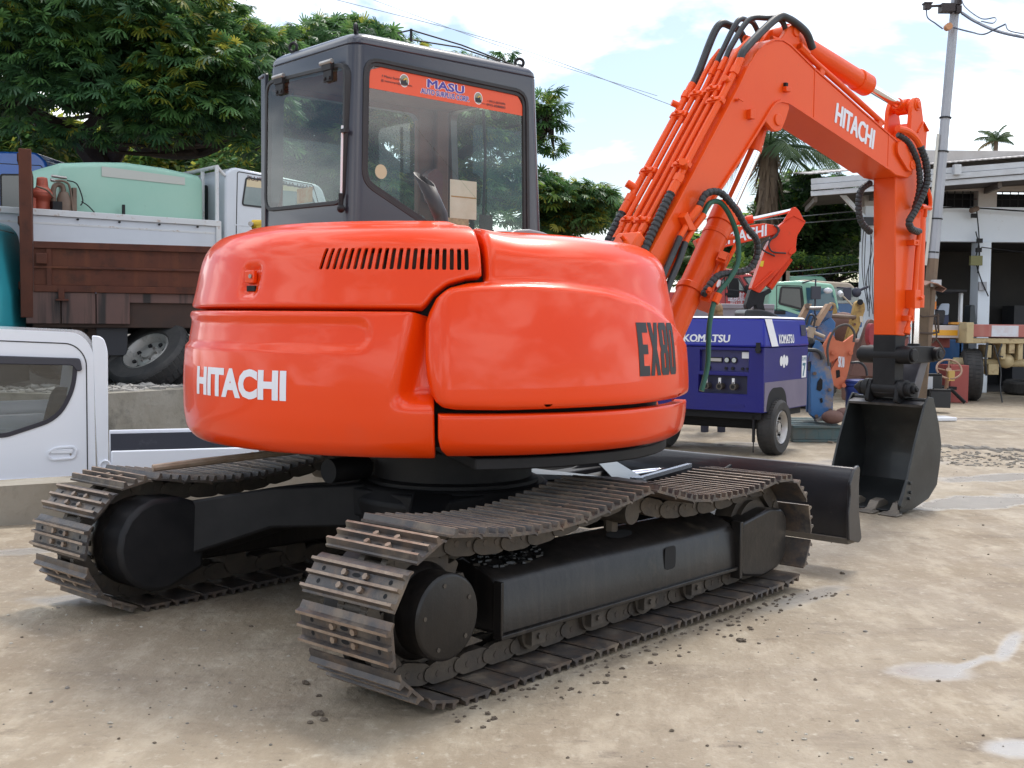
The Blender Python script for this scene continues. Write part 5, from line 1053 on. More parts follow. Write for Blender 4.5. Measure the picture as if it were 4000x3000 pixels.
# small engine pump in the bed
pu = thing('engine_pump', 'salmon red engine pump with brown canister and bent pipes beside the mint tank', 'pump'); pu.location = wt.location; pu.rotation_euler = wt.rotation_euler
RED2 = M('salmon_red', (.46, .10, .06), .5, dirt=((.15, .06, .04), 9, .55, .75, .6)); BRN = M('brown_steel', (.13, .085, .06), .6, var=((.2, .14, .1), 9, .8))
b = B(); b.lathe([(.0, 1.5), (.09, 1.5), (.095, 2.08), (.15, 2.14), (.15, 2.18), (.07, 2.25), (.06, 2.36), (0, 2.37)], (.12, .22, 0), (0, 0, 1), 20); b.bx((-.10, .15, 1.5), (.03, .3, 2.12)); ob('engine_block', b, RED2, pu, bev=.01)
b = B(); b.lathe([(0, 1.5), (.075, 1.5), (.08, 2.12), (.05, 2.2), (0, 2.21)], (.335, .12, 0), (0, 0, 1), 18); ob('canister', b, BRN, pu)
b = B(); b.tube(catmull([(.335, .12, 2.18), (.32, .12, 2.27), (.25, .12, 2.28), (.215, .12, 2.2), (.225, .12, 1.9)], 6), .03, 10); ob('bent_pipe', b, BRN, pu)
b = B(); b.bx((.43, .08, 1.5), (.475, .14, 2.26)); b.cyl((.18, .08, 2.375), (.36, .09, 2.365), .018, n=8, mi=1); b.cyl((.17, .08, 2.33), (.22, .08, 2.32), .02, n=8, mi=1); b.tube(catmull([(.18, .08, 2.32), (.34, .08, 2.32), (.40, .08, 2.22), (.44, .08, 1.8)], 6), .014, 8); b.tube(catmull([(.36, .08, 2.34), (.47, .06, 2.3), (.53, .04, 2.12), (.50, .03, 2.05)], 6), .008, 8, mi=2); b.tube(catmull([(.52, .06, 2.10), (.6, .05, 2.05), (.72, .03, 1.92)], 6), .008, 6, mi=2); b.bx((.18, .04, 1.5), (.29, .14, 2.08), 2); b.tube(catmull([(.0, .06, 2.24), (.12, .05, 2.2), (.2, .06, 2.12)], 6), .012, 6); ob('frame_and_hoses', b, [BRN, STEEL, BLACK], pu, bev=.004)
b = B(); b.bx((1.02, .06, 1.97), (1.05, .09, 2.10)); o = ob('steel_peg', b, BLACK); o.location = wt.location; o.rotation_euler = wt.rotation_euler; tag(o, 'short black peg standing on the top rail of the white side gate', 'peg')

def cab_simple(name, label, loc, rz, P, depth, mat, wins, front=None, cat='truck', r=.06, roofm=None, doors=()):
    t = thing(name, label, cat, loc, rz); b = B(); b.prism(rounded(P, r), 'y', 0, depth); c = ob('cab_body', b, mat, t, bev=.03)
    for w_ in wins: win(t, rounded(w_, .05), 'y', 0, WIN if len(w_) > 3 else WIN, 'side_window', .025, .012)
    for d in doors: seam(t, rounded(d, .04), 'y', 0, .012)
    if front:
        (x0, z0), (x1, z1) = front; n = Vector((z1-z0, -(x1-x0))).normalized()
        if n.x < 0 and (x0+x1)/2 > 0: n = -n
        if n.x > 0 and (x0+x1)/2 < 0: n = -n
        b = B(); q = [(x0+n.x*.006, .10, z0+n.y*.006), (x0+n.x*.006, depth-.10, z0+n.y*.006), (x1+n.x*.006, depth-.14, z1+n.y*.006), (x1+n.x*.006, .14, z1+n.y*.006)]; b.add(q, [(0, 1, 2, 3)]); ob('windscreen', b, WINL, t, recalc=False)
    return t
bt = cab_simple('blue_truck', 'tall blue truck cab standing behind the rusty headboard', at(142, 600, 17.2)*1.0, 0, [(-2.3, .5), (-.0, .5), (-.02, 1.9), (-.28, 3.02), (-.42, 3.14), (-2.3, 3.17)], 2.0, BLUE, [[(-.50, 1.95), (-.16, 1.95), (-.36, 2.78), (-.50, 2.82), (-.95, 2.82), (-.95, 1.95)]], ((-.0, 1.9), (-.28, 3.02)), doors=[[(-1.1, .9), (-.08, .9), (-.08, 1.9), (-.33, 2.95), (-1.1, 2.98)]])
bt.location.z = YARD
b = B(); b.box((.06, -.12, 2.42), (.14, .06, .5)); b.tube([(-.1, 0, 2.6), (.06, -.12, 2.62)], .015, 6); ob('wing_mirror', b, BLACK, bt, bev=.02)
for x in (-.7,): wheel(bt, (x, .14, .48), (0, -1, 0), .48, .26, WHITE)
tt = cab_simple('teal_truck', 'bright teal truck front cut off at the left edge before the dump truck', at(-20, 700, 10.9), radians(8), [(-2.0, .30), (.02, .30), (.02, .52), (-.06, .55), (-.08, .95), (-.20, 1.62), (-.30, 1.72), (-2.0, 1.75)], 1.7, TEAL, [[(-1.2, 1.15), (-.4, 1.15), (-.42, 1.6), (-1.2, 1.62)]], ((-.08, .97), (-.20, 1.62)))
tt.location.z = YARD
b = B(); b.box((-.02, -.06, 1.52), (.13, .14, .30), None, top=(.5, .9)); ob('wing_mirror', b, M('faded_teal', (.07, .30, .29), .4), tt, bev=.03)
b = B(); b.box((-.04, -.02, 1.12), (.05, .10, .45)); ob('indicator_strip', b, M('grey_trim', (.35, .36, .38), .4), tt, bev=.01)
b = B(); b.bx((-1.2, .01, .50), (.035, 1.6, .56)); ob('bumper_gap', b, RUBBER, tt, bev=.01)
b = B(); b.bx((-1.9, .1, .05), (-.05, 1.5, .30)); ob('under_tray', b, DARK, tt)
wheel(tt, (-.6, .1, .36), (0, -1, 0), .36, .2, WHITE)
ye = thing('yellow_machine', 'small yellow machine part showing beside the cab of the white flatbed', 'machine', at(551, 640, 14.2)); YEL = M('machine_yellow', (.55, .36, .02), .45)
ye.location.z = YARD
b = B(); b.bx((-.10, 0, .0), (.30, .5, 1.40)); b.box((.08, .2, 1.62), (.26, .4, .5), None, top=(.6, .8)); b.cyl((-.06, .1, 1.88), (.3, .1, 1.88), .06, n=10); b.bx((-.14, .05, 1.38), (.32, .15, 1.55)); ob('upper_frame', b, YEL, ye, bev=.015)
b = B(); b.cyl((-.05, -.02, 1.88), (-.05, .05, 1.88), .03, n=10); ob('pivot_bolt', b, STEEL, ye)
# ------------------------------------------------------------------ blue air compressor
cm = thing('air_compressor', 'dark blue two-wheeled air compressor with white lettering behind the orange excavator', 'compressor', (2.39, 11.0, 0), radians(-33))
CB = M('compressor_blue', (.010, .010, .16), .42, coat=.12, spec=.3, var=((.016, .012, .12), 2, .6), dirt=((.03, .025, .09), 6, .62, .8, .5))
CB_LIT = M('hood_blue_lit', (.012, .018, .27), .38, coat=.2, spec=.3, var=((.012, .022, .32), 2, .5))  # compressor blue again, brighter: light on the upper part put into the colour
CW_ = M('compressor_white', (.72, .72, .74), .5); LAV = M('worn_lavender', (.17, .145, .2), .6, var=((.12, .10, .16), 3, .7))
NAVY = M('recess_navy', (.012, .012, .045), .5)
b = B(); b.bx((-1.45, 0, .43), (0, 1.25, 1.05)); bd = ob('body', b, CB, cm)
cg = B(); cg.bx((-.66, -.1, .812), (-.155, .05, 1.022)); cg.bx((-.67, -.1, .60), (-.165, .06, .775)); cut(bd, cg, 30)
m_ = bd.modifiers.new('bevel', 'BEVEL'); m_.width = .012; m_.segments = 2; m_.limit_method = 'ANGLE'
b = B(); b.add([(-1.47, -.015, 1.055), (.012, -.015, 1.055), (.012, 1.26, 1.055), (-1.47, 1.26, 1.055), (-1.40, .05, 1.325), (-.02, .035, 1.33), (-.02, 1.20, 1.325), (-1.40, 1.20, 1.325)], [(0, 3, 2, 1), (4, 5, 6, 7), (0, 1, 5, 4), (1, 2, 6, 5), (2, 3, 7, 6), (3, 0, 4, 7)]); hd_ = ob('hood', b, CB_LIT, cm, bev=.02)
b = B(); b.add([(-1.405, .045, 1.328), (-.016, .03, 1.333), (-.016, 1.205, 1.328), (-1.405, 1.205, 1.328), (-1.38, .07, 1.345), (-.04, .06, 1.35), (-.04, 1.18, 1.345), (-1.38, 1.18, 1.345)], [(0, 3, 2, 1), (4, 5, 6, 7), (0, 1, 5, 4), (1, 2, 6, 5), (2, 3, 7, 6), (3, 0, 4, 7)]); ob('roof_rim', b, CW_, hd_, bev=.006)
fx_ = lambda x, z: (x, -.017+.19*(z-1.055)-.003, z)
def serif_word(b, body, o, ex, ey, w_, h_, bold, mi=0):
    flat_text(b, body, o, ex, ey, w_, h_, bold, mi); o, ex, ey = Vector(o), Vector(ex).normalized(), Vector(ey).normalized(); n = len(body); n_ = ex.cross(ey)
    for k, ch in enumerate(body):
        for xs in {'K': (.18, .8), 'M': (.12, .88), 'A': (.12, .88), 'T': (.5,), 'U': ()}.get(ch, ()):
            c_ = o+ex*(w_*(k+xs)/n)+n_*.0006; u = ex*(w_/n*.2); v = ey*(h_*.09); b.add([c_-u, c_+u, c_+u+v, c_-u+v], [(0, 1, 2, 3)], mi)
b = B(); serif_word(b, 'KOMATSU', fx_(-.83, 1.098), (1, 0, 0), (0, .19, 1), .48, .072, .05); ob('lettering', b, CW_, hd_, recalc=False, ang=None)
sx_ = lambda y, z: (.0165-.118*(z-1.055)+.003, y, z)
b = B(); serif_word(b, 'KOMATSU', sx_(.365, 1.09), (0, 1, 0), (-.118, 0, 1), .42, .085, .05); ob('lettering', b, CW_, hd_, recalc=False, ang=None)
b = B(); b.add([sx_(.03, 1.325), sx_(.215, 1.325), sx_(.33, 1.062), sx_(.15, 1.062)], [(0, 1, 2, 3)]); ob('stripe', b, CW_, hd_, recalc=False, ang=None)
b = B(); b.add([sx_(1.02, 1.27), sx_(1.17, 1.27), sx_(1.17, 1.16), sx_(1.02, 1.16)], [(0, 1, 2, 3)]); ob('dark_label', b, NAVY, hd_, recalc=False, ang=None)
b = B()
for dy, w_, h_, dz in ((-.075, .042, .05, 0), (0, .042, .062, 0), (.075, .042, .05, 0)):
    b.add([(.003, .535+dy+w_*cos(2*pi*k/18), .915+dz+h_*sin(2*pi*k/18)) for k in range(18)], [tuple(range(18))])
b.add([(.0034, .51, .85), (.0034, .56, .85), (.0034, .56, .92), (.0034, .51, .92)], [(0, 1, 2, 3)]); ob('clover_logo', b, CW_, bd, recalc=False, ang=None)
b = B(); b.add([(.003, 1.06, .73), (.003, 1.20, .73), (.003, 1.20, .955), (.003, 1.06, .955)], [(0, 1, 2, 3)]); stk = ob('sticker', b, CW_, bd, recalc=False, ang=None)
b = B(); flat_text(b, '7', (.0036, 1.09, .745), (0, 1, 0), (0, 0, 1), .08, .13, .06); flat_text(b, 'SUPER', (.0036, 1.065, .905), (0, 1, 0), (0, 0, 1), .13, .035, .02); ob('lettering', b, M('teal_print', (.03, .14, .2), .5), stk, recalc=False, ang=None)
b = B(); b.add([(.0028, .02, .44), (.0028, 1.23, .44), (.0028, 1.23, .72), (.0028, .02, .72)], [(0, 1, 2, 3)]); ob('worn_patch', b, LAV, bd, recalc=False, ang=None)
b = B(); flat_text(b, '135', (-.99, -.003, .60), (1, 0, 0), (0, 0, 1), .17, .095, .04); ob('lettering', b, CW_, bd, recalc=False, ang=None)
b = B(); b.bx((-.97, -.004, .86), (-.82, -.0, 1.03)); ob('label_plate', b, M('grey_label', (.5, .5, .5), .5), bd)
b = B(); b.bx((-.655, .048, .815), (-.16, .06, 1.018)); cpn = ob('control_panel', b, M('panel_blue', (.03, .028, .12), .5), bd)
b = B(); b.bx((-.60, .035, .90), (-.44, .05, .95)); b.bx((-.592, .033, .91), (-.448, .036, .94), 1); ob('meter', b, [BLACK, M('meter_face', (.4, .38, .36), .4)], cpn)
for x in (-.39, -.315):
    b = B(); b.cyl((x, .028, .925), (x, .05, .925), .03, n=18); b.cyl((x, .026, .925), (x, .03, .925), .022, n=18, mi=1); ob('gauge', b, [BLACK, M('gauge_face', (.42, .45, .45), .3)], cpn)
b = B()
for x, z, r in ((-.58, .845, .022), (-.40, .845, .014), (-.33, .845, .016), (-.23, .845, .014), (-.18, .845, .012)): b.cyl((x, .03, z), (x, .05, z), r, n=12)
ob('knobs', b, BLACK, cpn, kind='stuff')
b = B(); b.bx((-.235, .03, .945), (-.155, .045, 1.005)); ob('tag', b, CW_, cpn)
b = B(); b.bx((-.665, .055, .60), (-.17, .065, .775)); vp_ = ob('valve_panel', b, NAVY, bd)
for x in (-.58, -.44, -.30):
    b = B(); b.cyl((x, -.03, .67), (x, .06, .67), .032, n=14); b.cyl((x, -.032, .67), (x, -.028, .67), .02, n=12, mi=2); b.box((x+.0, -.015, .725), (.025, .008, .055), None, mi=1); b.cyl((x, -.01, .69), (x, -.01, .715), .012, n=8); ob('air_valve', b, [M('bronze_valve', (.10, .085, .07), .5, metal=.5), CW_, DARK], vp_)
b = B(); b.bx((-.075, -.03, 1.0), (-.035, -.0, 1.10)); b.bx((-.085, -.025, 1.02), (-.025, -.012, 1.045)); ob('hood_latch', b, BLACK, bd, bev=.003)
b = B(); b.bx((-.37, -.004, .475), (-.19, 0, .50)); ob('embossed_bar', b, CB, bd)
b = B(); b.bx((-1.4, .05, .36), (-.05, 1.2, .43)); b.bx((-1.3, .3, .26), (-.1, .42, .36)); b.cyl((-1.3, .36, .27), (-.05, .36, .27), .03, n=10); ob('chassis', b, DARK, cm)
b = B(); b.bx((-.125, .05, .14), (-.105, .08, .40)); b.cyl((-.115, .065, .04), (-.115, .065, .16), .006, n=6); ob('stand_leg', b, BLACK, cm)
b = B(); b.prism(rounded([(.06, .43), (.66, .43), (.60, .60), (.50, .66), (.22, .66), (.12, .60)], .06), 'x', .0032, .0045); ob('wheel_arch', b, DARK, bd)
SRIM = M('silver_rim', (.48, .47, .46), .4, metal=.6, var=((.3, .28, .26), 8, .6))
wheel(cm, (-.02, .36, .272), (1, 0, 0), .272, .175, SRIM, rr=.6); wheel(cm, (-1.20, .36, .272), (-1, 0, 0), .272, .175, SRIM, rr=.6)

# ------------------------------------------------------------------ second excavator behind
def vx(x, y, d): p = at(x, y, d); return (p.x, p.z)
def R8(x, y): return (1438+x*.2334, 608.4+y*.2334)
def R4(x, y): return ((2600+x*800/2212)/1.80832, (700+y*600/1659)/1.80832)
def RA(x, y): return (1824.9+x*.2334, 497.7+y*.2334)
def plate(b, pts, d, t, mi=0, r=None):
    P = [vx(x, y, d) for x, y in pts]; P = rounded(P, r, 3) if r else P; b.prism(P, 'y', d-t/2, d+t/2, mi)
D2 = 15.2
e2 = thing('excavator', 'second orange excavator in the background with its arm folded and black bucket down', 'excavator', (*[at(1480, 800, D2).x, D2, 0],))
e2m = Matrix.Translation(-Vector(e2.location))
b = B(); plate(b, [R4(x, y) for x, y in ((300, 660), (600, 560), (740, 525), (1040, 485), (1180, 510), (1205, 560), (1170, 600), (990, 650), (640, 735), (400, 850))], D2, .26, 0, .03); bm2 = ob('boom', b, ORANGE3, e2, e2m, bev=.006)
P = [vx(*R4(x, y), D2) for x, y in ((560, 730), (850, 665))]; b = B(); flat_text(b, 'HITACHI', (P[0][0], D2-.132, P[0][1]), (P[1][0]-P[0][0], 0, P[1][1]-P[0][1]), (0, 0, 1), .62, .145, .03); ob('lettering', b, DECALW, bm2, recalc=False, ang=None)
b = B(); plate(b, [R4(x, y) for x, y in ((1260, 470), (1370, 395), (1500, 460), (1400, 620), (1390, 740), (1330, 850), (1000, 1235), (905, 1190), (1060, 760), (1200, 520))], D2-.02, .2, 0, .03); ar2 = ob('arm', b, ORANGE3, e2, e2m, bev=.006)
for dd in (-.12, .06): b = B(); plate(b, [R4(x, y) for x, y in ((1255, 475), (1360, 310), (1400, 300), (1440, 340), (1500, 460), (1380, 400))], D2+dd, .03); ob('arm_ear', b, ORANGE3, e2, e2m, bev=.004)
b = B(); plate(b, [R4(x, y) for x, y in ((1300, 790), (1350, 745), (1390, 745), (1385, 790), (1330, 830))], D2-.02, .24, 0, .02); ob('link_lug', b, ORANGE3, e2, e2m, bev=.004)
q0, q1, q2 = at(*R4(480, 510), D2), at(*R4(940, 430), D2), at(*R4(1380, 335), D2)
b = B(); b.cyl(q0, q1, .045, n=18); b.cyl(q1-(q1-q0).normalized()*.08, q1, .055, n=18); b.cyl(q1, q2, .026, n=14, mi=1); ob('arm_cylinder', b, [ORANGE3, CHROME], e2, e2m)
b = B(); q0, q1 = at(*R4(1330, 850), D2), at(*R4(1110, 1170), D2); b.cyl(q0, q1, .06, n=14); b.cyl(at(*R4(960, 1180), D2-.15), at(*R4(1170, 990), D2-.15), .016, n=8); ob('bucket_cylinder', b, ORANGE3, e2, e2m)
for P in (((1170, 495), (1215, 540), (1190, 620), (1060, 680), (1050, 760), (1180, 830)), ((1190, 500), (1225, 560), (1120, 680), (1150, 780), (1300, 800))):
    b = B(); b.tube(catmull([at(*R4(x, y), D2-.16) for x, y in P], 6), .011, 8); ob('hydraulic_hose', b, HOSE, e2, e2m)
b = B(); plate(b, [R4(x, y) for x, y in ((1030, 885), (1065, 880), (1050, 945), (1015, 940))], D2-.125, .004); ob('yellow_label', b, M('yellow_label', (.7, .5, .02), .5), e2, e2m)
b = B(); plate(b, [R4(x, y) for x, y in ((905, 1190), (1000, 1235), (1110, 1180), (1130, 1220), (1060, 1260), (1040, 1350), (1070, 1460), (980, 1470), (960, 1350), (870, 1420), (850, 1360))], D2, .2, 0, .02); ob('lower_arm', b, BLACK, e2, e2m, bev=.006)
b = B(); plate(b, [R4(x, y) for x, y in ((800, 1410), (960, 1405), (1090, 1440), (1190, 1500), (1260, 1640), (1180, 1760), (1000, 1800), (850, 1700), (795, 1500))], D2, .72, 0, .05); ob('bucket', b, BKM, e2, e2m, bev=.02)
b = B(); b.bx((-1.2, -.2, .45), (.2, 1.9, 1.15)); b.bx((-1.9, .3, 1.15), (-.8, 1.7, 1.5)); ob('house_body', b, ORANGE3, e2, Matrix.Translation((-.6, .9, 0)), bev=.1)
b = B()
for y in (-.3, 1.6): b.prism(rounded([(-1.6, 0), (.9, 0), (1.15, .3), (.9, .6), (-1.6, .6), (-1.85, .3)], .2), 'y', y, y+.4)
ob('crawler_track', b, SHOE, e2, Matrix.Translation((-.6, .9, 0)), bev=.02)

# ------------------------------------------------------------------ parked trucks behind
REDT = M('fire_red', (.42, .018, .02), .4, coat=.4, var=((.36, .03, .03), 3, .6))
ft = thing('fire_truck', 'small red fire truck with white lettering on its door behind the blue compressor', 'fire truck', (at(1610, 700, 18.5).x, 18.5, .0))
k_ = lambda x, y: (at(*R4(x, y), 18.5).x-ft.location.x, at(*R4(x, y), 18.5).z)
b = B(); cp_ = [k_(x, y) for x, y in ((570, 1440), (560, 1320), (630, 1040), (690, 1012), (930, 1020), (1030, 1180), (1200, 1230), (1210, 1440))]; b.prism(rounded(cp_, .05), 'y', 0, 1.45); ob('cab_body', b, REDT, ft, bev=.03)
win(ft, rounded([k_(x, y) for x, y in ((665, 1055), (790, 1065), (880, 1220), (660, 1195))], .03), 'y', 0, WINL, 'side_window', .02, .01)
win(ft, rounded([k_(x, y) for x, y in ((600, 1090), (640, 1050), (640, 1190), (590, 1190))], .02), 'y', 0, WINL, 'quarter_window', .02, .01)
win(ft, rounded([k_(x, y) for x, y in ((830, 1055), (960, 1045), (1010, 1170), (915, 1180))], .03), 'y', -.004, WINL, 'windscreen', .02, .01)
seam(ft, rounded([k_(x, y) for x, y in ((640, 1420), (640, 1215), (655, 1045), (800, 1050), (900, 1235), (905, 1420))], .02), 'y', 0, .012)
b = B(); q = k_(645, 1242); b.bx((q[0], -.02, q[1]-.02), (q[0]+.12, 0, q[1]+.02)); ob('door_handle', b, BLACK, ft)
b = B(); q0, q1 = k_(675, 1315), k_(850, 1315); flat_text(b, '団防消町島広', (q0[0], -.006, q0[1]), (1, 0, 0), (0, 0, 1), q1[0]-q0[0], .14, .01); q0, q1 = k_(700, 1342), k_(830, 1342); flat_text(b, '団分０１第', (q0[0], -.006, q0[1]), (1, 0, 0), (0, 0, 1), q1[0]-q0[0], .06, .01); ob('lettering', b, DECALW, ft, recalc=False, ang=None)
b = B(); q = k_(870, 1190); b.box((q[0], -.1, q[1]), (.07, .05, .14)); ob('wing_mirror', b, BLACK, ft, bev=.02)
b = B(); q = k_(730, 1130); b.prism(rounded([(q[0]-.1, q[1]-.22), (q[0]+.1, q[1]-.22), (q[0]+.09, q[1]+.04), (q[0]+.05, q[1]+.1), (q[0]-.05, q[1]+.1)], .04), 'y', -.0075, -.006); ob('headrest', b, DARK, ft)
b = B(); q = k_(480, 1120)
for dx_ in (0, .25, .5): torus(b, (q[0]+dx_*.5, .3, q[1]), (.3, 1, 0), .13, .03)
b.bx((q[0]-1.2, .05, q[1]-.75), (q[0]+.35, 1.3, q[1]-.15)); ob('hose_reel', b, REDT, ft)
b = B(); q0, q1 = k_(440, 960), k_(1000, 990)
for y in (.1, 1.2): b.tube([(q0[0], y, q0[1]), (q1[0], y, q1[1]-.02)], .025, 6)
for t_ in range(6): x = q0[0]+(q1[0]-q0[0])*t_/5; b.tube([(x, .1, q0[1]-.01), (x, 1.2, q0[1]-.01)], .018, 6)
ob('roof_ladder', b, M('ladder_red', (.3, .05, .05), .5), ft)
for x in (-.9, .55): wheel(ft, (x, .1, .3), (0, -1, 0), .3, .17, WHITE)
gp = thing('flatbed_truck', 'pale grey metal bed side of a truck standing in front of the fire truck', 'truck', (at(1560, 700, 16.6).x, 16.6, 0))
b = B(); x0, z1 = vx(1440, 655, 16.6); x1, z0 = vx(1672, 702, 16.6); gx = gp.location.x
GREYP = M('grey_bed_paint', (.26, .25, .28), .45, var=((.2, .19, .22), 2, .6))
b.bx((x0-gx, 0, z0-.1), (x1-gx, .05, z1)); ob('bed_side', b, GREYP, gp, bev=.01); b = B(); b.bx((x0-gx, -.02, z1-.07), (x1-gx, .07, z1)); b.bx((x0-gx, 0, z0-.3), (x1-gx, 1.5, z0-.1)); ob('bed_rail', b, GREYP, gp, bev=.01)
for x in (-.8, .5): wheel(gp, (x, .1, .36), (0, -1, 0), .36, .2, WHITE)
GREENT = M('truck_green', (.22, .46, .33), .4, coat=.3, var=((.26, .5, .38), 2, .6)); BLUET = M('truck_lower_blue', (.035, .11, .26), .4, coat=.3)
D3 = 17.4
gt = thing('green_truck', 'pale green and blue truck cab with dark side window behind the parts heap', 'truck', (at(1780, 700, D3).x, D3, 0)); gx = gt.location.x
k3 = lambda x, y: (at(*R4(x, y), D3).x-gx, at(*R4(x, y), D3).z)
up = [k3(x, y) for x, y in ((1095, 1420), (1140, 1150), (1190, 1110), (1450, 1095), (1800, 1130), (1830, 1180), (1880, 1420))]
b = B(); b.prism(rounded(up, .06), 'y', 0, 1.9); ob('cab_body', b, GREENT, gt, bev=.03)
b = B(); b.prism(rounded([k3(x, y) for x, y in ((1093, 1422), (1882, 1422), (1950, 1700), (1093, 1700))], .03), 'y', -.005, 1.905); ob('lower_cab', b, BLUET, gt, bev=.02)
b = B(); b.prism([k3(x, y) for x, y in ((1225, 1360), (1470, 1445), (1470, 1475), (1200, 1390))], 'y', -.012, -.004); ob('green_trim', b, GREENT, gt)
win(gt, rounded([k3(x, y) for x, y in ((1240, 1155), (1470, 1165), (1490, 1420), (1215, 1350))], .04), 'y', 0, WIN, 'side_window', .03, .012)
b = B(); q_ = [k3(x, y) for x, y in ((1515, 1170), (1790, 1180), (1860, 1420), (1530, 1420))]; b.add([(u, -.008, v) for u, v in q_], [(0, 1, 2, 3)]); ob('windscreen', b, M('blue_windscreen', (.02, .07, .13), .12, spec=.8, var=((.06, .14, .17), .8, .9)), gt, recalc=False)
seam(gt, rounded([k3(x, y) for x, y in ((1195, 1690), (1195, 1140), (1475, 1150), (1505, 1420), (1505, 1690))], .03), 'y', 0, .012)
b = B(); q = k3(1220, 1440); b.bx((q[0]-.1, -.03, q[1]-.025), (q[0]+.1, 0, q[1]+.025)); ob('door_handle', b, BLACK, gt, bev=.008)
b = B(); q = k3(1580, 1230); b.box((q[0], -.22, q[1]), (.14, .06, .19)); q2_ = k3(1480, 1120); b.tube([(q2_[0], 0, q2_[1]), (q[0], -.2, q[1]+.2), (q[0], -.2, q[1]-.3), (q2_[0]+.3, -.05, q[1]-.55)], .014, 6); ob('wing_mirror', b, M('mirror_shell', (.03, .032, .05), .4), gt, bev=.04)
b = B(); q = k3(1715, 1208); b.ball((q[0], -.2, q[1]), .062, 12, sq=(1.1, .5, .7)); ob('round_mirror', b, M('mirror_white', (.6, .62, .66), .2), gt)
b = B(); q0, q1 = k3(1860, 1240), k3(2010, 1390); b.tube([(q0[0], -.15, q0[1]), (q1[0], -.15, q1[1])], .012, 8); b.cyl((q0[0], -.2, q0[1]-.02), (q0[0]-.02, -.15, q0[1]+.02), .04, n=12, mi=1); ob('grab_pole', b, [M('pale_pole', (.45, .38, .28), .6), M('lamp_white', (.6, .62, .64), .3)], gt)
wheel(gt, (-.2, .1, .45), (0, -1, 0), .45, .25, WHITE)
D4 = 20
g2 = thing('beige_truck', 'beige roofed truck cab with round mirror tucked behind the pale green truck', 'truck', (at(1850, 700, D4).x, D4, 0)); gx = g2.location.x
k4 = lambda x, y: (at(*R4(x, y), D4).x-gx, at(*R4(x, y), D4).z)
b = B(); b.prism(rounded([k4(x, y) for x, y in ((1430, 1500), (1430, 1100), (1480, 1085), (1990, 1120), (2040, 1160), (2110, 1330), (2130, 1600), (1430, 1600))], .06), 'y', 0, 1.9); ob('cab_body', b, M('beige_paint', (.42, .34, .26), .5), g2, bev=.03)
b = B(); b.add([(u, -.012, v) for u, v in [k4(x, y) for x, y in ((1820, 1170), (2045, 1175), (2105, 1330), (1840, 1340))]], [(0, 1, 2, 3)]); ob('windscreen', b, WINL, g2, recalc=False)
b = B(); b.prism(rounded([k4(x, y) for x, y in ((1840, 1345), (2115, 1340), (2120, 1600), (1840, 1600))], .03), 'y', -.01, 1.9); ob('lower_cab', b, BLUET, g2)
b = B(); q = k4(2025, 1225); b.ball((q[0], -.2, q[1]), .085, 12, sq=(1, .5, 1)); q = k4(1925, 1240); b.box((q[0], -.2, q[1]), (.13, .06, .22)); b.tube([(k4(1830, 1170)[0], -.1, k4(1830, 1170)[1]), (k4(1930, 1180)[0], -.2, k4(1930, 1180)[1])], .016, 6); q0, q1 = k4(2080, 1200), k4(2170, 1160); b.tube([(q0[0], -.1, q0[1]), (q1[0], -.1, q1[1])], .025, 6); ob('wing_mirror', b, M('mirror_shell_dark', (.03, .03, .05), .4), g2, bev=.01)
wheel(g2, (.6, .1, .45), (0, -1, 0), .45, .25, WHITE)
D5 = 23
g3 = thing('green_van', 'pale green roof of a van far behind with a rack of timber on it', 'van', (at(1760, 700, D5).x, D5, 0)); gx = g3.location.x
k5 = lambda x, y: (at(*R4(x, y), D5).x-gx, at(*R4(x, y), D5).z)
b = B(); b.prism(rounded([k5(x, y) for x, y in ((1180, 1500), (1180, 1080), (1240, 1045), (1700, 1050), (1745, 1090), (1745, 1500))], .08), 'y', 0, 1.8); ob('van_body', b, GREENT, g3, bev=.05)
b = B(); 
for x, y in ((1260, 1060), (1300, 1058)): q = k5(x, y); b.bx((q[0]-.1, -.1, q[1]-.12), (q[0]+.05, 1.2, q[1]+.12))
q0, q1 = k5(1200, 1050), k5(1660, 1075); b.bar((q0[0], .1, q0[1]), (q1[0], .1, q1[1]), .1, .06); ob('roof_timber', b, M('weathered_timber', (.30, .24, .18), .8), g3)
for x in (-1.0, .5): wheel(g3, (x, .1, .36), (0, -1, 0), .36, .2, WHITE)

# ------------------------------------------------------------------ heap of loader and coupler parts
SB = M('worn_blue_steel', (.04, .15, .34), .5, var=((.03, .11, .28), 3, .7), dirt=[((.33, .22, .11), 3.2, .50, .66, .9), ((.06, .04, .03), 9, .60, .75, .8)], bump=(20, .2, .006))
TANE = M('tan_worn_edge', (.40, .26, .16), .6, var=((.30, .2, .13), 8, .8)); YS = M('worn_yellow_steel', (.42, .27, .07), .55, var=((.36, .22, .07), 4, .7), dirt=((.10, .06, .04), 6, .56, .74, .85), bump=(20, .2, .006))
OS = M('worn_orange_steel', (.55, .12, .05), .55, var=((.6, .2, .1), 5, .7), dirt=((.14, .06, .04), 7, .57, .75, .8), bump=(20, .2, .006)); RS_ = M('rusted_plate', (.17, .09, .07), .75, var=((.12, .06, .05), 3, .8), dirt=((.28, .17, .13), 14, .6, .75, .6), bump=(20, .3, .006))
DP = 13.2
def part_thing(name, label, cat, grp=None): return thing(name, label, cat, (at(1780, 700, DP).x, DP, 0), 0, grp)
PT = Matrix.Translation((-at(1780, 700, DP).x, -DP, 0))
def pl(par, name, pts, d, t, mat, r=.01, bev=.006, f=R8): b = B(); plate(b, [f(x, y) for x, y in pts], d, t, 0, r); return ob(name, b, mat, par, PT, bev=bev)
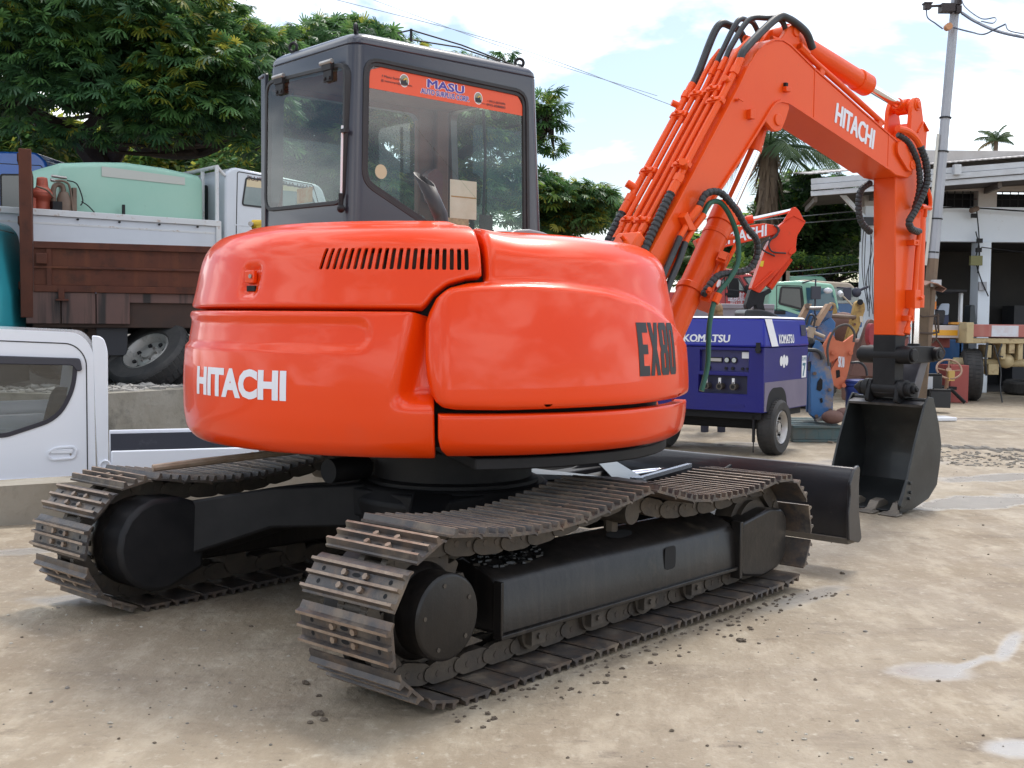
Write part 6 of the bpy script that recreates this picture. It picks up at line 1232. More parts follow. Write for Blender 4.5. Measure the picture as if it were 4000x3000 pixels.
def pc(par, name, p, q, d, r, mat, d2=None, f=R8, n=14): b = B(); b.cyl(at(*f(*p), d), at(*f(*q), d2 or d), r, n=n); return ob(name, b, mat, par, PT)
A = part_thing('loader_arm_frame', 'blue loader frame with two tan-edged arms rising above the white board', 'machine part')
for a, c, d in (((1190, 410), (1300, 205), 13.5), ((1350, 405), (1490, 205), 13.3)):
    pl(A, 'arm_edge', [a, c, (c[0]+42, c[1]+2), (a[0]+52, a[1]+8)], d, .14, TANE)
    pl(A, 'arm_side', [(a[0]+52, a[1]+8), (c[0]+42, c[1]+2), (c[0]+55, c[1]+45), (c[0]+30, c[1]+190), (a[0]+60, a[1]+80)], d+.10, .05, SB)
pc(A, 'cross_tube', (1320, 245), (1460, 245), 13.4, .019, STEEL); pc(A, 'cross_tube', (1480, 315), (1760, 330), 13.5, .024, BRN)
b = B(); torus(b, at(*R8(1525, 235), 13.25), (0, 1, .2), .034, .014); b.cyl(at(*R8(1310, 225), 13.2), at(*R8(1310, 225), 13.6), .03, n=12); ob('pivot_ring', b, BRN, A, PT)
pl(A, 'lower_block', [(1380, 420), (1510, 330), (1550, 380), (1540, 520), (1450, 560), (1370, 520)], 13.4, .2, SB)
b = B(); b.tube(catmull([at(*R8(x, y), 13.2) for x, y in ((1300, 400), (1330, 310), (1380, 330), (1370, 420))], 6), .012, 8); b.tube(catmull([at(*R8(x, y), 13.2) for x, y in ((1340, 400), (1370, 330), (1400, 350))], 6), .010, 8); ob('hose_loop', b, HOSE, A, PT)
C_ = part_thing('coupler_plate', 'tall blue coupler side plate worn to tan with two holes standing on the pallet', 'machine part')
o = pl(C_, 'side_plate', [(1330, 1230), (1330, 820), (1350, 620), (1390, 535), (1440, 580), (1470, 690), (1510, 780), (1545, 960), (1535, 1225), (1395, 1285)], 12.9, .10, SB, .02)
for P in (((1405, 930), (1430, 890), (1452, 910), (1450, 990), (1430, 1015), (1395, 1000), (1400, 965)), ((1425, 1085), (1448, 1075), (1455, 1115), (1435, 1125))):
    pl(C_, 'slot', P, 12.845, .004, DARK, .005, 0)
pl(C_, 'rear_plate', [(1300, 1210), (1310, 700), (1360, 560), (1420, 700), (1420, 1210)], 13.15, .06, SB, .02)
for p in ((1380, 850), (1520, 1000), (1525, 1190), (1395, 1245)): pc(C_, 'pin_boss', p, p, 12.80, .02, BRN, 13.05)
b = B(); b.bar(at(*R8(1385, 1285), 12.8), at(*R8(1540, 1225), 12.8), .12, .03); ob('foot_strip', b, STEEL, C_, PT)
Y_ = part_thing('yellow_lever', 'worn yellow loader lever plate with a black topped pivot leaning over the heap', 'machine part')
pl(Y_, 'lever_plate', [(1630, 640), (1700, 400), (1745, 195), (1780, 172), (1830, 195), (1835, 260), (1790, 400), (1700, 590), (1660, 660)], 13.6, .10, YS, .02)
pl(Y_, 'second_plate', [(1520, 190), (1560, 200), (1600, 380), (1590, 470), (1530, 470)], 14.0, .10, YS, .02); pc(Y_, 'pivot_cap', (1800, 190), (1800, 190), 13.5, .035, BLACK, 13.7)
for p in ((1735, 345), (1750, 395)): pc(Y_, 'bolt', p, p, 13.52, .016, RS_, 13.56, n=6)
pl(Y_, 'label_strip', [(1795, 320), (1820, 318), (1825, 375), (1800, 375)], 13.54, .006, PAPER, .003, 0)
b = B(); b.ball(at(*R8(1640, 420), 13.9), .20, 16, sq=(1.0, .5, .9)); ob('rust_drum', b, RS_, Y_, PT)
K_ = part_thing('rusty_bucket_side', 'big reddish brown rusted bucket side plate leaning at the back of the heap', 'machine part')
pl(K_, 'side_plate', [(1690, 870), (1860, 380), (1885, 345), (1990, 400), (2000, 880)], 13.9, .12, RS_, .02); pl(K_, 'slot', [(1790, 650), (1830, 640), (1850, 665), (1820, 685), (1790, 670)], 13.835, .004, DARK, .004, 0)
b = B(); b.bx((at(*R8(1780, 500), 14.2).x, 14.0, .3), (at(*R8(2050, 500), 14.2).x, 14.9, 1.1)); ob('bucket_shell', b, RS_, K_, PT, bev=.05)
H_ = part_thing('orange_coupler', 'faded orange hitch bracket with black stencil hanging over the blue drum', 'machine part')
pl(H_, 'front_plate', [(1450, 600), (1530, 465), (1565, 540), (1640, 560), (1740, 485), (1752, 520), (1670, 880), (1640, 960), (1600, 1000), (1530, 940), (1520, 820), (1590, 700), (1480, 770)], 12.95, .07, OS, .01)
pl(H_, 'rear_plate', [(1500, 560), (1700, 560), (1720, 620), (1640, 900), (1560, 900)], 13.2, .06, OS, .01)
pl(H_, 'hole', [(1575, 820), (1610, 815), (1615, 880), (1580, 895)], 12.912, .004, DARK, .005, 0)
p0_, p1_ = at(*R8(1598, 790), 12.91), at(*R8(1652, 800), 12.91); b = B(); flat_text(b, 'SK10', (p0_.x, 12.912, p0_.z), (1, 0, -.1), (0, 0, 1), p1_.x-p0_.x, .12, .02); ob('lettering', b, DECALW, H_, PT, recalc=False, ang=None)
for p in ((1715, 660), (1555, 660), (1650, 960)): pc(H_, 'pin_boss', p, p, 12.85, .024, OS, 13.2)
b = B(); b.tube(catmull([at(*R8(x, y), 12.8) for x, y in ((1510, 780), (1500, 600), (1570, 440), (1680, 400), (1745, 470), (1740, 560))], 8), .014, 8); tag(ob('hose_arc', b, M('dusty_hose', (.07, .06, .055), .7), None), 'thick dusty hose arching over the orange hitch bracket', 'hose')
b = B(); b.tube(catmull([at(*R8(x, y), 12.8) for x, y in ((1710, 750), (1800, 750), (1850, 800), (1865, 870))], 8), .014, 8); tag(ob('hose_arc', b, HOSE), 'black hose curling down against the rusted bucket side', 'hose')
V__ = part_thing('valve_block', 'beige and grey pipe fitting on top of the coupler beside the compressor', 'fitting')
b = B(); q = at(*R8(1355, 465), 12.8); b.cyl(q+Vector((-.03, 0, -.06)), q+Vector((.0, 0, .05)), .045, n=14); b.cyl(q+Vector((.0, 0, .0)), q+Vector((.13, -.03, -.055)), .022, n=12); b.cyl(q+Vector((-.12, 0, .02)), q+Vector((0, 0, .02)), .024, n=12); ob('fitting_body', b, M('beige_fitting', (.36, .28, .2), .6), V__, PT)
b = B(); b.tube(catmull([at(*R8(x, y), 12.8) for x, y in ((1300, 630), (1400, 640), (1440, 680), (1450, 720))], 6), .022, 10); b.ball(at(*R8(1335, 570), 12.95), .07, 10, jit=.15); b.cyl(at(*R8(1310, 740), 12.9), at(*R8(1320, 820), 12.9), .04, n=10); ob('black_hoses', b, HOSE, V__, PT)
b = B(); q = at(*R8(1800, 980), 12.9); b.lathe([(0, -.32), (.155, -.32), (.155, -.05), (.165, -.03), (.165, .0), (.155, .01), (.165, .02), (.165, .04), (.155, .05), (.165, .06), (.165, .08), (.14, .09), (0, .09)], q, (0, 0, 1), 24); tag(ob('blue_drum', b, M('drum_blue', (.02, .045, .2), .5)), 'dark blue ribbed drum beside the lower arm of the big excavator', 'drum')
b = B()
for (x0, x1, z0, z1) in ((1130, 1620, 1270, 1290),): pass
P0_, P1_ = at(*R8(1140, 1330), 12.7), at(*R8(1610, 1330), 12.7); px0, px1 = P0_.x, P1_.x
pa = thing('pallet', 'worn blue-green wooden pallet under the coupler plates', 'pallet', (px0, 12.5, 0)); PM = M('worn_teal_timber', (.06, .12, .13), .8, var=((.13, .12, .10), 5, .9)); wpx = px1-px0
for k in range(5): b = B(); b.bx((0, k*.24, .155), (wpx, k*.24+.17, .18)); ob('deck_board', b, PM, pa, bev=.003)
for k in range(4):
    for y in (.02, .5, 1.0): b = B(); b.bx((k*(wpx-.14)/3, y, .03), (k*(wpx-.14)/3+.14, y+.1, .154)); ob('pallet_block', b, PM, pa, bev=.003)
for y in (.0, .5, 1.0): b = B(); b.bx((0, y, .004), (wpx, y+.12, .028)); ob('bottom_board', b, PM, pa, bev=.003)
b = B(); b.ball((3.50, 12.6, .27), .085, 12, sq=(1.5, 1, .9)); b.ball((3.66, 12.65, .31), .08, 12, sq=(1.6, 1, .8)); tag(ob('rusty_drum_parts', b, RS_), 'rounded rusty casting lying on the pallet under the orange bracket', 'casting')
b = B(); plate(b, [R8(x, y) for x, y in ((955, 385), (1000, 352), (1195, 372), (1195, 402), (1080, 402))], 14.2, .5); tag(ob('white_board', b, WHITE, bev=.006), 'white board lying flat behind the top of the blue compressor', 'board')
b = B(); plate(b, [R8(x, y) for x, y in ((1215, 415), (1275, 385), (1298, 440), (1290, 480))], 13.0, .05); tag(ob('red_corner_plate', b, M('bright_red', (.5, .03, .03), .5), bev=.004), 'small bright red corner piece just behind the compressor', 'plate')
b = B(); plate(b, [R8(x, y) for x, y in ((1865, 430), (1890, 380), (1930, 400), (1930, 580), (1880, 600), (1858, 540))], 13.1, .15, 0, .03); tag(ob('red_part', b, M('dark_red_part', (.28, .03, .04), .5), bev=.02), 'dark red rounded part half hidden behind the big excavator arm', 'machine part')
# ------------------------------------------------------------------ person behind the compressor (only the head shows)
def person(name, label, loc, rz):
    t = thing(name, label, 'person', loc, rz)
    J = {'pelvis': (0, 0, .92), 'spine': (0, .01, 1.12), 'chest': (0, .0, 1.32), 'neck': (0, 0, 1.45), 'nk2': (0, -.01, 1.52), 'hd': (0, -.01, 1.60), 'hd2': (0, -.005, 1.70),
         'hl': (.09, 0, .88), 'kl': (.10, -.02, .48), 'al': (.10, .01, .08), 'tl': (.11, -.13, .03), 'hr': (-.09, 0, .88), 'kr': (-.10, -.02, .48), 'ar': (-.10, .01, .08), 'tr': (-.11, -.13, .03),
         'sl': (.17, 0, 1.38), 'el': (.22, .02, 1.10), 'wl': (.21, -.06, .86), 'sr': (-.17, 0, 1.38), 'er': (-.22, .02, 1.10), 'wr': (-.21, -.06, .86)}
    R = {'pelvis': .13, 'spine': .115, 'chest': .135, 'neck': .06, 'nk2': .052, 'hd': .082, 'hd2': .075, 'hl': .09, 'kl': .058, 'al': .042, 'tl': .035, 'hr': .09, 'kr': .058, 'ar': .042, 'tr': .035, 'sl': .062, 'el': .042, 'wl': .03, 'sr': .062, 'er': .042, 'wr': .03}
    E = [('pelvis', 'spine'), ('spine', 'chest'), ('chest', 'neck'), ('neck', 'nk2'), ('nk2', 'hd'), ('hd', 'hd2'), ('pelvis', 'hl'), ('hl', 'kl'), ('kl', 'al'), ('al', 'tl'), ('pelvis', 'hr'), ('hr', 'kr'), ('kr', 'ar'), ('ar', 'tr'), ('chest', 'sl'), ('sl', 'el'), ('el', 'wl'), ('chest', 'sr'), ('sr', 'er'), ('er', 'wr')]
    for s, wj in (('l', .21), ('r', -.21)):
        for k, (dx_, dy, ln) in enumerate(((-.028, -.02, .075), (-.010, -.03, .085), (.010, -.03, .08), (.028, -.02, .065), (0, -.05, .05))):
            a, c = f'f{s}{k}a', f'f{s}{k}b'; J[a] = (wj+dx_*.8, -.07+dy*.5, .86-ln*.9); J[c] = (wj+dx_, -.075+dy, .86-ln*1.7); R[a] = .0095; R[c] = .008; E += [('w'+s, a), (a, c)]
    names = list(J); me = bpy.data.meshes.new('body'); me.from_pydata([J[n] for n in names], [(names.index(a), names.index(c)) for a, c in E], [])
    o = bpy.data.objects.new('body', me); COL.objects.link(o); o.parent = t
    sk = o.modifiers.new('skin', 'SKIN'); sl_ = me.skin_vertices[0].data
    for i, n in enumerate(names): sl_[i].radius = (R[n], R[n]); sl_[i].use_root = n == 'pelvis'
    sb = o.modifiers.new('sub', 'SUBSURF'); sb.levels = 2; sb.render_levels = 2
    mods_apply(o); o.data.materials.clear(); o.data.materials.append(M('dark_clothes', (.03, .03, .045), .8)); o.data.materials.append(M('skin', (.36, .2, .13), .5))
    for p in o.data.polygons: p.material_index = 1 if (p.center.z > 1.47 or p.center.z < .90 and abs(p.center.x) > .16) else 0
    o.data.shade_smooth()
    b = B(); b.ball((0, .012, 1.70), .098, 14, sq=(.86, 1.02, 1.0), jit=.05); b.ball((0, .055, 1.62), .088, 12, sq=(.9, .72, 1.1), jit=.06); b.ball((0, .06, 1.555), .07, 10, sq=(.9, .6, .9), jit=.08); ob('hair', b, M('bleached_brown_hair', (.045, .026, .016), .6, var=((.34, .18, .06), 5, .9)), t)
    b = B()
    for s in (-1, 1): b.ball((s*.03, -.083, 1.675), .012, 8)
    ob('eyes', b, M('eye_dark', (.02, .015, .012), .2), t)
    b = B(); b.ball((0, -.098, 1.64), .016, 8, sq=(.8, 1, 1.3)); ob('nose', b, M('skin_nose', (.36, .2, .13), .5), t)
    b = B(); b.ball((0, -.086, 1.60), .02, 8, sq=(1.2, .5, .35)); ob('mouth', b, M('lips', (.3, .11, .09), .5), t)
    b = B()
    for s in (-1, 1): b.ball((s*.083, .0, 1.655), .022, 8, sq=(.4, .8, 1.3))
    ob('ears', b, M('skin_ear', (.36, .2, .13), .5), t)
    return t
pp = at(1545, 690, 13.6)
person('person', 'person with brown hair bleached blond on top showing above the blue compressor', (pp.x, 13.6, -.27), radians(185))

# ------------------------------------------------------------------ right side: building, pole, chassis
WALLW = M('white_render_wall', (.80, .85, .90), .8, var=((.74, .79, .85), 1.2, .8), streak=((.40, .38, .36), 3, .60, .8, .5), dirt=((.45, .42, .38), 5, .62, .8, .5), bump=(8, .15, .01))
TRIMW = M('trim_white', (.50, .47, .45), .7, var=((.40, .36, .33), 3, .8)); SHEET = M('roof_sheet', (.46, .44, .43), .55, var=((.40, .37, .36), 1, .8)); GUT = M('gutter_metal', (.55, .57, .60), .4, var=((.42, .42, .43), 4, .8))
DB = 22.0
bx0 = at(1866, 600, DB).x
bl_ = thing('building', 'white two-level workshop building with open bays and metal roof on the right', 'building', (bx0, DB, 0))
def kb(x, y): p = at(x, y, DB); return (p.x-bx0, p.z)
zl, z2_, z3_ = kb(2100, 522)[1], kb(2100, 447)[1], kb(2100, 412)[1]
cols = [(0, .30), (kb(2111, 600)[0], kb(2137, 600)[0]), (6.6, 6.9), (10.5, 10.8)]
b = B(); b.bx((.0, 0, zl), (14, .25, z2_)); ob('wall', b, WALLW, bl_)
b = B(); b.bx((0, 0, z3_), (14, .25, z3_+.75)); ob('upper_beam', b, TRIMW, bl_)
for k, (a, c) in enumerate(cols):
    b = B(); b.bx((a, -.06, 0), (c, .34, zl)); ob('column', b, WALLW, bl_, bev=.01)
    b = B(); b.bx((a-.02, .01, z2_), (c+.1, .24, z3_)); ob('clerestory_post', b, TRIMW, bl_)
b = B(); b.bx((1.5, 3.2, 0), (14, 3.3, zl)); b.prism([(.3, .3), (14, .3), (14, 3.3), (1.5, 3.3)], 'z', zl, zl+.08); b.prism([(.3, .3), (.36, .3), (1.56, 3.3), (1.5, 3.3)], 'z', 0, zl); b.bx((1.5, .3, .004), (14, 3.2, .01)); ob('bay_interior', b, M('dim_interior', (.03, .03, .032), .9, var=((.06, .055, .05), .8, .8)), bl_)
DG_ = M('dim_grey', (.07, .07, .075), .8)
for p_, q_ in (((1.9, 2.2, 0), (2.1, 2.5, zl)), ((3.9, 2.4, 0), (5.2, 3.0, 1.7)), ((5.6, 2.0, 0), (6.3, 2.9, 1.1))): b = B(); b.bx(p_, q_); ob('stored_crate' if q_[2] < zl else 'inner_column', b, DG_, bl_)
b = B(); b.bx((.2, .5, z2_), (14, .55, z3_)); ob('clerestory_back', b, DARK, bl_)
b = B()
for k in range(90): x = .2+k*.15; b.bx((x, .08, z2_), (x+.012, .10, z3_))
b.bx((.2, .08, (z2_+z3_)/2), (14, .10, (z2_+z3_)/2+.012)); ob('window_bars', b, BLACK, bl_, kind='stuff')
# roof with eave running back to the left, gutter boards, corrugated sheet
e0, e1 = at(2330, 349, 20.6), at(1752, 395, 21.4); ev = (e1-e0).normalized(); inn_ = Vector((-ev.y, ev.x, 0)).normalized()*-1
if inn_.y < 0: inn_ = -inn_
e0 = e0-ev*5; loc_ = Vector(bl_.location)
rf = B(); rise = inn_*7.5+Vector((0, 0, .95)); nR = 190
pts = []
for k in range(nR+1):
    t = k/nR; o_ = .004*(1 if k % 2 else -1); pts += [e0.lerp(e1, t)-loc_+Vector((0, 0, .16+o_)), e0.lerp(e1, t)+rise-loc_+Vector((0, 0, .16+o_))]
rf.add(pts, [(2*k, 2*k+2, 2*k+3, 2*k+1) for k in range(nR)]); rf_ = ob('roof_sheet', rf, SHEET, bl_, ang=None, recalc=False)
sm_ = rf_.modifiers.new('s', 'SOLIDIFY'); sm_.thickness = .02
for dz, dd, th_ in ((.02, -.02, .10), (-.09, -.05, .10), (-.20, -.02, .09)):
    b = B(); b.bar(e0-loc_+inn_*dd+Vector((0, 0, dz)), e1-loc_+inn_*dd+Vector((0, 0, dz)), .05, th_); ob('gutter_board', b, GUT, bl_, bev=.004)
b = B(); 
so_ = [e0-loc_+inn_*.05+Vector((0, 0, -.24)), e1-loc_+inn_*.05+Vector((0, 0, -.24)), e1-loc_+inn_*2.4+Vector((0, 0, -.2)), e0-loc_+inn_*2.4+Vector((0, 0, -.2))]
b.add(so_, [(0, 1, 2, 3)]); so2 = ob('soffit', b, M('soffit_timber', (.10, .085, .075), .8, var=((.05, .04, .035), 2, .8)), bl_, recalc=False)
b = B()
for k in range(9): p = so_[1].lerp(so_[0], k/9+.01); q = so_[2].lerp(so_[3], k/9+.01); b.bar(p-Vector((0, 0, .06)), q-Vector((0, 0, .06)), .06, .10)
ob('rafters', b, M('rafter_timber', (.12, .10, .085), .8), so2)
b = B(); p = e0.lerp(e1, .55)-loc_; q = at(2065, 366, 20.9)-loc_; b.cyl(at(1935, 393, 21.1)-loc_, at(1935, 400, 21.1)-loc_-Vector((0, 0, .05)), .04, n=10); b.bx(q-Vector((.06, .1, .10)), q+Vector((.06, .02, .08))); ob('gutter_outlet', b, GUT, bl_)
b = B(); q0, q1 = at(1895, 430, 21.9)-loc_, at(1870, 400, 21.5)-loc_; b.bar(at(1866, 470, 21.9)-loc_, at(1805, 405, 21.6)-loc_, .05, .08); ob('eave_strut', b, WALLW, bl_)
b = B()
for P in (((2110, 455), (2115, 520), (2108, 560), (2118, 600), (2135, 640)), ((2108, 500), (2116, 540), (2112, 590))): b.tube(catmull([at(x, y, 21.85)-loc_ for x, y in P], 5), .012, 5)
b.tube(catmull([at(x, y, 21.8)-loc_ for x, y in ((1985, 452), (2080, 448), (2212, 456), (2300, 458))], 5), .014, 5); b.tube([at(2120, 534, 21.8)-loc_, at(2300, 556, 21.8)-loc_], .01, 5)
for x, y in ((2104, 466), (2116, 520), (2114, 540)): q = at(x, y, 21.85)-loc_; b.box(q, (.10, .06, .08))
q = at(2108, 563, 21.8)-loc_; b.box(q, (.22, .08, .18), mi=1); q = at(2122, 618, 21.9)-loc_; b.box(q, (.14, .06, .16), mi=2)
ob('wall_cables', b, [BLACK, M('mossy_box', (.2, .19, .08), .7), M('grey_box', (.4, .4, .42), .6)], bl_)
b = B(); q = at(2098, 455, 21.7)-loc_; b.cyl(q, q+Vector((.15, .1, .05)), .05, n=8); ob('wall_camera', b, BRN, bl_)
# corner mess on the left post
b = B()
for k in range(7):
    x = 1868+k*4; b.tube(catmull([at(x, 470+8*k, 21.8), at(x+random.uniform(-6, 10), 540, 21.75), at(x-4, 600, 21.8), at(x+random.uniform(-8, 8), 660+6*k, 21.8)], 5), .008, 5)
b.box(at(1882, 478, 21.8), (.30, .2, .14)); tag(ob('cable_bundle', b, M('old_cable', (.05, .05, .055), .7)), 'tangle of old black cables hanging down the corner column of the white building', 'cables')
# utility pole
p0_, p1_ = at(1988, 868, 17.0), at(2068, -40, 17.0); ax_ = (p1_-p0_).normalized()
up_ = thing('utility_pole', 'tall leaning grey steel pole with cables beside the excavator arm', 'pole', p0_)
b = B(); L0 = (p1_-p0_).length; b.cyl(Vector(), ax_*2.1, .088, .086, n=8, mi=1); b.cyl(ax_*2.1, ax_*L0*.62, .086, .075, n=8); b.cyl(ax_*L0*.62, ax_*(L0+1.5), .073, .06, n=8)
pol = ob('pole_shaft', b, [M('galvanised_pole', (.40, .41, .44), .45, metal=.2, var=((.30, .31, .34), 1.5, .8)), M('rusty_pole_base', (.14, .10, .07), .8, var=((.22, .15, .1), 5, .9))], up_, ang=20)
b = B(); b.tube([ax_*2.0+Vector((-.11, -.03, 0)), ax_*2.4+Vector((-.10, -.03, 0)), ax_*3.9+Vector((-.095, -.03, 0))], .022, 8); ob('conduit', b, M('white_conduit', (.62, .60, .54), .5), up_)
b = B()
for k in (.36, .60, .68, .44): b = B(); c_ = ax_*L0*k; b.cyl(c_-ax_*.01, c_+ax_*.01, .088, n=10); ob('pole_band', b, BLACK, up_)
b = B(); c_ = at(2022, 612, 16.85)-p0_; b.box(c_, (.12, .1, .10)); ob('pole_bracket', b, GUT, up_)
b = B(); c_ = at(2045, 18, 16.9)-p0_; b.box(c_, (.19, .17, .11)); c2 = at(2003, 14, 16.9)-p0_; b.box(c2, (.09, .10, .08)); b.box(c2+Vector((0, 0, .04)), (.12, .12, .02)); c3 = at(2070, 10, 16.9)-p0_; b.box(c3+Vector((0, 0, .05)), (.075, .09, .11)); b.box(c3-Vector((0, 0, .07)), (.075, .09, .10)); b.bar(c2, c3, .03, .03); ob('junction_boxes', b, M('junction_brown', (.035, .025, .025), .6), up_, kind='stuff')
b = B(); c_ = at(2048, 58, 16.85)-p0_; b.cyl(c_-Vector((0, .05, 0)), c_+Vector((0, .05, 0)), .05, n=14); ob('orange_insulator', b, M('faded_orange', (.55, .27, .13), .6), up_)
def cable(pts, r, lab, mat=None, grp='cables strung from the leaning pole', nm='cable'):
    b = B(); b.tube(catmull(pts, 8), r, 5); return tag(ob(nm, b, mat or M('cable_grey', (.12, .13, .15), .6)), lab, 'cable', grp)
CBL = M('cable_blue_grey', (.10, .12, .17), .6)
cable([at(2078, 28, 16.9), at(2110, 48, 16.5), at(2170, 72, 15.5), at(2300, 96, 14)], .022, 'thickest cable leading from the pole to the right edge', CBL)
cable([at(2060, 60, 16.9), at(2100, 70, 16.5), at(2125, 74, 16), at(2155, 60, 15.6), at(2172, 52, 15.5)], .012, 'thin slack cable drooping right of the pole below the thick one', CBL)
cable([at(2036, 62, 16.9), at(2020, 50, 16.8), at(2004, 38, 16.8), at(2001, 20, 16.9)], .010, 'thin cable looping left of the pole under its top box', CBL)
cable([at(2075, -10, 16.9), at(2085, 15, 16.7), at(2120, 40, 16.4), at(2150, 38, 16), at(2145, 50, 15.8), at(2120, 46, 16)], .009, 'coiled thin wire tangled round the thick cable at upper right', CBL)
cable([at(2172, 52, 15.5), at(2180, 66, 15.3), at(2215, 74, 15)], .009, 'short loose wire end below the thick cable at the right edge', CBL)
WIRE = M('far_wire', (.35, .38, .42), .6)
cable([at(690, -10, 40), at(1100, 98, 40), at(1458, 230, 40)], .012, 'upper of the two thin wires crossing the sky behind the cab', WIRE, 'thin wires crossing the sky', 'overhead_wire')
cable([at(780, -10, 40), at(1110, 110, 40), at(1420, 207, 40)], .010, 'lower thin wire crossing the sky behind the cab', WIRE, 'thin wires crossing the sky', 'overhead_wire')
for k, (P, w_) in enumerate(((((1590, 480), (1700, 470), (1850, 456)), 'crossing the palm trunk'), (((1600, 500), (1700, 485), (1880, 470)), 'just under the wire crossing the palm trunk'), (((1660, 590), (1760, 582), (1880, 566)), 'over the vines behind the green truck'), (((1640, 604), (1760, 594), (1880, 585)), 'lowest over the vines'), (((1480, 478), (1560, 470), (1640, 468)), 'between the boom cylinder and the palm'))):
    cable([at(x, y, 24-.2*k) for x, y in P], .012, 'thin pale line '+w_, M('pale_line', (.3, .32, .33), .6), 'lines strung in front of the trees', 'overhead_wire')
# rusted sheet and post stand at the foot of the pole
st_ = thing('rusty_stand', 'rusty post stand with a bent brown metal sheet on top right of the arm', 'stand', at(1985, 870, 16.4)); st_.location.z = 0
sx0 = st_.location.x
def ks(x, y): q = at(*RA(x, y), 16.4); return Vector((q.x-sx0, 0, q.z))
b = B(); P = [ks(x, y) for x, y in ((745, 505), (790, 480), (860, 490), (945, 540), (905, 575))]; Q = [p+Vector((.05, .5, .05)) for p in P]; n = len(P); b.add(P+Q, [(i, i+1, n+i+1, n+i) for i in range(n-1)]); o = ob('bent_sheet', b, M('rusty_sheet', (.30, .16, .11), .7, var=((.22, .11, .08), 4, .8)), st_, recalc=False, ang=None)
sm_ = o.modifiers.new('s', 'SOLIDIFY'); sm_.thickness = .012
b = B(); p = ks(745, 900); b.bx((p.x-.08, .05, 0), (p.x+.07, .2, ks(745, 520).z)); ob('wooden_post', b, M('rotten_post', (.09, .065, .045), .85, var=((.16, .11, .07), 4, .9), bump=(20, .4, .01)), st_, bev=.01)
b = B(); b.tube([ks(660, 760), ks(720, 800), ks(880, 790)], .012, 6); b.tube([ks(860, 770), ks(865, 900), ks(870, 940), ks(800, 955), ks(690, 950)], .016, 6); b.tube(catmull([ks(830, 830), ks(850, 980), ks(810, 1040), ks(840, 1000), ks(920, 1120), ks(900, 1190)], 6), .012, 6); torus(b, ks(880, 1130), (0, 1, 0), .07, .010); ob('bent_bars', b, M('dark_rust_bar', (.06, .04, .03), .8), st_)
b = B(); P = [ks(x, y) for x, y in ((655, 720), (700, 740), (760, 790), (700, 830), (655, 820))]; b.prism([(p.x, p.z) for p in P], 'y', .1, .14); ob('rust_flap', b, M('rust_flap', (.13, .06, .045), .8), st_)
# batteries
def battery(name, label, x, y, w_, h_, d, two): 
    p = at(*RA(x, y), d); t = thing(name, label, 'battery', (p.x, d, p.z), radians(-14), 'batteries stacked by the pole')
    b = B(); b.bx((0, 0, 0), (w_, w_*.62, h_), 0); ob('case', b, two, t, bev=.008)
    b = B(); b.bx((.0, -.0, h_), (w_, w_*.62, h_+.03)); b.cyl((w_*.15, .05, h_+.03), (w_*.15, .05, h_+.05), .012, n=8); b.cyl((w_*.85, .05, h_+.03), (w_*.85, .05, h_+.05), .012, n=8); ob('lid', b, BLACK, t, bev=.006)
    return t
BAT = M('battery_black', (.02, .021, .023), .45)
t = battery('battery', 'battery with a white front panel on top of the black ones by the pole', 700, 1475, .30, .21, 17.2, BAT)
b = B(); b.bx((.006, -.006, .012), (.17, -.0, .20)); ob('white_label', b, M('label_white', (.6, .62, .66), .5), t)
battery('battery', 'lower black battery under the white-fronted one, right-hand one', 790, 1640, .28, .24, 16.9, BAT); battery('battery', 'lower black battery under the white-fronted one, partly behind the bucket link', 655, 1610, .26, .22, 17.3, BAT)
b = B(); p = at(1985, 912, 15.5); b.box((p.x+.2, 15.5, .03), (.5, .3, .05), .2); tag(ob('white_tray', b, WHITE, bev=.01), 'white flat tray on the ground beside the bucket', 'tray')
# steering wheel and junk behind it
sw_ = thing('steering_column', 'rusty tan steering wheel on its column in the scrap left of the big tyre', 'steering wheel', (at(2050, 830, 18.5).x, 18.5, 0)); sx0 = sw_.location.x
c_ = at(*RA(965, 1285), 18.5)-Vector((sx0, 18.5, 0)); axw = Vector((-.12, -.75, .62)).normalized(); TANW = M('tan_wheel', (.34, .2, .13), .6, var=((.22, .13, .09), 8, .8))
b = B(); torus(b, c_, axw, .19, .016, 32, 8); u = axw.orthogonal().normalized(); w_ = axw.cross(u)
ob('wheel_rim', b, TANW, sw_)
b = B()
for k in range(4): a = .5+2*pi*k/4; b.cyl(c_-axw*.05, c_+(u*cos(a)+w_*sin(a))*.19, .012, n=6)
ob('spokes', b, TANW, sw_); b = B(); b.cyl(c_-axw*.05, c_-axw*.01, .045, n=12); b.cyl(c_-axw*.05, Vector((c_.x+.05, .3, 0)), .03, n=10); b.box((c_.x+.0, -.1, c_.z-.10), (.09, .06, .16), mi=1); ob('column', b, [TANW, M('yellow_pedal', (.5, .33, .1), .6)], sw_)
sc = thing('scrap_frame', 'low red and green scrap frame behind the steering wheel', 'scrap', (sx0, 19.2, 0))
b = B(); b.bx((.25, -.1, 0), (.55, .5, .62)); ob('red_panel', b, M('scrap_red', (.30, .06, .05), .6), sc, bev=.01)
b = B(); b.bx((-1.1, 0, .45), (-.1, .5, .75)); ob('green_box', b, M('scrap_green', (.03, .08, .06), .6), sc, bev=.02); b = B(); b.bx((-.9, -.25, .22), (.3, .4, .27)); b.tube([(-.6, -.3, .25), (.2, -.3, .22), (.4, -.35, .02)], .03, 6); b.bx((-.5, -.2, 0), (-.4, .3, .22)); ob('dark_plate', b, DARK, sc)
